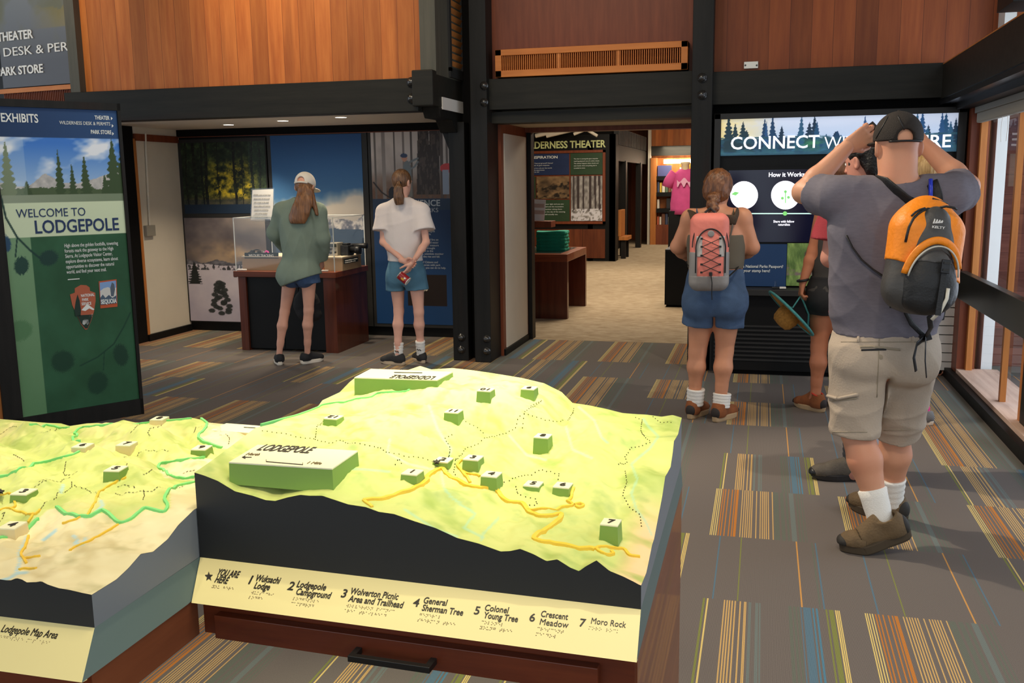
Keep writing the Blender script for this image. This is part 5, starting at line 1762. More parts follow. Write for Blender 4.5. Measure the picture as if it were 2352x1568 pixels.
TR = Terrain((FL, FR, BR, BL), 250, 240, (fa, [p[2] for p in fp]), (ba, [p[2] for p in bp_]), lb, rb, relief_r)
gy, gx = np.gradient(TR.Z)
nz = fbm(TR.XY[..., 0] * 9, TR.XY[..., 1] * 9)
cr = lerp((206, 208, 128), (182, 194, 112), nz * 1.8 - .5)
cr = lerp(cr, (222, 222, 160), np.clip((TR.Z - 1.02) * 14, 0, 1))
cr = lerp(cr, (150, 172, 98), np.clip((fbm(TR.XY[..., 0] * 26, TR.XY[..., 1] * 26) - .55) * 4, 0, 1) * .6)
cr = lerp(cr, (226, 194, 146), np.clip((TR.A - .93) * 22, 0, 1) * np.clip((.42 - TR.B) * 6, 0, 1))
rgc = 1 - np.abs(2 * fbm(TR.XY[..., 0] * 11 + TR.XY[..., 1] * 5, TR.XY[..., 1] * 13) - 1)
cr = lerp(cr, (150, 170, 84), np.clip((.72 - rgc) * 2.6, 0, 1) * .75)  # hillshade imitated in the print colour, darker green by ridged noise
RIV = [[(985, 930), (1005, 985), (1020, 1010), (1036, 1030), (1030, 1058), (1014, 1090), (1020, 1120), (1035, 1140), (1062, 1160), (1092, 1180), (1065, 1212), (1110, 1234)], [(1330, 935), (1365, 965), (1382, 1005), (1395, 1016)], [(1478, 962), (1490, 980), (1512, 1002), (1492, 1030), (1468, 1050), (1450, 1066), (1464, 1100), (1450, 1132), (1462, 1170), (1482, 1196), (1497, 1228)],
       [(1300, 980), (1315, 1032), (1360, 1052)], [(1170, 1000), (1210, 1045), (1255, 1056)], [(780, 1075), (840, 1078), (895, 1083)], [(895, 1010), (890, 1040), (940, 1066), (995, 1078)], [(930, 1170), (1000, 1215), (1050, 1232)], [(1145, 1190), (1110, 1225), (1105, 1240)]]
for ln in RIV:
    cr = put(cr, np.clip(1.9 - seg_dist(TR.px, TR.py, ln) / 2.0, 0, 1) * .55, (158, 200, 176))
TRAIL = [[(603, 993), (629, 995), (674, 1002), (710, 1011), (749, 1016), (786, 1014), (814, 1026), (864, 1029), (893, 1042), (940, 1053), (996, 1061)], [(744, 966), (727, 988), (724, 1014)], [(1029, 1083), (1030, 1050), (1034, 1033), (1022, 1010), (1040, 1000)],
         [(1058, 1108), (1042, 1085), (1050, 1055), (1070, 1030), (1110, 1010), (1145, 1000), (1185, 985), (1190, 965), (1230, 962), (1260, 972), (1290, 970), (1315, 952), (1318, 938)], [(1070, 970), (1100, 990), (1115, 1000)], [(1460, 960), (1475, 965), (1472, 990), (1480, 1005), (1495, 1018), (1450, 1030), (1435, 1050), (1440, 1065), (1420, 1070)],
         [(1436, 1085), (1440, 1110), (1430, 1140), (1446, 1166), (1470, 1185), (1474, 1215)], [(1170, 1108), (1210, 1092), (1245, 1080), (1285, 1090), (1278, 1115), (1310, 1130)], [(1185, 1120), (1190, 1138), (1230, 1150), (1234, 1162), (1195, 1168)], [(1085, 1118), (1120, 1112), (1165, 1112)], [(1220, 935), (1245, 925), (1205, 950), (1200, 985)], [(1500, 958), (1515, 972), (1545, 975)], [(908, 1068), (916, 1055), (925, 1072)]]
M1 = thing('relief_map', 'large yellow green relief map with black front on the nearer wooden table', 'relief map', (-.64, 2.02, ZS), 'tactile relief maps')
ex = dots(TR, TRAIL, .0105, .0014, (58, 50, 20))
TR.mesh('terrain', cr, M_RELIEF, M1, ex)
TR.wall('front_face', 'front', ZB, M_MAPBLACK, M1)
TR.wall('side_face', 'right', ZB, M_MAPGREY, M1)
TR.wall('side_face', 'left', ZB, M_MAPGREY, M1)
TR.wall('back_face', 'back', ZB, M_MAPBLACK, M1)
SBL, SBR, SFR = (-1.055, 1.533), (-.184, 1.497), (-.186, 2.466)
v = [(*SBL, ZS), (*SBR, ZS), (*FR, ZB), (*FL, ZB)]
pan = mesh_obj('label_panel', v + [(p[0], p[1] + .012, p[2] - .002) for p in v], [(0, 1, 2, 3), (7, 6, 5, 4), (0, 4, 5, 1), (1, 5, 6, 2), (2, 6, 7, 3), (3, 7, 4, 0)], M_PANEL, M1)
mesh_obj('base_strip', [(*SBR, ZS), (*SFR, ZS), (BR[0], BR[1], ZB), (*FR, ZB), (-1.09, 2.44, ZS), (-1.09, 2.44, ZB), (SBL[0], SBL[1] + .012, ZS), (FL[0], FL[1] + .01, ZB)],
         [(0, 1, 2, 3), (1, 4, 5, 2), (4, 6, 7, 5), (0, 6, 4, 1)], M_SLATE, M1)
LR = np.array(SBR + (ZS,)) - np.array(SBL + (ZS,)); LR = LR / np.linalg.norm(LR)
LU = np.array(FL + (ZB,)) - np.array(SBL + (ZS,)); LU = LU - LR * (LU @ LR); LU = LU / np.linalg.norm(LU)
lpl = letter_plane(np.array(SBL + (ZS,)), LR, LU)
LAB = [('YOU ARE', 497, 1321, 546, 1328, 14, 'HERE', 492, 1337, 520, 1341), ('Wuksachi', 585, 1334, 640, 1342, 14, 'Lodge', 582, 1351, 617, 1355), ('Lodgepole', 680, 1348, 746, 1356, 14, 'Campground', 678, 1365, 757, 1374),
       ('Wolverton Picnic', 803, 1364, 913, 1379, 14, 'Area and Trailhead', 800, 1381, 924, 1397), ('General', 971, 1385, 1024, 1392, 14, 'Sherman Tree', 968, 1402, 1062, 1414), ('Colonel', 1112, 1402, 1166, 1408, 14, 'Young Tree', 1110, 1419, 1189, 1429),
       ('Crescent', 1241, 1416, 1303, 1424, 14, 'Meadow', 1238, 1434, 1303, 1442), ('Moro Rock', 1356, 1432, 1436, 1440, 14, None, 0, 0, 0, 0)]
NUM = [None, ('1', 565, 1340), ('2', 659, 1354), ('3', 781, 1371), ('4', 947, 1392), ('5', 1087, 1410), ('6', 1214, 1426), ('7', 1329, 1438)]
for i, (a, x0, y0, x1, y1, cap, b, xb, yb, xc, yc) in enumerate(LAB):
    put_text(a, 'lettering', lpl, LR, x0, y0, x1, y1, cap, M_INK, pan, .012, 1, .001, .0005, LU)
    if b:
        put_text(b, 'lettering', lpl, LR, xb, yb, xc, yc, cap, M_INK, pan, .012, 1, .001, .0005, LU)
    if NUM[i]:
        put_text(NUM[i][0], 'numeral', lpl, LR, NUM[i][1], NUM[i][2], 0, 0, 18, M_INK, pan, .012, 1, .001, .0005, LU, fit=False)
    else:
        st = [(480 + (9.5 if k % 2 == 0 else 4) * math.sin(k * math.pi / 5), 1324 - (11 if k % 2 == 0 else 4.6) * math.cos(k * math.pi / 5)) for k in range(10)]
        decal('star', st, lpl, np.cross(LR, LU), M_INK, pan, .0005, .001)
    w = {0: ['you', 'here'], 1: ['wuksachi', 'lodge'], 2: ['lodgepole', 'campgrnd'], 3: ['wolverton picnic', 'area trailhead'], 4: ['general', 'sherman tree'], 5: ['colonel', 'young tree'], 6: ['crescent', 'meadow'], 7: ['moro rock']}[i]
    bx_, by_ = (xb, yb) if b else (x0, y0)
    braille([' '.join(w)] if i == 0 else w, lpl(bx_ - 2, by_ + 7), LR, LU, .0062, M_BRL, pan)
MAIN = [[(835, 1152), (850, 1150), (875, 1148), (905, 1140), (940, 1130), (965, 1118), (985, 1105), (975, 1096), (1010, 1079), (1017, 1076), (1020, 1088), (1035, 1098), (1065, 1112), (1085, 1120), (1110, 1122), (1140, 1125), (1150, 1140), (1156, 1153), (1180, 1155), (1205, 1160), (1210, 1175), (1235, 1188), (1255, 1190), (1291, 1182), (1288, 1192), (1268, 1210), (1240, 1226), (1222, 1240), (1250, 1248), (1300, 1255), (1340, 1264), (1366, 1262)]]
MINOR = [[(1095, 1058), (1062, 1058), (1048, 1070), (1062, 1086), (1072, 1098), (1080, 1110)], [(1062, 1086), (1085, 1092), (1102, 1095)], [(1210, 1172), (1240, 1173), (1290, 1169), (1320, 1163), (1300, 1153), (1312, 1147), (1314, 1132), (1319, 1125)], [(1320, 1163), (1332, 1159), (1342, 1164), (1330, 1170), (1322, 1164)],
         [(1366, 1262), (1385, 1257), (1420, 1262), (1434, 1262), (1446, 1280), (1470, 1280)], [(1370, 1264), (1392, 1278), (1412, 1275), (1404, 1269)], [(835, 1152), (846, 1160), (858, 1168)]]
for ln in MAIN:
    ribbon(TR, 'road', ln, .0112, .004, M_ROAD, M1)
for ln in MINOR:
    ribbon(TR, 'road', ln, .0072, .0035, M_ROAD, M1)
for s, px, py, h, w, d, rot, fl in (('1', 947, 1083, .012, .034, .036, -4, 0), ('2', 1018, 1055, .010, .034, .036, -4, 0), ('3', 1087, 1050, .018, .034, .036, -4, 0), ('4', 1129, 1088, .020, .034, .036, -4, 0), ('5', 1225, 1110, .010, .034, .036, -4, 0), ('6', 1293, 1113, .010, .034, .036, -4, 0),
                                    ('7', 1403, 1198, .036, .034, .036, -4, 0), ('8', 1247, 1000, .034, .034, .036, -4, 0), ('9', 1216, 890, .02, .034, .036, -4, 1), ('10', 1116, 894, .016, .034, .036, -4, 1), ('11', 1042, 943, .02, .034, .036, -4, 1), ('12', 766, 957, .016, .034, .036, -4, 1)):
    marker(TR, s, px, py, h, w, d, rot, M_SIDEG, M1, bool(fl))
sp = TR.hit(1003, 1064)
decal('here_star', [(1003 + (9 if k % 2 == 0 else 4) * math.sin(k * math.pi / 5), 1062 - (6 if k % 2 == 0 else 2.6) * math.cos(k * math.pi / 5)) for k in range(10)], lambda a, b: atZ(a, b, sp[2] + .006), (0, 0, 1), M_INK, M1, 0, .003)


def plate(T, quad, z, parent, side, drop):
    P = [atZ(a, b, z) for a, b in quad]
    c = sum(P) / 4
    bt = [c + (p - c) * 1.012 for p in P]
    v = [(p[0], p[1], T.height(p[0], p[1]) - .006) for p in bt] + [tuple(p) for p in P]
    b_ = mesh_obj('title_block', v, [(0, 3, 2, 1), (4, 5, 6, 7), (0, 1, 5, 4), (1, 2, 6, 5), (2, 3, 7, 6), (3, 0, 4, 7)], side, parent)
    v2 = [tuple(p + [0, 0, .0003]) for p in P] + [tuple(p + [0, 0, .003]) for p in P]
    mesh_obj('top_plate', v2, [(0, 3, 2, 1), (4, 5, 6, 7), (0, 1, 5, 4), (1, 2, 6, 5), (2, 3, 7, 6), (3, 0, 4, 7)], M_CREAM, b_)
    return b_


Z1 = 1.052
b_ = plate(TR, [(526, 1064), (763, 1079), (822, 1038), (592, 1024)], Z1, M1, M_SIDEG, 0)
zp = lambda z: (lambda a, b: atZ(a, b, z))
r_ = atZ(763, 1079, Z1) - atZ(526, 1064, Z1); r_ = r_ / np.linalg.norm(r_)
u_ = np.cross((0, 0, 1), r_)
tz1 = zp(Z1 + .003)
put_text('LODGEPOLE', 'lettering', tz1, r_, 588, 1034, 706, 1041, 13, M_MKT, b_, .012, 1, .0008, .0005, u_)
put_text('North', 'lettering', tz1, r_, 563, 1045, 591, 1047, 5, M_BRL, b_, .0, 1, .0008, .0005, u_)
put_text('1 Mile', 'lettering', tz1, r_, 702, 1065, 733, 1067, 5, M_BRL, b_, .0, 1, .0008, .0005, u_)
for q in ([(556, 1050), (578, 1050), (578, 1051), (556, 1051)], [(556, 1050.5), (563, 1047), (564, 1048), (558, 1050.5), (564, 1053), (563, 1054)], [(611, 1060), (695, 1067), (695, 1068), (611, 1061)], [(611, 1056), (612, 1056), (612, 1061), (611, 1061)], [(695, 1063), (696, 1063), (696, 1068), (695, 1068)]):
    decal('scale_mark', q, tz1, (0, 0, 1), M_MKT, b_, .0005, .0008)
Z2 = 1.098
b2_ = plate(TR, [(814, 869), (1004, 875), (1040, 856), (852, 849)], Z2, M1, M_SIDEG, 0)
tz2 = zp(Z2 + .003)
put_text('LODGEPOLE', 'lettering', tz2, -r_, 1003, 865, 906, 862, 7, M_MKT, b2_, .012, 1, .0008, .0005, -u_)
decal('scale_mark', [(905, 855), (970, 856), (970, 857), (905, 856)], tz2, (0, 0, 1), M_MKT, b2_, .0005, .0008)
ribbon(TR, 'boundary_band', [(600, 976), (640, 966), (690, 952), (728, 938), (740, 931), (790, 926), (850, 915), (865, 906), (900, 905), (935, 902), (948, 890), (943, 880), (950, 876)], .006, .003, M_BOUND, M1)

# table under the right map
W1 = thing('map_table', 'cherry table with a long drawer under the big relief map', 'table', (-.62, 2.0, 0), 'relief map tables')
ap = lambda x: 1.565 - .04 * (x + 1.05) / .86
mb = MB()
mb.obox(((-1.05 - .19) / 2, 1.556, .762), (.43, -.02, 0), (0, .012, 0), (0, 0, .037))
build(mb, 'apron', M_MAPW, W1)
build(MB().box(-1.05, -.19, 1.56, 2.46, .785, .799), 'top_board', M_MAPW, W1)
build(MB().box(-.205, -.187, 1.535, 2.46, 0, .799), 'side_panel', M_MAPW2, W1, bevel=.001)
build(MB().box(-.62, -.205, 2.40, 2.42, 0, .785), 'back_panel', M_MAPW2, W1)
dl = np.array([-1.013, 1.541, 0]); dr = np.array([-.252, 1.507, 0])
dd = (dr - dl) / np.linalg.norm(dr - dl)
dn = np.array([dd[1], -dd[0], 0])
dc = (dl + dr) / 2
mb = MB()
mb.obox(dc - dn * .010 + [0, 0, .751], dd * np.linalg.norm(dr - dl) / 2, dn * .010, np.array([0, 0, .024]))
dw = build(mb, 'drawer', M_MAPW, W1, bevel=.0015)
M_HANDLE = mat('black_handle', (46, 44, 42), .3, metal=.6)
h0, h1 = atZ(800, 1508, .748), atZ(990, 1533, .748)
s0_, s1_ = (h0 - dl) @ dd, (h1 - dl) @ dd
mb = MB()
hp = lambda s, o, z=.746: dl + dd * s + dn * o + np.array([0, 0, z])
mb.obox(hp((s0_ + s1_) / 2, .030), dd * (s1_ - s0_) / 2, dn * .006, np.array([0, 0, .006]))
for s in (s0_ + .006, s1_ - .006):
    mb.obox(hp(s, .012), dd * .006, dn * .014, np.array([0, 0, .006]))
build(mb, 'handle', M_HANDLE, dw, bevel=.001)

# ================= left map
LX0 = -2.62
GL, GR, HR, HL = (LX0, 1.30), (-1.089, 1.302), (-1.094, 2.24), (LX0, 2.24)
Fq = [(0, 1330), (15, 1332), (25, 1332), (38, 1327), (50, 1330), (62, 1337), (85, 1336), (95, 1334), (110, 1342), (135, 1350), (160, 1354), (190, 1361), (216, 1366)]
fq = [on_plane(a, b, GL, GR) for a, b in Fq]
qa = [0] + [(p[0] - GL[0]) / (GR[0] - GL[0]) for p in fq]
Bq = [(0, 962), (60, 967), (110, 971), (140, 972), (160, 978), (200, 972), (225, 971), (250, 975), (283, 964), (310, 970), (340, 971), (365, 964), (390, 962), (418, 960), (440, 959), (460, 963), (480, 970), (510, 973), (590, 979)]
bq = [on_plane(a, b, HL, HR) for a, b in Bq]
qb = [0] + [(p[0] - HL[0]) / (HR[0] - HL[0]) for p in bq] + [1]
lz_ = [.93] + [p[2] for p in fq]
bz_ = [.95] + [p[2] for p in bq] + [.95]
rq = ([0, .07, .107, .147, .185, .236, .275, .335, .5, .7, 1], [fq[-1][2], .915, .922, .934, .924, .931, .946, .958, .95, .945, .948])


def relief_l(x, y, A, B):
    q = x * .55 + y * .9
    r = np.abs(((q * 6.2 + .5 * fbm(x * 5, y * 5)) % 1) - .5) * 2
    z = .034 * (1 - r) * np.clip((B - .18) * 3, 0, 1) * (.5 + fbm(x * 4, y * 4))
    rg = 1 - np.abs(2 * fbm(x * 9 + 3, y * 9) - 1)
    z += 0.026 * (rg - .7) + .018 * (fbm(x * 22, y * 22) - .5) + .009 * (fbm(x * 60, y * 60) - .5)
    return z - .008


TL_ = Terrain((GL, GR, HR, HL), 330, 220, (qa, lz_), (qb, bz_), ([0, 1], [.93, .95]), rq, relief_l)
LOW = [(-400, 1245), (0, 1238), (30, 1235), (60, 1222), (88, 1192), (110, 1172), (130, 1166), (150, 1182), (180, 1188), (205, 1190), (230, 1178), (240, 1176), (275, 1204), (300, 1196), (320, 1180), (335, 1168), (360, 1175), (380, 1178), (390, 1165), (376, 1150), (385, 1130), (410, 1115), (447, 1108)]
lx = [p[0] for p in LOW if p[0] != 376]
ly = [p[1] for p in LOW if p[0] != 376]
n1 = fbm(TL_.XY[..., 0] * 12, TL_.XY[..., 1] * 12)
cg = lerp((210, 212, 132), (186, 198, 112), n1 * 1.8 - .5)
cg = lerp(cg, (222, 204, 150), np.clip((fbm(TL_.XY[..., 0] * 7 + 4, TL_.XY[..., 1] * 7) - .56) * 5, 0, 1) * .7)
ct = lerp((232, 220, 176), (214, 200, 152), n1 * 1.8 - .5)
ct = lerp(ct, (176, 168, 120), np.clip((fbm(TL_.XY[..., 0] * 24, TL_.XY[..., 1] * 24) - .56) * 4, 0, 1) * .6)
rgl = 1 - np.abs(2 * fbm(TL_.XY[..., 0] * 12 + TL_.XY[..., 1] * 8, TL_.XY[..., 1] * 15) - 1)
cg = lerp(cg, (156, 172, 88), np.clip((.72 - rgl) * 2.6, 0, 1) * .75)  # relief shading put into the green print as a ridged tint
ct = lerp(ct, (190, 172, 122), np.clip((.72 - rgl) * 2.4, 0, 1) * .7)  # same relief shading put into the tan print
tan = TL_.py > np.interp(TL_.px, lx, ly)
isl = [(380, 1098), (362, 1076), (366, 1064), (392, 1062), (420, 1058), (470, 1052), (520, 1060), (520, 1104), (447, 1104)]


def inside(px, py, poly):
    r = np.zeros(px.shape, bool)
    for (x0, y0), (x1, y1) in zip(poly, poly[1:] + poly[:1]):
        c = ((y0 > py) != (y1 > py)) & (px < (x1 - x0) * (py - y0) / (y1 - y0 + 1e-9) + x0)
        r ^= c
    return r


tan |= inside(TL_.px, TL_.py, isl) | inside(TL_.px, TL_.py, [(478, 968), (455, 1000), (456, 1013), (505, 1030), (700, 1050), (700, 965)])
cl = np.where(tan[..., None], ct, cg)
for ln in ([(0, 1333), (20, 1328), (40, 1316), (62, 1314)], [(62, 1232), (45, 1270), (46, 1290), (38, 1312)], [(170, 1230), (178, 1240), (172, 1247), (190, 1250), (196, 1236)], [(145, 1115), (140, 1130)], [(232, 1150), (236, 1160), (222, 1176)], [(128, 1218), (100, 1240)]):
    cl = put(cl, np.clip(2.0 - seg_dist(TL_.px, TL_.py, ln) / 2.2, 0, 1) * .85, (168, 204, 214))
DASH = [[(160, 1092), (150, 1098), (146, 1088), (152, 1062)], [(178, 1083), (160, 1092)], [(230, 1145), (205, 1128), (185, 1120), (172, 1118)], [(165, 1110), (165, 1120), (150, 1130), (132, 1138), (125, 1150), (105, 1156), (95, 1170), (90, 1176)], [(108, 1108), (90, 1120), (60, 1125)], [(90, 1112), (120, 1106), (140, 1110), (160, 1098)], [(5, 1185), (12, 1180), (6, 1192), (0, 1198)],
        [(265, 1135), (280, 1140), (310, 1132), (350, 1130), (400, 1122), (420, 1118)], [(270, 1120), (295, 1118), (310, 1128)], [(330, 1130), (332, 1140), (328, 1150)], [(300, 1000), (310, 985), (330, 972)], [(345, 1005), (340, 995), (352, 985), (372, 975)], [(285, 1050), (320, 1040), (360, 1038), (390, 1040)], [(445, 998), (450, 985), (470, 978)], [(525, 1022), (528, 1010), (505, 1000)], [(420, 1092), (430, 1088), (447, 1080)], [(0, 1000), (20, 985), (40, 980)], [(95, 997), (115, 992), (130, 985)], [(55, 1060), (50, 1055), (30, 1046)], [(350, 1080), (342, 1085), (330, 1092)], [(290, 1085), (292, 1066)]]
M2 = thing('relief_map', 'cream and green relief map with a lime boundary line at the lower left', 'relief map', (-1.85, 1.77, ZS), 'tactile relief maps')
ex = dots(TL_, DASH, .0075, .0009, (70, 60, 30), .0045)
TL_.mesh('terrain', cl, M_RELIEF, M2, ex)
TL_.wall('front_face', 'front', ZB, M_MAPBLACK, M2)
TL_.wall('side_face', 'right', ZB, M_MAPGREY, M2)
TL_.wall('back_face', 'back', ZB, M_MAPBLACK, M2)
TL_.wall('side_face', 'left', ZB, M_MAPGREY, M2)
PBL, PBR = (LX0, 1.225), (-1.058, 1.224)
v = [(*PBL, ZS), (*PBR, ZS), (*GR, ZB), (*GL, ZB)]
pan2 = mesh_obj('label_panel', v + [(p[0], p[1] + .012, p[2] - .002) for p in v], [(0, 1, 2, 3), (7, 6, 5, 4), (0, 4, 5, 1), (1, 5, 6, 2), (2, 6, 7, 3), (3, 7, 4, 0)], M_PANEL, M2)
mesh_obj('base_strip', [(PBR[0], PBR[1], ZS), (-1.058, 1.525, ZS), (-1.090, 1.60, ZB), (*GR, ZB), (-1.09, 2.24, ZS), (-1.093, 2.24, ZB), (LX0, 2.24, ZS), (LX0, 2.24, ZB)], [(0, 1, 2, 3), (1, 4, 5, 2), (4, 6, 7, 5)], M_SLATE, M2)
QR = np.array([1.0, 0, 0]); QU = np.array([0, GR[1] - PBR[1], ZB - ZS]); QU = QU / np.linalg.norm(QU)
qpl = letter_plane(np.array([LX0, 1.225, ZS]), QR, QU)
put_text('Lodgepole Map Area', 'lettering', qpl, QR, 1, 1451, 126, 1471, 15, M_INK, pan2, .012, 1, .001, .0005, QU)
braille(['lodgepole map area'], qpl(-4, 1459), QR, QU, .0062, M_BRL, pan2)
RD = [[(0, 1173), (15, 1168), (26, 1170), (44, 1179), (53, 1176), (66, 1185), (81, 1184), (92, 1175)], [(32, 1149), (37, 1164), (28, 1170)], [(77, 1186), (70, 1196), (63, 1205)], [(-20, 1143), (0, 1142), (15, 1136), (26, 1134)], [(290, 1097), (250, 1117), (227, 1132), (220, 1153), (208, 1174), (199, 1187)], [(188, 1191), (165, 1199), (144, 1206)], [(272, 1208), (235, 1228), (199, 1248), (173, 1257), (161, 1265)], [(66, 1233), (58, 1262), (47, 1271), (51, 1281), (61, 1294)], [(92, 1277), (75, 1283), (56, 1283)], [(44, 1309), (64, 1308), (83, 1307)]]
for ln in RD:
    ribbon(TL_, 'road', ln, .0052, .003, M_ROAD, M2)
BD = [LOW[1:5], LOW[6:], [(447, 1100), (420, 1100), (390, 1098), (380, 1082), (362, 1077), (365, 1065), (392, 1062), (420, 1058), (470, 1052)], [(510, 1032), (480, 1021), (456, 1012), (455, 1001), (473, 986), (477, 972), (462, 964)], [(440, 963), (400, 966), (340, 972), (280, 972), (230, 979), (190, 982)], [(188, 984), (168, 998), (180, 1001), (165, 1006), (172, 1014), (184, 1017)], [(192, 1034), (170, 1045), (145, 1052), (100, 1064), (70, 1068), (40, 1085), (0, 1096)], [(68, 978), (95, 977), (120, 980), (135, 984), (158, 984)]]
for ln in BD:
    ribbon(TL_, 'boundary_band', ln, .0075, .004, M_BOUND, M2)
for s, px, py, h, w, d, rot, sd in (('3', 55, 1128, .016, .036, .040, 8, M_SIDEG), ('4', 28, 1205, .018, .036, .040, 8, M_SIDET), ('5', 266, 1075, .018, .036, .040, 8, M_SIDEG), ('6', 190, 1022, .014, .036, .040, 8, M_SIDET), ('7', 291, 1018, .012, .036, .040, 8, M_SIDET), ('8', 366, 960, .012, .036, .040, 8, M_SIDET), ('9', 463, 1027, .014, .036, .040, 8, M_SIDEG)):
    marker(TL_, s, px, py, h, w, d, rot, sd, M2)
b_ = plate(TL_, [(483, 990), (620, 1000), (650, 984), (520, 974)], .972, M2, M_SIDET, 0)
decal('scale_mark', [(560, 981), (640, 986), (640, 987), (560, 982)], zp(.975), (0, 0, 1), M_MKT, b_, .0005, .0008)
sp = TL_.hit(4, 1130)
decal('here_star', [(2 + (9 if k % 2 == 0 else 4) * math.sin(k * math.pi / 5), 1130 - (6 if k % 2 == 0 else 2.6) * math.cos(k * math.pi / 5)) for k in range(10)], lambda a, b: atZ(a, b, sp[2] + .006), (0, 0, 1), M_INK, M2, 0, .003)
W2 = thing('map_table', 'cherry table under the left relief map', 'table', (-1.85, 1.75, 0), 'relief map tables')
build(MB().box(LX0, -1.062, 1.228, 1.25, .722, .799), 'apron', M_MAPW, W2)
build(MB().box(-1.08, -1.060, 1.25, 1.56, .722, .799), 'apron', M_MAPW2, W2)
build(MB().box(LX0, -1.08, 1.25, 2.22, .785, .799), 'top_board', M_MAPW, W2)
build(MB().box(LX0, LX0 + .03, 1.25, 2.22, 0, .785), 'side_panel', M_MAPW2, W2)
build(MB().box(-2.3, -2.2, 1.4, 2.1, 0, .785), 'pedestal', M_MAPW2, W2)
# ------------------------------------------------------------------ sculpted solids
class Blob:
    """Signed distance solid on a grid, meshed as one smooth surface."""

    def __init__(s, lo, hi, h):
        s.lo, s.h = np.array(lo, float), h
        s.n = np.maximum(4, np.ceil((np.array(hi, float) - s.lo) / h).astype(int) + 1)
        s.ax = [s.lo[i] + h * np.arange(s.n[i]) for i in range(3)]
        s.d = np.full(tuple(s.n), .3, np.float32)

    def _sl(s, lo, hi):
        a = np.clip(np.floor((np.asarray(lo) - s.lo) / s.h).astype(int), 0, s.n)
        b = np.clip(np.ceil((np.asarray(hi) - s.lo) / s.h).astype(int) + 1, 0, s.n)
        return tuple(slice(a[i], b[i]) for i in range(3))

    def _pts(s, sl):
        return np.meshgrid(s.ax[0][sl[0]], s.ax[1][sl[1]], s.ax[2][sl[2]], indexing='ij', sparse=True)

    def _merge(s, sl, d, k, sub=False):
        o = s.d[sl]
        if o.size == 0:
            return
        if sub:
            d = -d
            h = np.clip(.5 - .5 * (o - d) / k, 0, 1)
            s.d[sl] = o * (1 - h) + d * h + k * h * (1 - h)
        else:
            h = np.clip(.5 + .5 * (o - d) / k, 0, 1)
            s.d[sl] = o * (1 - h) + d * h - k * h * (1 - h)

    def cone(s, a, b, ra, rb, k=.015, cut=False, sub=False, flat=None):
        a, b = np.asarray(a, float), np.asarray(b, float)
        m = max(ra, rb) + k * 1.5 + s.h * 2
        sl = s._sl(np.minimum(a, b) - m, np.maximum(a, b) + m)
        X, Y, Z = s._pts(sl)
        e = b - a
        L2 = e @ e + 1e-12
        tt = ((X - a[0]) * e[0] + (Y - a[1]) * e[1] + (Z - a[2]) * e[2]) / L2
        t = np.clip(tt, 0, 1)
        dx, dy, dz = X - a[0] - t * e[0], Y - a[1] - t * e[1], Z - a[2] - t * e[2]
        if flat is not None:
            f, q = flat
            f = np.asarray(f, float)
            pr = dx * f[0] + dy * f[1] + dz * f[2]
            g = pr * (1 / q - 1)
            dx, dy, dz = dx + f[0] * g, dy + f[1] * g, dz + f[2] * g
        d = np.sqrt(dx * dx + dy * dy + dz * dz) - (ra + (rb - ra) * t)
        if cut:
            d = np.maximum(d, (tt - 1) * math.sqrt(L2))
        s._merge(sl, d, k, sub)
        return s

    def ell(s, c, r, ax=None, k=.02, sub=False):
        c, r = np.asarray(c, float), np.asarray(r, float)
        A = np.eye(3) if ax is None else np.asarray(ax, float)
        m = max(r) + k * 1.5 + s.h * 2
        sl = s._sl(c - m, c + m)
        X, Y, Z = s._pts(sl)
        X, Y, Z = X - c[0], Y - c[1], Z - c[2]
        q = [(X * A[i][0] + Y * A[i][1] + Z * A[i][2]) for i in range(3)]
        k0 = np.sqrt(sum((q[i] / r[i]) ** 2 for i in range(3)))
        k1 = np.sqrt(sum((q[i] / r[i] ** 2) ** 2 for i in range(3))) + 1e-9
        s._merge(sl, k0 * (k0 - 1) / k1, k, sub)
        return s

    def rbox(s, c, hx, ax, rad, k=.01, sub=False):
        c, hx = np.asarray(c, float), np.asarray(hx, float)
        A = np.asarray(ax, float)
        m = np.linalg.norm(hx) + k + s.h * 2
        sl = s._sl(c - m, c + m)
        X, Y, Z = s._pts(sl)
        X, Y, Z = X - c[0], Y - c[1], Z - c[2]
        q = [np.abs(X * A[i][0] + Y * A[i][1] + Z * A[i][2]) - (hx[i] - rad) for i in range(3)]
        d = np.sqrt(sum(np.maximum(t, 0) ** 2 for t in q)) + np.minimum(np.maximum(np.maximum(q[0], q[1]), q[2]), 0) - rad
        s._merge(sl, d, k, sub)
        return s

    def cut(s, p, n, k=.004):
        """Keep the side away from n."""
        X, Y, Z = np.meshgrid(*s.ax, indexing='ij', sparse=True)
        n = np.asarray(n, float)
        d = (X - p[0]) * n[0] + (Y - p[1]) * n[1] + (Z - p[2]) * n[2]
        s.d = np.maximum(s.d, d).astype(np.float32)
        return s

    def wrinkle(s, amp, fr, seed=0, st=(1, 1, 1), n=4):
        r = np.random.RandomState(seed)
        X, Y, Z = np.meshgrid(*s.ax, indexing='ij', sparse=True)
        w = 0
        for i in range(n):
            v = r.randn(3) * st
            v /= np.linalg.norm(v)
            u = r.randn(3)
            u /= np.linalg.norm(u)
            f = fr * (.7 + .9 * r.rand())
            ph = f * (v[0] * X + v[1] * Y + v[2] * Z) + 1.6 * np.sin(f * .45 * (u[0] * X + u[1] * Y + u[2] * Z) + r.rand() * 6) + r.rand() * 6
            w = w + (1 - np.abs(np.sin(ph))) ** 2
        s.d = (s.d - amp * (w / n - .35)).astype(np.float32)
        return s

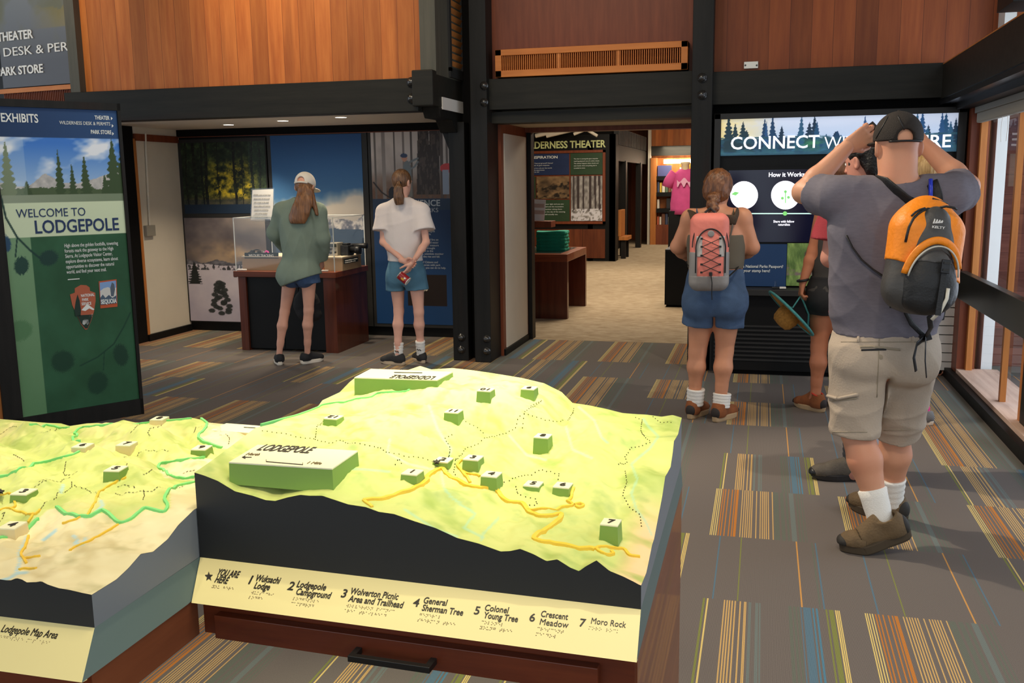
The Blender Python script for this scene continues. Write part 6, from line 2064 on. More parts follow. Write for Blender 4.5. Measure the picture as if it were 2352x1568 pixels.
    def mesh(s):
        d = s.d
        sg = d < 0
        c = np.zeros(tuple(np.array(d.shape) - 1), np.int8)
        corners = [(i, j, k) for i in (0, 1) for j in (0, 1) for k in (0, 1)]
        sl = lambda o: tuple(slice(o[i], d.shape[i] - 1 + o[i]) for i in range(3))
        for o in corners:
            c += sg[sl(o)]
        act = (c > 0) & (c < 8)
        idx = np.argwhere(act)
        if len(idx) == 0:
            return np.zeros((0, 3)), []
        num = np.full(act.shape, -1, np.int64)
        num[act] = np.arange(len(idx))
        acc = np.zeros((len(idx), 3))
        cnt = np.zeros(len(idx))
        val = {o: d[idx[:, 0] + o[0], idx[:, 1] + o[1], idx[:, 2] + o[2]].astype(float) for o in corners}
        for o in corners:
            for ax in range(3):
                if o[ax] == 0:
                    q = list(o)
                    q[ax] = 1
                    q = tuple(q)
                    a, b = val[o], val[q]
                    x = (a < 0) != (b < 0)
                    t = np.where(x, a / np.where(x, a - b, 1), 0)
                    p = np.array(o, float)[None].repeat(len(idx), 0)
                    p[:, ax] += t
                    acc[x] += p[x]
                    cnt[x] += 1
        v = s.lo + s.h * (idx + acc / cnt[:, None])
        faces = []
        for ax in range(3):
            u, w = (ax + 1) % 3, (ax + 2) % 3
            A = [slice(0, None)] * 3
            A[ax] = slice(0, -1)
            B = [slice(0, None)] * 3
            B[ax] = slice(1, None)
            ch = sg[tuple(A)] != sg[tuple(B)]
            e = np.argwhere(ch)
            ok = (e[:, u] > 0) & (e[:, w] > 0) & (e[:, u] < d.shape[u] - 1) & (e[:, w] < d.shape[w] - 1)
            e = e[ok]
            ins = sg[e[:, 0], e[:, 1], e[:, 2]]
            q = []
            for du, dw in ((-1, -1), (0, -1), (0, 0), (-1, 0)):
                t = e.copy()
                t[:, u] += du
                t[:, w] += dw
                q.append(num[t[:, 0], t[:, 1], t[:, 2]])
            q = np.stack(q, 1)
            q[~ins] = q[~ins][:, ::-1]
            faces.append(q)
        f = np.vstack(faces)
        return v, f[(f >= 0).all(1)]


def fast_obj(name, v, f, m, parent):
    org = np.array(root_of(parent).location) if parent is not None else (lambda lo, hi: np.array([(lo[0] + hi[0]) / 2, (lo[1] + hi[1]) / 2, lo[2]]))(v.min(0), v.max(0))
    me = bpy.data.meshes.new(name)
    v = (v - org).astype(np.float32)
    f = np.asarray(f, np.int32)
    me.vertices.add(len(v))
    me.vertices.foreach_set('co', v.ravel())
    me.loops.add(f.size)
    me.loops.foreach_set('vertex_index', f.ravel())
    me.polygons.add(len(f))
    me.polygons.foreach_set('loop_start', np.arange(0, f.size, 4, dtype=np.int32))
    me.polygons.foreach_set('use_smooth', np.ones(len(f), bool))
    me.materials.append(m)
    me.update(calc_edges=True)
    me.validate()
    o = bpy.data.objects.new(name, me)
    COL.objects.link(o)
    if parent is not None:
        o.parent = parent
    else:
        o.location = org
    return o


def blob_obj(b, name, m, parent=None):
    return fast_obj(name, *b.mesh(), m, parent)


def box_of(P, m):
    P = np.array(P)
    return P.min(0) - m, P.max(0) + m


U3 = np.array([0, 0, 1.0])
unit = lambda v: np.asarray(v, float) / (np.linalg.norm(v) + 1e-12)
mid = lambda a, b, t=.5: np.asarray(a) * (1 - t) + np.asarray(b) * t


def turn(v, ax, a):
    v, ax = np.asarray(v, float), unit(ax)
    return v * math.cos(a) + np.cross(ax, v) * math.sin(a) + ax * (ax @ v) * (1 - math.cos(a))


def hand(wr, fd, pn, th, curl=(.5, .6, .5), sz=1.0, h=.0034, spread=.05, thumb_in=.5):
    """A hand from the wrist along fd; pn is the way the palm looks, th the thumb side."""
    fd, pn = unit(fd), unit(pn)
    th = unit(th - fd * (np.dot(th, fd)))
    pn = unit(np.cross(th, fd) if np.dot(np.cross(th, fd), pn) > 0 else np.cross(fd, th))
    wr = np.asarray(wr, float)
    b = Blob(wr - .15 * sz - .02, wr + .15 * sz + .02 + fd * .06, h)
    ln = (.072, .080, .074, .058)
    offs = (.031, .010, -.011, -.030)
    b.cone(wr - fd * .035, wr + fd * .015 * sz, .026 * sz, .025 * sz, .012, flat=(pn, .78))
    for i in range(4):
        kn = wr + fd * (.088 - .006 * abs(i - 1.2)) * sz + th * offs[i] * sz
        b.cone(wr + fd * .012 * sz + th * offs[i] * .55 * sz, kn, .0155 * sz, .0115 * sz, .014, flat=(pn, .9))
        d = unit(fd + th * offs[i] * spread * 30)
        p = kn
        L_ = ln[i] * sz
        ang = 0
        for q, (fr, ra, rb) in enumerate(((.46, .0098, .0090), (.30, .0090, .0082), (.24, .0082, .0070))):
            ang = curl[q] * (1 + .12 * (i - 1))
            d = turn(d, np.cross(d, pn), ang)
            e = p + d * L_ * fr
            b.cone(p, e, ra * sz, rb * sz, .0035)
            p = e
    t0 = wr + fd * .022 * sz + th * .020 * sz + pn * .006 * sz
    d = unit(fd * .75 + th * .75 + pn * thumb_in)
    t1 = t0 + d * .042 * sz
    d2 = unit(fd * .9 + th * .25 + pn * thumb_in)
    t2 = t1 + d2 * .033 * sz
    d3 = unit(fd * .95 - th * .05 + pn * (thumb_in + .2))
    t3 = t2 + d3 * .026 * sz
    b.cone(t0, t1, .0165 * sz, .0125 * sz, .010).cone(t1, t2, .0115 * sz, .0100 * sz, .004).cone(t2, t3, .0100 * sz, .0078 * sz, .003)
    return b.mesh()


def torso(b, J, inf=0.0, k=.05):
    R, F = J['R'], J['F']
    ax = [R, F, U3]
    sm, hm = mid(J['shL'], J['shR']), mid(J['hipL'], J['hipR'])
    g = J.get('g', 1.0)
    b.ell(mid(sm, hm, .24) + F * .00, (J['cw'] + inf, .112 * g + inf, .21 + inf), ax, k)
    b.ell(mid(sm, hm, .66), (J['ww'] + inf, .104 * g + inf, .19 + inf), ax, k)
    b.ell(mid(sm, hm, .46), ((J['cw'] + J['ww']) / 2 * .98 + inf, .106 * g + inf, .18 + inf), ax, k)
    if J.get('belly'):
        b.ell(mid(sm, hm, .72) + F * .05, (J['ww'] * .9 + inf, J['belly'] + inf, .15 + inf), ax, k)
    b.ell(hm + U3 * .03, (J['hw'] + inf, .112 * g + inf, .125 + inf), ax, k)
    for s in (-1, 1):
        b.ell(hm + R * s * J['hw'] * .48 - F * .045 * g - U3 * .015, (J['hw'] * .5 + inf, .085 * g + inf, .095 + inf), ax, k)
    for a in ('shL', 'shR'):
        b.cone(J['neck'] - U3 * .035, J[a], .050 + inf, J['ar'] * 1.18 + inf, .045)


def figure(name, label, J, M_skin, loc, h=.006, hands=(), face=True, eyes=True):
    """One continuous body; returns the thing and its body mesh."""
    t = thing(name, label, 'person', loc)
    R, F = J['R'], J['F']
    hc, hr = J['head'], J.get('hr', 1.0)
    hF = unit(J.get('hF', F)); hR = unit(np.cross(hF, U3)); hU = np.cross(hR, hF)
    P = [J[k] for k in ('shL', 'shR', 'elL', 'elR', 'wrL', 'wrR', 'hipL', 'hipR', 'knL', 'knR', 'anL', 'anR')] + [hc + U3 * .14, hc + F * .14, hc - F * .1, J['hipL'] - F * .17, J['hipR'] + F * .17]
    lo, hi = box_of(P, .14)
    b = Blob(lo, hi, h)
    torso(b, J)
    # limbs
    ar, lr = J['ar'], J['lr']
    for s in 'LR':
        b.cone(J['sh' + s], J['el' + s], ar * 1.08, ar * .86, .03)
        m_ = mid(J['el' + s], J['wr' + s], .3)
        b.cone(J['el' + s], m_, ar * .86, ar * .88, .02).cone(m_, J['wr' + s], ar * .88, J.get('wrr', ar * .56), .02)
        hp, kn, an = J['hip' + s], J['kn' + s], J['an' + s]
        b.cone(hp, kn, lr * 1.30, lr * .76, .04)
        d = unit(an - kn)
        bk = -F * lr * .20
        c1 = mid(kn, an, .32) + bk
        b.cone(kn, c1, lr * .75, lr * .80, .02).cone(c1, mid(kn, an, .75) + bk * .3, lr * .80, lr * .50, .02).cone(mid(kn, an, .7) + bk * .3, an, lr * .52, J.get('anr', lr * .46), .02)
        fo = unit(J.get('toe' + s, F))
        b.cone(an - U3 * .03, an + fo * .06 - U3 * .05, J.get('anr', lr * .46), .03, .02)
    # neck and head
    b.cone(J['neck'] - U3 * .05, hc - hU * .05 * hr - hF * .012, J.get('nr', .054), J.get('nr', .054) * .95, .03)
    A = [hR, hF, hU]
    b.ell(hc + hU * .022 * hr, (.074 * hr, .092 * hr, .092 * hr), A, .02)
    b.ell(hc - hU * .045 * hr + hF * .022 * hr, (.062 * hr, .070 * hr, .072 * hr), A, .03)
    b.ell(hc - hU * .088 * hr + hF * .062 * hr, (.026 * hr, .024 * hr, .020 * hr), A, .03)
    if face:
        b.ell(hc + hU * .022 * hr + hF * .078 * hr, (.055 * hr, .018 * hr, .012 * hr), A, .012)
        b.cone(hc + hU * .012 * hr + hF * .088 * hr, hc - hU * .028 * hr + hF * .106 * hr, .008 * hr, .012 * hr, .008)
        for s in (-1, 1):
            b.ell(hc + hU * .002 * hr + hF * .088 * hr + hR * s * .030 * hr, (.014 * hr, .012 * hr, .010 * hr), A, .006, True)
            b.ell(hc - hU * .030 * hr + hF * .098 * hr + hR * s * .010 * hr, (.008 * hr, .008 * hr, .007 * hr), A, .006)
        b.ell(hc - hU * .053 * hr + hF * .090 * hr, (.021 * hr, .010 * hr, .006 * hr), A, .006)
        b.ell(hc - hU * .064 * hr + hF * .088 * hr, (.018 * hr, .010 * hr, .006 * hr), A, .005)
    for s in (-1, 1):
        e = hc - hU * .005 * hr + hR * s * .078 * hr - hF * .006 * hr
        tl = unit(hR * s + hF * .35)
        b.ell(e, (.011 * hr, .021 * hr, .034 * hr), [tl, unit(np.cross(hU, tl)), hU], .008)
        b.ell(e + hR * s * .008 * hr + hF * .002, (.006 * hr, .010 * hr, .019 * hr), [tl, unit(np.cross(hU, tl)), hU], .005, True)
    v, f = b.mesh()
    for hv, hf in hands:
        f = np.vstack([f, hf + len(v)])
        v = np.vstack([v, hv])
    body = fast_obj('body', v, f, M_skin, t)
    if eyes:
        for s in (-1, 1):
            c = hc + hU * .003 * hr + hF * .079 * hr + hR * s * .030 * hr
            e = Blob(c - .016, c + .016, .003)
            e.ell(c, (.011, .011, .011), None, .002)
            ob = blob_obj(e, 'eye', mat('eye_white', (232, 228, 220), .25), t)
            build(MB().lathe([(.0055, 0), (.004, .0012), (.0008, .0016)], c + hF * .0103, 10, hF), 'iris', mat('iris_brown', (60, 40, 28), .2), ob)
    t['_'] = 0
    del t['_']
    return t, body


def shirt(t, name, m, J, inf=.012, sl=(.55, .55), flare=.016, hem=None, neck=.06, amp=.004, fr=34, seed=1, h=.006, long=(0, 0), hem_n=None, sw=1.0, st=(1, 1, .6)):
    R, F = J['R'], J['F']
    P = [J[k] for k in ('shL', 'shR', 'elL', 'elR', 'hipL', 'hipR')] + [mid(J['hipL'], J['hipR']) - F * .2, mid(J['hipL'], J['hipR']) + F * .2 - U3 * .12]
    if any(long):
        P += [J['wrL'], J['wrR']]
    lo, hi = box_of(P, .14)
    b = Blob(lo, hi, h)
    torso(b, J, inf)
    hm = mid(J['hipL'], J['hipR'])
    b.ell(hm - U3 * .03, (J['hw'] + inf * 1.7, .125 * J.get('g', 1) + inf * 1.7, .14), [R, F, U3], .05)
    for i, s in enumerate('LR'):
        e = mid(J['sh' + s], J['el' + s], sl[i])
        b.cone(J['sh' + s], e, J['ar'] * 1.1 * sw + inf, J['ar'] * .98 * sw + inf + flare, .03, cut=not long[i])
        if long[i]:
            w = mid(J['el' + s], J['wr' + s], long[i])
            b.cone(J['el' + s], w, J['ar'] * .95 * sw + inf + .006, J['ar'] * .7 * sw + inf + .008, .03, cut=True)
    b.wrinkle(amp, fr, seed, st)
    if hem is not None:
        b.cut(hem, hem_n if hem_n is not None else (0, 0, -1))
    n0 = J['neck']
    b.ell(n0 + U3 * .03, (neck, neck, .055), [R, F, U3], .012, True)
    return blob_obj(b, name, m, t)


def shorts(t, name, m, J, inf=.014, frac=(.5, .5), waist=None, flare=.02, amp=.004, fr=30, seed=2, h=.006, st=(1, 1, 1.4)):
    R, F = J['R'], J['F']
    P = [J['hipL'], J['hipR'], mid(J['hipL'], J['knL'], max(frac)), mid(J['hipR'], J['knR'], max(frac)), mid(J['hipL'], J['hipR']) + U3 * .14 - F * .14, mid(J['hipL'], J['hipR']) + F * .14 - U3 * .1]
    lo, hi = box_of(P, .15)
    b = Blob(lo, hi, h)
    hm = mid(J['hipL'], J['hipR'])
    g = J.get('g', 1.0)
    ax = [R, F, U3]
    b.ell(hm + U3 * .03, (J['hw'] + inf, .112 * g + inf, .14 + inf), ax, .04)
    b.ell(mid(mid(J['shL'], J['shR']), hm, .72), (J['ww'] + inf, .104 * g + inf, .17 + inf), ax, .04)
    for s in (-1, 1):
        b.ell(hm + R * s * J['hw'] * .48 - F * .045 * g - U3 * .015, (J['hw'] * .5 + inf, .085 * g + inf, .095 + inf), ax, .04)
    for i, s in enumerate('LR'):
        e = mid(J['hip' + s], J['kn' + s], frac[i])
        b.cone(J['hip' + s], e, J['lr'] * 1.32 + inf, J['lr'] * (1.30 - .5 * frac[i]) + inf + flare, .018, cut=True)
    b.wrinkle(amp, fr, seed, st)
    cr = J.get('crotch', .085)
    q = min(J['knL'][2], J['knR'][2])
    b.rbox(hm - U3 * (cr + .25), (.007, .4, .25), ax, .006, .02, True)
    b.cut(waist if waist is not None else hm + U3 * .14, (0, 0, 1))
    return blob_obj(b, name, m, t)


def sock(t, an, up, z0, z1, r0, r1, m):
    """Sock around the lower leg from height z0 to z1 along the shin."""
    an, up = np.asarray(an, float), unit(up)
    mb = MB()
    prof = []
    n = 14
    for i in range(n + 1):
        q = i / n
        prof.append((r0 + (r1 - r0) * q + .0022 * math.sin(i * 2.1), z0 + (z1 - z0) * q))
    prof.append((r1 - .006, z1 - .004))
    mb.lathe(prof, an, 22, up)
    return build(mb, 'sock', m, t, smooth=True)


def shoe(t, heel, toe, ln, m_up, m_sole, m_acc, pitch=0.0, high=.0, wid=1.0, lace=None, m_line=None, chunky=1.0):
    """Shoe with its sole centre line from heel point towards toe (unit, level), lifted about the ball by pitch."""
    toe = unit(np.array([toe[0], toe[1], 0]))
    side = np.cross(toe, U3)
    k = ln / .28
    w = .048 * k * wid

    def tf(p):
        p = np.atleast_2d(np.asarray(p, float)).copy()
        if pitch:
            piv = .19 * k
            m_ = p[:, 0] < piv
            x = p[:, 0] - piv
            z = p[:, 2]
            c, s_ = math.cos(pitch), math.sin(pitch)
            nx, nz = x * c + z * s_ * 1.0, -x * s_ + z * c
            p[m_, 0], p[m_, 2] = (nx + piv)[m_], nz[m_]
        return np.asarray(heel, float) + p[:, :1] * toe + p[:, 1:2] * side + p[:, 2:3] * U3
    out = []
    nn = 40
    for i in range(nn):
        a = 2 * math.pi * i / nn
        x = .14 + .14 * math.cos(a)
        q = x / .28
        ww = w * (.74 + .36 * math.exp(-((q - .70) / .24) ** 2)) * (abs(math.sin(a)) ** .62)
        out.append((x * k, math.copysign(ww, math.sin(a)) + .006 * k * math.exp(-((q - .8) / .2) ** 2)))
    v, f = [], []
    th = .026 * k * chunky
    lev = [(0, .93), (.005, 1.0), (th, 1.03), (th + .004, .98)]
    for z, sc in lev:
        for x, y in out:
            zz = z + (.012 * k * max(0, (x / (.28 * k) - .8) / .2) ** 1.5 if not pitch else 0) + (.004 * k if z > 0 and x < .1 * k else 0)
            v.append(((x - .14 * k) * sc + .14 * k, y * sc, zz))
    for j in range(3):
        for i in range(nn):
            f.append((j * nn + i, j * nn + (i + 1) % nn, (j + 1) * nn + (i + 1) % nn, (j + 1) * nn + i))
    f += [tuple(range(nn))[::-1], tuple(3 * nn + i for i in range(nn))]
    b = Blob((-.03, -.08, -.0), (.31 * k + .02, .08, .16 * k + high + .03), .0045)
    b.ell((.215 * k, .004, th + .012 * k), (.070 * k, w * 1.02, .040 * k), None, .02)
    b.ell((.12 * k, 0, th + .024 * k), (.085 * k, w * .86, .046 * k), None, .03)
    b.ell((.045 * k, 0, th + .028 * k), (.046 * k, w * .80, .056 * k), None, .03)
    b.cone((.060 * k, 0, th + .03 * k), (.068 * k, 0, th + .062 * k + high), .044 * k, .043 * k, .03, cut=True)
    b.cone((.17 * k, 0, th + .035 * k), (.105 * k, 0, th + .070 * k + high), .030 * k, .022 * k, .03)
    b.cone((.066 * k, 0, th + .05 * k), (.072 * k, 0, th + .14 * k + high), .034 * k, .036 * k, .008, sub=True)
    b.cut((0, 0, th - .004), (0, 0, -1))
    vv, ff = b.mesh()
    up = fast_obj('shoe', tf(vv), ff, m_up, t)
    mesh_obj('sole', tf(v), f, m_sole, up)
    if m_acc is not None:
        for nm, c, r in (('heel_patch', (.018 * k, 0, th + .028 * k), (.024 * k, w * .70, .042 * k)), ('toe_cap', (.268 * k, .005, th + .008 * k), (.024 * k, w * .78, .024 * k))):
            b = Blob((-.03, -.08, 0), (.31 * k + .02, .08, .14 * k + high), .005)
            b.ell(c, r, None, .01).cut((0, 0, th - .003), (0, 0, -1))
            vv, ff = b.mesh()
            fast_obj(nm, tf(vv), ff, m_acc, up)
    if m_line is not None:
        pts = [(.068 * k + .042 * k * math.cos(a), .042 * k * math.sin(a) * .92, th + .062 * k + high + .002 + .012 * k * math.cos(a)) for a in np.linspace(0, 2 * math.pi, 20)]
        build(MB().tube(list(tf(pts)), .006, 8), 'lining', m_line, up, smooth=True)
    if lace is not None:
        for i in range(4):
            x = (.118 + .022 * i) * k
            z = th + (.080 - .011 * i) * k + high * (1 - i * .28)
            build(MB().tube(list(tf([(x - .004, -.020 * k, z - .006), (x, 0, z + .003), (x + .004, .020 * k, z - .006)])), .0026, 6), 'lace', lace, up)
    return up


SKIN = lambda n, c=None: mat(n, c, .5, noise=.05, nscale=12, spec=.35, bump=.05, bscale=300)
# ------------------------------------------------------------------ people
def joints(Y0, d):
    return {k: atY(v[0], v[1], Y0 + (v[2] if len(v) > 2 else 0)) for k, v in d.items()}


def foot_h(J, s, z):
    J['an' + s][2] = z


M_SOCKW = mat('white_sock', (232, 228, 220), .85, bump=.3, bscale=200)


def strands(name, c1, c2, scale=(60, 60, 4), rough=.45):
    m = mat(name, c1, rough, rgb2=c2, nscale=1.0, stretch=scale, bump=.5, bscale=1.0, spec=.5)
    return m


# ---------------------------------------------------------------- girl with the white cap
Y0 = 7.72
P = lambda a, b, o=0.0: atY(a, b, Y0 + o)
J = joints(Y0, dict(neck=(693, 462), head=(700, 429, .03), shL=(648, 485), shR=(730, 486), elL=(633, 535, .05), wrL=(662, 572, .27), elR=(738, 548, .03), wrR=(736, 596, .14), hipL=(669, 627), hipR=(709, 627),
                    knL=(654, 716), knR=(709, 713), anL=(641, 815, -.05), anR=(706, 813, .05)))
J.update(R=np.array([1, 0, 0.]), F=np.array([0, 1, 0.]), hF=np.array([-.15, .93, -.3]), cw=.150, ww=.12, hw=.148, ar=.036, lr=.056, g=.9, hr=.98, toeL=np.array([-.5, .86, 0]), toeR=np.array([.35, .93, 0]))
M_SK1 = SKIN('skin_fair', (214, 158, 134))
hands = [hand(J['wrL'], (.3, .8, -.2), (0, -.2, -1), (1, 0, 0), h=.005), hand(J['wrR'], (-.1, .5, -.8), (-1, 0, -.2), (0, .8, .3), h=.005)]
G1, _b = figure('person', 'girl in a white cap and loose green shirt bending over the glass case', J, M_SK1, (J['anL'] + J['anR']) / 2 * [1, 1, 0], .007, hands)
M_GRN = mat('sage_green_cotton', (126, 140, 124), .85, noise=.08, nscale=7, bump=.15, bscale=160)
shirt(G1, 'shirt', M_GRN, J, .034, (.95, .95), .004, P(684, 646), .062, .020, 17, 3, .007, (.92, .95), (.33, 0, -1), 1.15, (1, 1, .5))
shorts(G1, 'shorts', mat('blue_denim', (62, 84, 118), .85, noise=.15, nscale=30, bump=.3, bscale=200), J, .018, (.20, .24), None, .02, .004, 30, 2, .007)
hc = J['head']
A = [np.array([1, 0, 0.]), np.array([0, .95, -.31]), np.array([0, .31, .95])]
b = Blob(hc - .2, hc + .2, .006)
b.ell(hc + A[2] * .035, (.088, .104, .098), A, .01).cut(hc + A[2] * .012 - A[1] * .03, -A[2] - A[1] * .12)
b.cone(hc - A[1] * .14 + A[2] * .026, hc - A[1] * .05 + A[2] * .03, .036, .036, .006, sub=True)
b.ell(hc + A[1] * .15 + A[2] * .018, (.072, .075, .010), A, .012)
blob_obj(b, 'cap', mat('white_cap_cloth', (226, 216, 202), .8, noise=.03), G1)
build(MB().tube([hc + A[0] * x - A[1] * math.sqrt(max(.0001, .103 ** 2 - (x * 1.18) ** 2)) + A[2] * .012 for x in np.linspace(-.06, .06, 11)], .008, 8), 'cap_strap', mat('white_cap_cloth'), G1)
M_HAIR1 = strands('brown_hair', (92, 58, 34), (150, 102, 62), (70, 70, 5))  # two-tone brown, paler strands mixed in by noise
b = Blob(P(600, 540, -.3), P(790, 390, .25), .006)
b.ell(hc + A[2] * .01, (.082, .100, .088), A, .02)
pts = [(699, 440, -.09, .068), (697, 465, -.115, .078), (690, 485, -.13, .084), (684, 500, -.135, .085)]
for (a0, b0, o0, r0), (a1, b1, o1, r1) in zip(pts[:-1], pts[1:]):
    b.cone(P(a0, b0, o0), P(a1, b1, o1), r0, r1, .02, flat=((0, 1, 0), .42))
b.cone(P(712, 440, -.07), P(728, 492, -.08), .035, .016, .015)
b.wrinkle(.010, 95, 5, (1, 1, .05), 4)
b.cut(P(684, 512), (0, 0, -1))
b.cut(hc + A[2] * .028, A[2] - A[1] * .2)
blob_obj(b, 'hair', M_HAIR1, G1)
M_SHB = mat('black_knit_shoe', (28, 28, 30), .7, bump=.3, bscale=150)
M_SOLEW = mat('white_sole', (226, 214, 196), .6)
for s, tx in (('L', (-.55, .83, 0)), ('R', (.45, .9, 0))):
    an = J['an' + s]
    shoe(G1, an * [1, 1, 0] - unit(tx) * .075, tx, .245, M_SHB, M_SOLEW, None, lace=M_SOLEW, chunky=1.3)
p = P(704, 648, .22)
t = thing('black_bag', 'black soft bag hanging in front of the girl in the white cap', 'bag', (p[0], p[1], P(704, 738, .22)[2]))
b = Blob(P(640, 760, .02), P(770, 630, .4), .008)
b.ell(P(705, 700, .22), (.135, .06, .14), None, .03).ell(P(712, 722, .22), (.115, .07, .07), None, .03).cone(P(704, 690, .22), P(704, 650, .2), .10, .05, .03, flat=((0, 1, 0), .5))
b.wrinkle(.006, 40, 8)
blob_obj(b, 'body', mat('black_cloth', (26, 25, 27), .8, bump=.2, bscale=90), t)
for dx in (-18, 18):
    build(MB().tube([P(704 + dx, 672, .2), P(704 + dx * 1.2, 640, .17), P(704 + dx * .8, 612, .17)], .010, 8, flat=.4), 'strap', mat('black_cloth'), t)

# ---------------------------------------------------------------- girl with the ponytail
Y0 = 7.90
P = lambda a, b, o=0.0: atY(a, b, Y0 + o)
J = joints(Y0, dict(neck=(923, 459), head=(923, 420, .02), shL=(882, 486), shR=(968, 484), elL=(880, 556, -.05), wrL=(929, 600, -.175), elR=(979, 556, -.06), wrR=(947, 604, -.20), hipL=(911, 632), hipR=(955, 632),
                    knL=(916, 714), knR=(962, 716), anL=(914, 812, -.05), anR=(967, 806, .08)))
J.update(R=np.array([1, 0, 0.]), F=np.array([0, 1, 0.]), hF=np.array([.28, .95, -.1]), cw=.155, ww=.125, hw=.155, ar=.034, lr=.057, g=.92, hr=.98, toeL=np.array([-.95, .2, 0]), toeR=np.array([-.7, .7, 0]))
M_SK2 = SKIN('skin_pale', (222, 168, 146))
hands = [hand(J['wrL'], (.92, -.05, -.2), (.1, -.95, -.1), (.1, -.1, .95), (.25, .7, .6), .88, .0042), hand(J['wrR'], (-.50, -.1, -.82), (-.75, -.25, .45), (-.2, -.9, .1), (.35, .55, .5), .9, .0042)]
G2, _b = figure('person', 'girl with a ponytail, white t-shirt and teal shorts holding a can behind her back', J, M_SK2, (J['anL'] + J['anR']) / 2 * [1, 1, 0], .007, hands)
M_TEE = mat('white_cotton_tee', (224, 212, 206), .85, noise=.03, nscale=8, bump=.12, bscale=160)
shirt(G2, 'shirt', M_TEE, J, .026, (.64, .64), .030, P(930, 599), .060, .013, 17, 4, .007, sw=1.2, st=(1, 1, .6))
shorts(G2, 'shorts', mat('teal_shorts', (78, 118, 140), .85, noise=.08, nscale=10, bump=.1, bscale=150), J, .020, (.42, .40), P(930, 590), .022, .010, 20, 5, .007)
hc = J['head']
hF = unit(J['hF']); hR = unit(np.cross(hF, U3)); hU = np.cross(hR, hF)
A = [hR, hF, hU]
M_HAIR2 = strands('dark_brown_hair', (70, 46, 30), (128, 90, 58), (80, 80, 8))
b = Blob(hc - .22, hc + .22, .005)
b.ell(hc + hU * .026 - hF * .008, (.080, .097, .096), A, .02)
b.cut(hc + hF * .05 - hU * .0, hF * .9 - hU * .5)
b.cut(hc - hF * .06 - hU * .045, -hU - hF * .1)
b.wrinkle(.0035, 150, 6, (1, .3, .6), 3)
blob_obj(b, 'hair', M_HAIR2, G2)
b = Blob(P(880, 490, -.25), P(960, 400, .06), .005)
for (a0, b0, o0, r0), (a1, b1, o1, r1) in zip([(916, 420, -.10, .020), (915, 435, -.13, .040), (916, 452, -.135, .046), (917, 463, -.13, .040)], [(915, 435, -.13, .040), (916, 452, -.135, .046), (917, 463, -.13, .040), (919, 474, -.12, .028)]):
    b.cone(P(a0, b0, o0), P(a1, b1, o1), r0, r1, .015, flat=((0, 1, 0), .7))
b.wrinkle(.007, 130, 7, (1, 1, .06), 3)
b.cut(P(917, 471), (.1, 0, -1))
blob_obj(b, 'ponytail', M_HAIR2, G2)
build(MB().lathe([(.018, -.008), (.024, 0), (.018, .008)], P(916, 421, -.105), 14, (0, -.7, .5)), 'hair_tie', mat('black_cloth'), G2, smooth=True)
M_SHK = mat('dark_mesh_shoe', (40, 39, 38), .7, bump=.3, bscale=120)
M_SOLEC = mat('cream_sole', (196, 174, 144), .6)
for s, tx, z1 in (('L', (-.96, .25, 0), .20), ('R', (-.62, .78, 0), .215)):
    an = J['an' + s].copy()
    up = unit(J['kn' + s] - an)
    so = sock(G2, an * [1, 1, 0] + [0, 0, .0] + up * 0, up, .075, z1, .037, .043, M_SOCKW)
    c = an * [1, 1, 0] + up * (z1 * .62)
    build(MB().tube([c + np.array([-.018, -.043, .008]), c + np.array([-.004, -.046, -.002]), c + np.array([.008, -.045, .004]), c + np.array([.018, -.043, -.010])], .004, 6), 'sock_mark', M_MKT, so)
    shoe(G2, an * [1, 1, 0] - unit(tx) * .07, tx, .26, M_SHK, M_SOLEC, None, lace=M_BLK, chunky=1.1)
# the can in her hand
ca, cb = P(917, 630, -.24), P(938, 647, -.24)
ax = unit(cb - ca)
c0 = (ca + cb) / 2
t = thing('snack_can', 'small red snack can with silver rim held behind the ponytail girl', 'can', c0 - [0, 0, .05])
hl = .046
build(MB().lathe([(.036, -hl), (.037, -hl + .003), (.037, hl - .003), (.036, hl)], c0, 24, ax), 'body', mat('can_red', (150, 26, 34), .35, coat=.3), t, smooth=False)
build(MB().lathe([(.0385, -hl - .004), (.039, -hl), (.0385, -hl + .004), (.034, -hl + .004), (.034, -hl - .003)], c0, 24, ax), 'rim', M_STEEL, t, smooth=True)
build(MB().lathe([(.0385, hl - .003), (.039, hl), (.0385, hl + .003), (.034, hl + .003)], c0, 24, ax), 'lid', mat('white_plastic'), t, smooth=True)
n_ = unit(np.cross(ax, np.cross((0, -1, .1), ax)))
s_ = np.cross(ax, n_)
for nm, u0, w0, uu, ww, m in (('label_patch', .004, .006, .018, .010, mat('can_yellow', (216, 160, 48), .4)), ('label_patch', .016, -.012, .010, .008, mat('can_white', (226, 222, 214), .4))):
    cc = c0 + ax * u0 + s_ * w0 + n_ * math.sqrt(.0375 ** 2 - w0 ** 2)
    pl = []
    v = [cc + ax * uu * math.cos(q) + s_ * ww * math.sin(q) for q in np.linspace(0, 2 * math.pi, 14)[:-1]]
    v = [c0 + ax * ((x - c0) @ ax) + unit((x - c0) - ax * ((x - c0) @ ax)) * .0376 for x in v]
    k = len(v)
    v2 = [c0 + ax * ((x - c0) @ ax) + unit((x - c0) - ax * ((x - c0) @ ax)) * .0382 for x in v]
    mesh_obj(nm, v + v2, [tuple(range(k))[::-1], tuple(range(k, 2 * k))] + [(i, (i + 1) % k, k + (i + 1) % k, k + i) for i in range(k)], m, t)

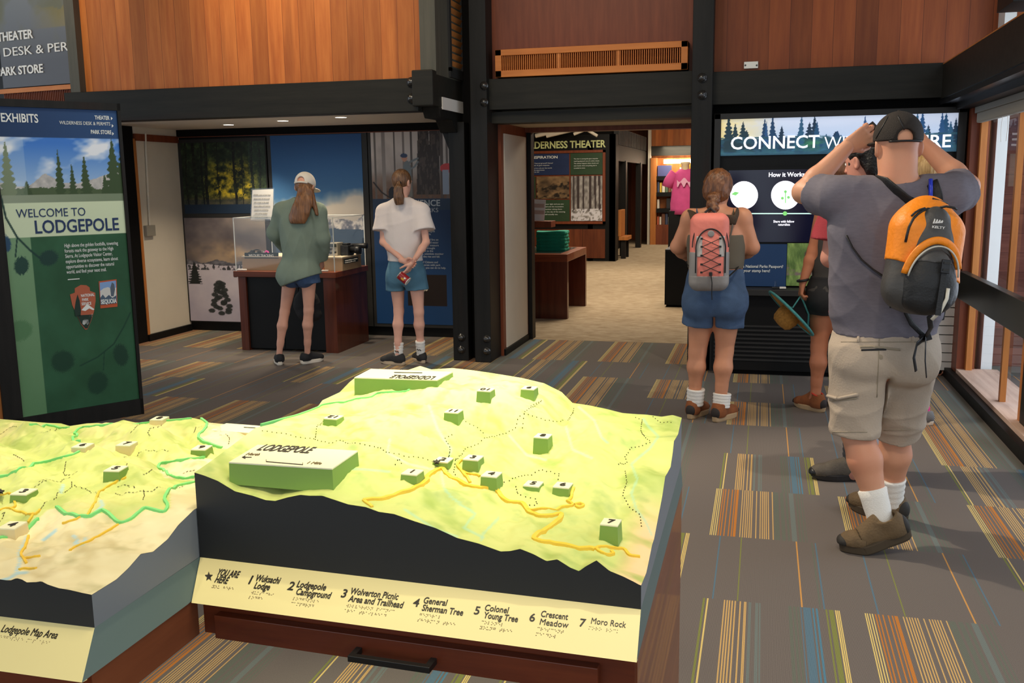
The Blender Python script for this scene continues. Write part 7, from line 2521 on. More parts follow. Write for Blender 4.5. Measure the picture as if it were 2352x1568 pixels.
# ---------------------------------------------------------------- woman with the coral backpack
Y0 = 6.42
P = lambda a, b, o=0.0: atY(a, b, Y0 + o)
J = joints(Y0, dict(neck=(1648, 484), head=(1650, 433, .03), shL=(1588, 503), shR=(1703, 501), elL=(1557, 566, .05), wrL=(1592, 598, .30), elR=(1727, 568, .03), wrR=(1692, 592, .32), hipL=(1614, 694), hipR=(1671, 694),
                    knL=(1602, 808), knR=(1664, 806), anL=(1595, 912, .02), anR=(1655, 920, -.03)))
J.update(R=np.array([1, 0, 0.]), F=np.array([0, 1, 0.]), hF=np.array([.3, .93, -.22]), cw=.185, ww=.168, hw=.195, ar=.056, lr=.076, g=1.1, hr=1.0, anr=.040, toeL=np.array([.25, .95, 0]), toeR=np.array([.35, .9, 0]))
M_SK3 = SKIN('skin_tan', (204, 142, 108))
hands = [hand(J['wrL'], (.5, .8, -.1), (0, -.1, -1), (.8, -.4, 0), h=.005), hand(J['wrR'], (-.5, .8, -.1), (0, -.1, -1), (-.8, -.4, 0), h=.005)]
W, _b = figure('person', 'woman in denim overalls wearing a coral backpack, hair in a braid', J, M_SK3, (J['anL'] + J['anR']) / 2 * [1, 1, 0], .007, hands)
M_DEN = mat('washed_denim', (66, 88, 118), .85, noise=.22, nscale=9, bump=.35, bscale=240)
shorts(W, 'overalls', M_DEN, J, .022, (.47, .50), P(1645, 588), .018, .011, 22, 6, .007)
b = Blob(P(1540, 640, -.35), P(1760, 480, .35), .007)
torso(b, J, .005)
b.cut(P(1645, 538), (0, 0, 1)).cut(P(1645, 615), (0, 0, -1))
b.wrinkle(.003, 40, 9)
blob_obj(b, 'camisole', mat('olive_camisole', (98, 90, 76), .85), W)
for s in (-1, 1):
    x = 1690 if s > 0 else 1596
    build(MB().tube([P(x - s * 16, 560, -.14), P(x - s * 8, 520, -.145), P(x - s * 6, 492, -.10), P(x - s * 4, 482, -.02)], .012, 8, flat=.35), 'shoulder_strap', mat('olive_camisole') if s > 0 else M_DEN, W)
hc = J['head']
hF = unit(J['hF']); hR = unit(np.cross(hF, U3)); hU = np.cross(hR, hF)
A = [hR, hF, hU]
M_HAIR3 = strands('auburn_hair', (74, 44, 26), (136, 86, 48), (55, 55, 14))
b = Blob(P(1590, 520, -.35), P(1710, 370, .25), .005)
b.ell(hc + hU * .024 - hF * .012, (.094, .106, .108), A, .02)
b.ell(hc - hU * .035 - hF * .035, (.088, .070, .070), A, .03)
b.cut(hc + hF * .055, hF * .9 - hU * .3)
b.cone(P(1642, 452, -.13), P(1636, 470, -.16), .036, .040, .02)
b.wrinkle(.009, 75, 10, (1, .6, .7), 5)
blob_obj(b, 'hair', M_HAIR3, W)
b = Blob(P(1600, 530, -.45), P(1680, 440, .1), .004)
for i in range(7):
    y = 452 + i * 9.0
    x = 1640 + (3 if i % 2 else -3) - i * .4
    b.ell(P(x, y, -.165 - .01 * min(i, 4)), (.036 - .0022 * i, .026, .024), None, .010)
b.cone(P(1638, 505, -.20), P(1633, 512, -.20), .018, .012, .01)
b.wrinkle(.005, 130, 11, (1, 1, .7), 3)
blob_obj(b, 'braid', M_HAIR3, W)
M_BOOT = mat('brown_suede_boot', (132, 76, 40), .85, noise=.14, nscale=20, bump=.3, bscale=120)
M_SOLET = mat('tan_sole', (176, 148, 112), .7)
M_REDL = mat('red_lining', (196, 62, 44), .8)
for s, tx, z1 in (('L', (.30, .95, 0), .205), ('R', (.42, .9, 0), .185)):
    an = J['an' + s]
    up = unit(J['kn' + s] - an)
    sock(W, an * [1, 1, 0], up, .09, z1, .056, .060, M_SOCKW)
    shoe(W, an * [1, 1, 0] - unit(tx) * .085, tx, .285, M_BOOT, M_SOLET, mat('black_boot_patch', (44, 36, 32), .7), high=.022, lace=M_BLK, m_line=M_REDL, chunky=1.25)

# coral backpack
PB = P(1629, 578, -.235)
BR_, BN = unit([.985, .17, 0]), unit([.17, -.985, .03])
BU = np.cross(BN, BR_) * -1
BU = unit(np.cross(BR_, BN)) if np.cross(BR_, BN)[2] > 0 else unit(np.cross(BN, BR_))
t = thing('coral_backpack', 'coral and grey backpack with black bungee cord on the woman in overalls', 'backpack', PB - [0, 0, .26])
b = Blob(PB - .36, PB + .36, .0055)
b.rbox(PB, (.122, .062, .245), [BR_, BN, BU], .06, .01).ell(PB + BN * .045 - BU * .06, (.095, .045, .165), [BR_, BN, BU], .03)
b.wrinkle(.003, 40, 12)
M_COR = mat('coral_nylon', (226, 128, 112), .55, noise=.06, nscale=10, bump=.15, bscale=60)
M_GRYN = mat('grey_nylon', (140, 136, 132), .5, noise=.05, nscale=8, bump=.1, bscale=60)
M_BLKN = mat('black_nylon', (30, 30, 31), .55, bump=.2, bscale=120)
blob_obj(b, 'main_body', M_COR, t)


def shell(name, blob_fn, cuts, m, par, h=.005):
    b = Blob(PB - .36, PB + .36, h)
    blob_fn(b)
    for p, n in cuts:
        b.cut(p, n)
    return blob_obj(b, name, m, par)


core = lambda g: (lambda b: b.rbox(PB, (.122 + g, .062 + g, .245 + g), [BR_, BN, BU], .06, .01).ell(PB + BN * .045 - BU * .06, (.095 + g, .045 + g, .165 + g), [BR_, BN, BU], .03))
shell('base_panel', core(.004), [(PB - BU * .15, BU)], M_GRYN, t)
for s in (-1, 1):
    shell('side_panel', core(.003), [(PB + BR_ * s * .082, -BR_ * s), (PB - BU * .0, BU)], M_GRYN, t)
    shell('edge_panel', core(.0035), [(PB + BR_ * s * .052, -BR_ * s), (PB + BR_ * s * .088, BR_ * s), (PB + BU * .10, BU), (PB - BU * .03, -BU), (PB + BN * .03, -BN)], mat('silver_nylon', (176, 172, 166), .45), t)
fr = lambda x, z, o=.0: PB + BR_ * x + BU * z + BN * (.088 - .9 * x * x - (.15 * max(0, z - .03)) + o)
arc = [fr(.092 * math.cos(a), .02 + .125 * math.sin(a), -.005) for a in np.linspace(-.1, math.pi + .1, 22)]
build(MB().tube([fr(-.092, -.13, -.008)] + arc[::-1] + [fr(.092, -.13, -.008)], .0045, 8), 'zip_piping', M_BLKN, t)
arc2 = [fr(.112 * math.cos(a), .03 + .19 * math.sin(a), -.02) for a in np.linspace(0, math.pi, 22)]
build(MB().tube(arc2, .0035, 8), 'zip_piping', M_BLKN, t)
zs = (.085, .035, -.02, -.075, -.125)
for i in range(4):
    for s in (-1, 1):
        build(MB().tube([fr(-s * .055, zs[i], .004), fr(0, (zs[i] + zs[i + 1]) / 2, .012), fr(s * .055, zs[i + 1], .004)], .0024, 6), 'bungee_cord', M_BLKN, t)
for z in zs:
    for s in (-1, 1):
        build(MB().obox(fr(s * .057, z, .002), BR_ * .007, BU * .006, BN * .003), 'cord_loop', M_BLKN, t)
build(MB().tube([fr(0, -.125, .006), fr(.01, -.19, .0), fr(.012, -.26, -.02), fr(.016, -.30, -.03)], .003, 6), 'cord_end', M_BLKN, t)
build(MB().obox(fr(0, -.135, .008), BR_ * .010, BU * .012, BN * .007), 'cord_lock', M_BLKN, t, bevel=.002)
em_ = build(MB().lathe([(.020, 0), (.021, .003), (.016, .004)], fr(.0, .115, -.002), 18, BN), 'oval_emblem', M_GRYN, t, smooth=True)
build(MB().tube([PB + BU * .245 - BR_ * .03, PB + BU * .275, PB + BU * .245 + BR_ * .03], .008, 8), 'haul_loop', M_BLKN, t)
M_MESH = mat('brown_mesh', (88, 68, 48), .8, rgb2=(44, 36, 28), nscale=240)
for s in (-1, 1):
    x = 1590 if s < 0 else 1694
    pts = [PB + BU * .20 + BR_ * s * .085 - BN * .05, P(x - s * 6, 505, -.145), P(x, 487, -.075), P(x + s * 2, 490, .05), P(x + s * 1, 525, .15)]
    build(MB().tube(pts, [.034, .034, .033, .031, .028], 12, flat=.30, up=(0, 1, .2)), 'shoulder_strap', M_MESH, t, smooth=True)
    build(MB().tube([PB - BU * .19 + BR_ * s * .10 - BN * .05, P(1690 if s > 0 else 1590, 620, -.13), P(1702 if s > 0 else 1578, 600, .03)], .010, 8, flat=.3), 'lower_strap', M_BLKN, t)

# ---------------------------------------------------------------- woman holding a straw hat
Y0 = 6.82
P = lambda a, b, o=0.0: atY(a, b, Y0 + o)
J = joints(Y0, dict(neck=(1934, 442), head=(1940, 396, .02), shL=(1893, 472), shR=(1972, 470), elL=(1868, 576, -.02), wrL=(1844, 650, -.06), elR=(1985, 570, .1), wrR=(1968, 610, .3), hipL=(1890, 680), hipR=(1942, 680), knL=(1881, 797), knR=(1933, 800), anL=(1873, 906, -.02), anR=(1930, 906, .1)))
J.update(R=np.array([.98, .2, 0.]), F=np.array([-.2, .98, 0.]), hF=np.array([-.2, .95, -.15]), cw=.165, ww=.15, hw=.175, ar=.045, lr=.070, g=1.0, hr=.98, anr=.036, toeL=np.array([-.75, .65, 0]), toeR=np.array([-.3, .95, 0]))
hands = [hand(J['wrL'], (-.15, -.05, -.95), (.75, .5, 0), (-.2, .85, -.3), (.7, .9, .6), .95, .0045), hand(J['wrR'], (-.4, .8, 0), (0, 0, -1), (-.8, -.3, 0), h=.005)]
HW, _b = figure('person', 'woman in dark tank top and black shorts holding a straw hat, half behind the man', J, SKIN('skin_sun_tan', (186, 118, 84)), (J['anL'] + J['anR']) / 2 * [1, 1, 0], .007, hands)
b = Blob(P(1830, 700, -.35), P(2020, 430, .4), .007)
torso(b, J, .014)
for s in 'LR':
    b.cone(J['sh' + s] + U3 * .02, J['el' + s], .075, .07, .01, sub=True)
b.ell(J['neck'] + U3 * .02, (.09, .09, .08), None, .01, True)
b.cut(P(1905, 668), (0, 0, -1)).wrinkle(.004, 30, 14)
blob_obj(b, 'tank_top', mat('charcoal_tank', (66, 62, 58), .85), HW)
shorts(HW, 'shorts', mat('black_shorts', (32, 31, 32), .8), J, .016, (.34, .34), None, .016, .004, 28, 15, .007)
pts = [J['wrL'] + U3 * .02 + np.array([.034 * math.cos(a), .034 * math.sin(a), .006 * math.cos(a)]) for a in np.linspace(0, 2 * math.pi, 18)]
build(MB().tube(pts, .009, 8), 'wrist_band', M_BLK, HW, smooth=True)
hc = J['head']
b = Blob(hc - .22, hc + .22, .006)
b.ell(hc + U3 * .02 - J['F'] * .015, (.095, .105, .105), None, .02).ell(hc - U3 * .08 - J['F'] * .04, (.09, .06, .08), None, .03).cut(hc + J['F'] * .05, J['F'] - U3 * .4)
b.wrinkle(.012, 70, 16, (1, 1, .5))
blob_obj(b, 'hair', M_HAIR3, HW)
for s, tx in (('L', (-.70, .70, 0)), ('R', (-.2, .97, 0))):
    an = J['an' + s]
    shoe(HW, an * [1, 1, 0] - unit(tx) * .085, tx, .27, M_BOOT, M_SOLET, mat('black_boot_patch'), high=.03, lace=M_BLK, m_line=M_REDL, chunky=1.2)
# the hat
b0, b1 = P(1773, 671, -.14), P(1866, 762, -.02)
c = (b0 + b1) / 2
e1 = unit(b1 - b0)
n_ = unit(np.cross(e1, (0, 1, 0)))
n_ = n_ if n_[0] < 0 else -n_
n_ = unit(n_ + np.array([0, -.16, 0]))
e1 = unit(e1 - n_ * (e1 @ n_)); e2 = np.cross(n_, e1)
R0 = np.linalg.norm(b1 - b0) / 2
t = thing('straw_hat', 'tan straw hat with teal brim dangling from the hand of the woman in black shorts', 'hat', c - [0, 0, .2])
M_STRAW = mat('straw_weave', (182, 134, 62), .8, noise=.25, nscale=60, bump=.6, bscale=160)
M_TEALB = mat('teal_binding', (70, 142, 140), .8, noise=.15, nscale=60)
build(MB().lathe([(.074, .006), (R0 * .7, .003), (R0 * .97, .009), (R0 * .97, .014), (R0 * .7, .008), (.074, .012)], c, 40, n_), 'brim', M_STRAW, t, smooth=True)
build(MB().tube([c + (e1 * math.cos(a) + e2 * math.sin(a)) * R0 * .985 + n_ * .011 for a in np.linspace(0, 2 * math.pi, 49)], .009, 8), 'brim_binding', M_TEALB, t, smooth=True)
build(MB().lathe([(R0 * .92, -.001), (R0 * .5, -.002), (.07, -.002), (.07, .004), (R0 * .92, .006)], c, 40, n_), 'brim_lining', M_TEALB, t, smooth=True)
build(MB().lathe([(.080, .008), (.082, .05), (.074, .095), (.055, .118), (.02, .124), (.001, .124)], c, 28, n_), 'crown', M_STRAW, t, smooth=True)
hnd = J['wrL'] + np.array([-.01, -.01, -.085])
build(MB().tube([hnd, mid(hnd, b1, .5) + [.012, -.02, 0], b1 - e1 * .05], .006, 6), 'chin_strap', M_TEALB, t)
build(MB().tube([hnd, mid(hnd, c, .6) + [-.02, -.03, -.01], c - e1 * .06], .005, 6), 'chin_strap', M_TEALB, t)

# ---------------------------------------------------------------- person in the red t-shirt
Y0 = 5.28
P = lambda a, b, o=0.0: atY(a, b, Y0 + o)
J = joints(Y0, dict(neck=(1990, 428), head=(1986, 372, .0), shL=(1930, 474, .0), shR=(2050, 468, .12), elL=(1908, 592, -.02), wrL=(1972, 596, .22), elR=(2068, 585, .16), wrR=(2010, 600, .34), hipL=(1968, 712), hipR=(2030, 708, .06),
                    knL=(1966, 880), knR=(2022, 880, .10), anL=(1957, 1075, -.06), anR=(2010, 1058, .10)))
J.update(R=np.array([.92, .4, 0.]), F=np.array([-.4, .92, 0.]), hF=np.array([-.76, .63, -.16]), cw=.185, ww=.175, hw=.175, ar=.056, lr=.074, g=1.1, hr=1.04, anr=.042, toeL=np.array([-.95, .1, 0]), toeR=np.array([-.6, .8, 0]))
hands = [hand(J['wrL'], (.3, .9, .1), (0, 0, -1), (.8, -.3, 0), h=.005), hand(J['wrR'], (-.3, .9, .1), (0, 0, -1), (-.8, -.3, 0), h=.005)]
RP, _b = figure('person', 'person with short black curls in a dark red t-shirt, hidden behind the tall man', J, SKIN('skin_pink_brown', (196, 136, 116)), (J['anL'] + J['anR']) / 2 * [1, 1, 0], .0065, hands)
shirt(RP, 'shirt', mat('maroon_tee', (146, 44, 54), .85, noise=.06, nscale=9, bump=.1, bscale=120), J, .026, (.68, .68), .030, P(1980, 722), .06, .012, 18, 21, .007, sw=1.15)
shorts(RP, 'shorts', mat('slate_shorts', (58, 60, 66), .85), J, .02, (.85, .85), None, .02, .004, 28, 22, .007)
hc = J['head']
hF = unit(J['hF']); hR = unit(np.cross(hF, U3)); hU = np.cross(hR, hF)
A = [hR, hF, hU]
M_CURL = mat('black_curls', (24, 20, 18), .55, noise=.2, nscale=60, bump=.8, bscale=90, spec=.4)
b = Blob(hc - .22, hc + .24, .005)
b.ell(hc + hU * .045 - hF * .022, (.092, .108, .094), A, .02).ell(hc - hU * .03 - hF * .065, (.078, .05, .075), A, .03)
b.cut(hc + hF * .046 + hU * .03, hF * .8 - hU * .5)
for s in (-1, 1):
    b.ell(hc - hU * .018 + hF * .012 + hR * s * .095, (.034, .038, .048), A, .008, True)
r_ = np.random.RandomState(3)
for i in range(90):
    d = unit(r_.randn(3))
    q = hc + hU * .05 - hF * .02 + (hR * d[0] * .092 + hF * d[1] * .105 + hU * d[2] * .09)
    if (q - hc) @ hF < .05 - max(0, -(q - hc) @ hU) and (q - hc) @ hU > -.06 and not (abs((q - hc) @ hR) > .06 and (q - hc) @ hU < .035 and (q - hc) @ hF > -.035):
        b.ell(q, (.017, .017, .017), None, .006)
b.wrinkle(.004, 140, 23)
blob_obj(b, 'hair', M_CURL, RP)
an = J['anL']
M_TRAIL = mat('grey_brown_trail_shoe', (92, 84, 74), .75, noise=.15, nscale=25, bump=.3, bscale=110)
M_SOLED = mat('dark_rubber_sole', (44, 40, 38), .7)
shoe(RP, an * [1, 1, 0] + [.088, .015, 0], (-.97, -.12, 0), .30, M_TRAIL, M_SOLED, M_BLK, high=.0, lace=mat('rust_lace', (150, 70, 44), .7), chunky=1.1)
sock(RP, an * [1, 1, 0], J['knL'] - an, .08, .2, .05, .052, mat('dark_sock', (50, 50, 54), .85))
an = J['anR']
shoe(RP, an * [1, 1, 0] - unit([-.6, .8, 0]) * .07, (-.6, .8, 0), .285, M_TRAIL, M_SOLED, M_BLK, chunky=1.1)
sock(RP, an * [1, 1, 0], J['knR'] - an, .08, .30, .05, .056, mat('pale_blue_sock', (206, 214, 228), .85))

# ---------------------------------------------------------------- fair haired person behind the man
Y0 = 6.6
P = lambda a, b, o=0.0: atY(a, b, Y0 + o)
J = joints(Y0, dict(neck=(2124, 438), head=(2127, 394, .02), shL=(2092, 468), shR=(2158, 468), elL=(2086, 560, .08), wrL=(2112, 590, .3), elR=(2164, 560, .08), wrR=(2138, 590, .3), hipL=(2102, 676), hipR=(2142, 676), knL=(2106, 800), knR=(2127, 800), anL=(2104, 935, .12), anR=(2123, 948, -.03)))
J.update(R=np.array([1, 0, 0.]), F=np.array([0, 1, 0.]), hF=np.array([-.1, .97, -.2]), cw=.135, ww=.115, hw=.14, ar=.033, lr=.055, g=.85, hr=.96, anr=.028, toeR=np.array([-.6, .8, 0]))
BP, _b = figure('person', 'fair haired person with pink socks and grey trainers, almost hidden behind the man', J, SKIN('skin_fair'), (J['anL'] + J['anR']) / 2 * [1, 1, 0], .008, [hand(J['wrL'], (.2, .9, 0), (0, 0, -1), (.9, 0, 0), h=.006), hand(J['wrR'], (-.2, .9, 0), (0, 0, -1), (-.9, 0, 0), h=.006)])
shirt(BP, 'shirt', mat('grey_tee', (120, 122, 128), .85), J, .018, (.6, .6), .02, P(2124, 672), .06, .005, 24, 31, .008)
shorts(BP, 'shorts', mat('black_shorts'), J, .014, (.45, .45), None, .015, .004, 28, 32, .008)
hc = J['head']
b = Blob(hc - [.2, .25, .42], hc + .2, .006)
b.ell(hc + U3 * .02 - J['F'] * .012, (.084, .098, .10), None, .02)
b.cone(hc - U3 * .02 - J['F'] * .05, hc - U3 * .22 - J['F'] * .09, .075, .07, .03, flat=((0, 1, 0), .5))
b.cut(hc + J['F'] * .05, J['F'] - U3 * .3)
b.wrinkle(.007, 100, 33, (1, 1, .05))
blob_obj(b, 'hair', strands('blonde_hair', (150, 112, 64), (206, 172, 116), (70, 70, 5)), BP)
M_GSH = mat('grey_trainer', (112, 112, 114), .75, bump=.3, bscale=120)
M_PSOCK = mat('hot_pink_sock', (226, 70, 140), .85)
for s, tx in (('L', (-.1, .99, 0)), ('R', (-.62, .78, 0))):
    an = J['an' + s]
    sock(BP, an * [1, 1, 0], J['kn' + s] - an, .06, .115, .036, .036, M_PSOCK)
    shoe(BP, an * [1, 1, 0] - unit(tx) * .07, tx, .235, M_GSH, mat('white_sole'), None, chunky=1.1)
# ---------------------------------------------------------------- tall man with the orange backpack
Y0 = 4.32
P = lambda a, b, o=0.0: atY(a, b, Y0 + o)
J = joints(Y0, dict(neck=(2062, 418), head=(2062, 337, .03), shL=(1922, 452, .0), shR=(2178, 450, .03), elL=(1846, 441, .16), wrL=(1946, 337, .20), elR=(2221, 428, .18), wrR=(2120, 330, .26), hipL=(1978, 815), hipR=(2082, 815, .05),
                    knL=(1966, 985, .0), knR=(2056, 985, .20), anL=(2024, 1200, -.10), anR=(2046, 1158, .30)))
J.update(R=np.array([.99, .12, 0.]), F=np.array([-.12, .99, 0.]), hF=np.array([-.16, .98, -.05]), cw=.235, ww=.215, hw=.205, ar=.056, lr=.089, g=1.22, hr=1.10, nr=.080, anr=.050, belly=.14, toeL=np.array([-.95, -.1, 0]), toeR=np.array([-.6, .8, 0]))
M_SKM = mat('skin_sunburnt', (208, 152, 120), .5, rgb2=(204, 138, 108), nscale=5, spec=.35, bump=.06, bscale=300)
hl = hand(J['wrL'], (.66, .10, .40), (.25, .9, -.25), (.25, .15, -.9), (.35, .65, .5), 1.12, .0034, .03, .55)
hrr = hand(J['wrR'], (-.55, .35, .45), (-.2, .9, -.2), (-.2, .1, -.9), (.3, .6, .5), 1.1, .004, .03)
MN, _b = figure('person', 'tall man in grey t-shirt and khaki cargo shorts with both arms raised to his face', J, M_SKM, (J['anL'] * .7 + J['anR'] * .3) * [1, 1, 0], .006, [hl, hrr])
M_GRT = mat('heather_grey_tee', (108, 103, 112), .9, noise=.07, nscale=40, bump=.12, bscale=180, stretch=(1, 1, 3))
shirt(MN, 'shirt', M_GRT, J, .022, (.56, .56), .020, P(2040, 768), .088, .016, 13, 41, .006, sw=.98, st=(1, .6, .8))
M_KHA = mat('khaki_cotton', (178, 162, 144), .9, noise=.06, nscale=9, bump=.22, bscale=120)
sh = shorts(MN, 'cargo_shorts', M_KHA, J, .020, (1.07, 1.05), P(2040, 763), .026, .018, 18, 42, .006, st=(.5, .5, 1.2))
# pockets, loops and seams of the shorts
on = lambda a, b, o: P(a, b, o)
M_KH2 = mat('khaki_shadow_cotton', (150, 138, 118), .9, bump=.3, bscale=90)  # darker khaki copy puts seam and pocket shade into the colour


def on_mesh(obj, px, py, lift=.0):
    d = Vector([float(x) for x in ray(px, py)]).normalized()
    o = Vector((0, 0, HC)) - root_loc(obj)
    hit, loc, nrm, _ = obj.ray_cast(o, d)
    if not hit:
        return None
    return np.array(loc + root_loc(obj) + nrm * lift)


def root_loc(o):
    return Vector(root_of(o).location)


def seam(name, obj, pts, r, m, parent, lift=.001, flat=1.0):
    q = [on_mesh(obj, *p, lift=lift) for p in pts]
    q = [x for x in q if x is not None]
    if len(q) > 1:
        return build(MB().tube(q, r, 6, flat=flat), name, m, parent, smooth=True)


line = lambda a, b, n=10: [(a[0] + (b[0] - a[0]) * i / n, a[1] + (b[1] - a[1]) * i / n) for i in range(n + 1)]
seam('back_pocket', sh, line((1976, 797), (2006, 796)) + line((2006, 796), (2068, 803)), .0055, M_KH2, sh)
seam('pocket_opening', sh, line((1978, 804), (2035, 802)), .0045, mat('pocket_dark', (40, 40, 42), .9), sh)
q = on_mesh(sh, 2022, 820, .001)
if q is not None:
    build(MB().lathe([(.010, -.002), (.010, .002), (.006, .003)], q, 14, (0, -1, 0)), 'pocket_button', M_KH2, sh)
seam('cargo_flap', sh, line((1900, 908), (1925, 915)) + line((1925, 915), (1972, 905)), .008, M_KHA, sh, .003)
seam('cargo_flap_edge', sh, line((1912, 920), (1968, 914)), .004, M_KH2, sh, .001)
seam('centre_seam', sh, line((2020, 775), (2014, 912)), .0022, M_KH2, sh, .0005)
seam('hem_seam', sh, line((1912, 992), (1992, 992)), .002, M_KH2, sh, .0005)
seam('hem_seam', sh, line((2030, 988), (2092, 986)), .002, M_KH2, sh, .0005)
for x in (1972, 2096):
    seam('belt_loop', sh, [(x, 766), (x, 776), (x, 786)], .006, M_KHA, sh, .003)
seam('waistband', sh, line((1932, 785), (2130, 785), 20), .002, M_KH2, sh, .0005)
# black mesh cap worn backwards
hc = J['head']
hF = unit(J['hF']); hR = unit(np.cross(hF, U3)); hU = np.cross(hR, hF)
A = [hR, hF, hU]
b = Blob(hc - .24, hc + .26, .005)
b.ell(hc + hU * .038, (.098, .115, .108), A, .01)
b.cut(hc + hU * .022, -hU * 1.0 + hF * .05)
b.cone(hc - hF * .17 + hU * .030, hc - hF * .06 + hU * .032, .033, .031, .006, sub=True)
b.ell(hc + hF * .165 + hU * .025, (.080, .085, .012), A, .012)
M_CAP = mat('black_mesh_cap', (40, 32, 26), .75, noise=.12, nscale=320, bump=.6, bscale=420)
cap = blob_obj(b, 'cap', M_CAP, MN)
st_ = [hc + hR * x - hF * math.sqrt(max(.0001, .118 ** 2 - (x * 1.2) ** 2)) + hU * .014 for x in np.linspace(-.06, .06, 13)]
build(MB().tube(st_, .012, 8, flat=.4, up=(0, 0, 1)), 'cap_strap', M_BLK, cap, smooth=True)
for x in (-.02, -.01, .0, .01, .02, .03):
    p = hc + hR * x - hF * (math.sqrt(.118 ** 2 - (x * 1.2) ** 2) + .004) + hU * .014
    build(MB().lathe([(.0024, 0), (.0024, .0025)], p, 8, -hF), 'strap_stud', M_CHAR, cap)
build(MB().lathe([(.008, 0), (.006, .004), (.001, .005)], hc + hU * .146, 12, hU), 'cap_button', M_CAP, cap, smooth=True)
seam('cap_seam', cap, line((2062, 266), (2078, 300)), .0022, M_BLK, cap, .001)
seam('cap_seam', cap, line((2040, 268), (2012, 318)), .0022, M_BLK, cap, .001)
# the phone he holds
p = J['wrL'] + np.array([.12, .05, .045])
tt = thing('smartphone', 'dark phone held up in the left hand of the tall man', 'phone', p - [0, 0, .04])
build(MB().obox(p, unit([.75, .1, .6]) * .035, unit([-.5, .5, .6]) * .07, unit([.1, .9, -.2]) * .004), 'case', M_BLK, tt, bevel=.002)
# socks and shoes
an = J['anL']
M_SKH = mat('brown_hiking_shoe', (104, 84, 58), .8, noise=.16, nscale=22, bump=.35, bscale=110)
M_TAN2 = mat('orange_lace', (176, 104, 46), .7)
up = unit(J['knL'] - an)
build(MB().tube([an - up * .06, an - up * .03, an, an + up * .04, an + up * .075, an + up * .11, an + up * .145, an + up * .15], [.048, .052, .055, .054, .057, .058, .062, .055], 22), 'sock', M_SOCKW, MN, smooth=True)
toe = unit([-.98, -.10, 0])
tp = atZ(1934, 1264, 0)
shoe(MN, tp - toe * .30, toe, .31, M_SKH, mat('lugged_sole', (72, 60, 44), .8), mat('dark_toe_cap', (44, 40, 36), .7), pitch=.36, high=.012, lace=M_TAN2, chunky=1.25, wid=1.05)
an = J['anR']
sock(MN, an * [1, 1, 0], J['knR'] - an, .09, .235, .052, .060, M_SOCKW)
toe = unit([-.75, .65, 0])
shoe(MN, an * [1, 1, 0] - toe * .085, toe, .31, M_SKH, mat('lugged_sole'), mat('dark_toe_cap'), high=.012, lace=M_TAN2, chunky=1.25)

# ---------------------------------------------------------------- orange backpack
PB = P(2120, 590, -.315)
BN = unit([.30, -.95, .05]); BU0 = unit([.12, .0, 1.0])
BR_ = unit(np.cross(BU0, BN)); BR_ = BR_ if BR_[0] > 0 else -BR_
BU = unit(np.cross(BR_, -BN)); BU = BU if BU[2] > 0 else -BU
AX = [BR_, BN, BU]
t = thing('orange_backpack', 'orange and black backpack hanging off the right shoulder of the tall man', 'backpack', PB - [0, 0, .25])
M_ORA = mat('orange_ripstop', (238, 136, 24), .5, noise=.08, nscale=14, bump=.3, bscale=60)
M_DGR = mat('dark_grey_nylon', (66, 64, 62), .45, noise=.1, nscale=12, bump=.2, bscale=50)


def core(b, g):
    b.rbox(PB - BU * .02, (.135 + g, .085 + g, .19 + g), AX, .075, .01)
    b.ell(PB + BU * .12 - BN * .02, (.105 + g, .075 + g, .115 + g), AX, .05)
    b.ell(PB - BU * .12 + BN * .01, (.135 + g, .095 + g, .10 + g), AX, .04)
    return b


def part(name, g, cuts, m, wr=.0025, sd=3):
    b = Blob(PB - .36, PB + .36, .0055)
    core(b, g)
    b.wrinkle(wr, 30, sd)
    for p, n in cuts:
        b.cut(p, n)
    return blob_obj(b, name, m, t)


part('main_body', 0, [], M_DGR)
part('orange_shell', .004, [(PB - BU * .055 + BR_ * .0, -BU - BR_ * .25)], M_ORA)
b = Blob(PB - .36, PB + .36, .005)
b.ell(PB + BN * .055 - BU * .01, (.098, .055, .205), AX, .01)
fp_ = blob_obj(b, 'front_panel', M_DGR, t)
b = Blob(PB - .36, PB + .36, .005)
b.ell(PB + BN * .075 - BU * .085, (.098, .062, .135), AX, .01).rbox(PB + BN * .07 - BU * .13, (.095, .055, .08), AX, .05, .03)
b.wrinkle(.003, 40, 9)
fk = blob_obj(b, 'front_pocket', M_BLKN, t)
b = Blob(PB - .36, PB + .36, .005)
b.ell(PB + BN * .075 - BU * .085, (.101, .065, .138), AX, .01).cut(PB + BN * .075 - BU * .02, -BU).cut(PB + BN * .1, -BN * 1.0 + BR_ * .25)
blob_obj(b, 'pocket_flap', M_DGR, t)
bx = lambda x, y, z: PB + BR_ * x + BN * y + BU * z
arc = [bx(.104 * math.cos(a), .082 + .030 * math.sin(a), -.085 + .150 * math.sin(a)) for a in np.linspace(.35, math.pi - .10, 26)]
build(MB().tube(arc, .015, 10, flat=.6, up=BN), 'pocket_trim', M_ORA, t, smooth=True)
arc = [bx(.097 * math.cos(a), .100 + .028 * math.sin(a), -.085 + .128 * math.sin(a)) for a in np.linspace(.15, math.pi - .05, 26)]
build(MB().tube(arc, .0035, 8), 'zipper', mat('pale_piping', (186, 182, 170), .5), t, smooth=True)
osh = [c for c in t.children if c.name.startswith('orange_shell')][0]
seam('zipper', osh, [(2080, 556), (2084, 538), (2088, 522), (2098, 502), (2108, 492), (2118, 485), (2130, 480), (2142, 481), (2156, 487), (2172, 498)], .005, M_BLKN, t, .002)
seam('zipper', osh, [(2094, 498), (2102, 490), (2112, 484), (2124, 480)], .004, M_BLKN, t, .006)
q = on_mesh(osh, 2156, 480, .01)
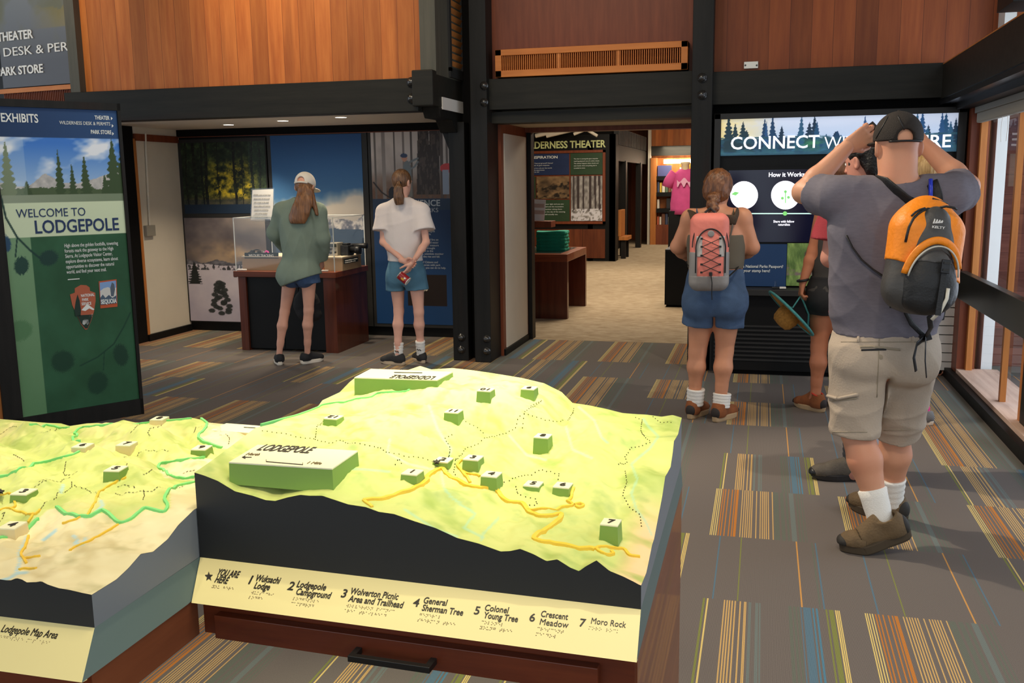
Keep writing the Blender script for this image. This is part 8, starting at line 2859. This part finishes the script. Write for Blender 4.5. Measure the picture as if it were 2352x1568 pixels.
if q is not None:
    build(MB().tube([q, q + [.02, -.01, .004], q + [.05, -.005, -.002], q + [.06, 0, -.008]], .0045, 8), 'zip_pull', M_BLKN, t, smooth=True)
# buckle strap, reflective strip, logo
build(MB().obox(bx(.018, .145, -.13), BR_ * .011, BU * .085, BN * .003), 'front_strap', M_BLKN, t, bevel=.001)
bk_ = build(MB().obox(bx(.018, .150, -.03), BR_ * .017, BU * .026, BN * .006), 'buckle', M_BLK, t, bevel=.003)
for q in (-.008, .008):
    build(MB().obox(bx(.018, .157, -.03 + q * 1.6), BR_ * .012, BU * .004, BN * .002), 'buckle_bar', M_CHAR, bk_)
build(MB().tube([bx(.048, .135, -.11), bx(.047, .138, -.15), bx(.03, .136, -.20), bx(.008, .124, -.235)], .0075, 8, flat=.4, up=BN), 'reflective_strip', mat('silver_reflective', (206, 200, 184), .35), t, smooth=True)
fo = bx(.0, .113, .10)


def lpl_(px, py):
    d = ray(px, py)
    return d * (((fo - [0, 0, HC]) @ BN) / (d @ BN)) + [0, 0, HC]


M_LOGO = mat('silver_thread', (206, 204, 200), .5)
lg = put_text('KELTY', 'lettering', lpl_, BR_, 2140, 523, 2170, 520, 5.5, M_LOGO, fp_, .02, 1, .0015, .001, BU)
for i in range(4):
    decal('logo_stripe', [(2142 + i * 5, 513 - i * .3), (2146 + i * 6, 502 + i * 1.2), (2148 + i * 6, 503 + i * 1.4), (2146 + i * 6, 513 - i * .3)], lpl_, BN, M_LOGO, fp_, .001)
# shoulder straps, tube and hanging webbing
shirt_o = [c for c in MN.children if c.name.startswith('shirt')][0]


def on_shirt(pts, lift=.012):
    q = [on_mesh(shirt_o, *p, lift=lift) for p in pts]
    return [x for x in q if x is not None]


q = on_shirt([(2040, 424), (2058, 440), (2078, 458), (2096, 476)])
build(MB().tube([q[0] + [-.03, .08, .01]] + q + [bx(-.05, -.02, .17)], .030, 12, flat=.28, up=(0, 1, .3)), 'shoulder_strap', M_BLKN, t, smooth=True)
q = on_shirt([(2140, 424), (2148, 444), (2150, 466)])
build(MB().tube([q[0] + [.01, .08, .01]] + q + [bx(.05, -.02, .20)], .024, 12, flat=.28, up=(0, 1, .3)), 'shoulder_strap', M_BLKN, t, smooth=True)
q = on_shirt([(2134, 418), (2134, 436), (2132, 462)], .022)
build(MB().tube(q + [bx(.0, .0, .21)], .0085, 10), 'drink_tube', mat('blue_tube', (40, 60, 190), .3), t, smooth=True)
build(MB().tube([bx(-.04, .0, .20), bx(0, .01, .225), bx(.06, .0, .215)], .012, 8, flat=.4), 'haul_loop', M_BLKN, t, smooth=True)
q = on_shirt([(1946, 540), (1960, 568), (1980, 596), (2004, 618), (2028, 634)], .010)
build(MB().tube(q + [bx(-.12, -.04, -.10)], .0085, 8, flat=.4), 'side_strap', M_BLKN, t, smooth=True)
bt = on_mesh(sh, 2116, 782, .03)
bt = bt if bt is not None else P(2118, 782, -.2)
a0, a1 = bx(-.10, .0, -.20), bx(.05, .02, -.225)
q = on_shirt([(2070, 700), (2090, 740)], .014)
build(MB().tube([a0] + q + [bt], .011, 8, flat=.3, up=(0, 1, 0)), 'hanging_strap', M_BLKN, t, smooth=True)
build(MB().tube([a1, mid(a1, bt) + [.01, -.02, 0], bt], .011, 8, flat=.3, up=(0, 1, 0)), 'hanging_strap', M_BLKN, t, smooth=True)
build(MB().obox(bt, np.array([.022, 0, .008]), np.array([-.005, 0, .014]), np.array([0, .007, 0])), 'strap_buckle', M_BLK, t, bevel=.002)
for dx, e in ((-10, 852), (10, 866)):
    x0 = P(2116 + dx, 790, -.27); x1 = P(2112 + dx * 1.3, (790 + e) / 2, -.27); x2 = P(2116 + dx * 1.2, e, -.26)
    build(MB().tube([bt, x0, x1, x2], .011, 8, flat=.25, up=(0, 1, 0)), 'strap_tail', M_BLKN, t, smooth=True)
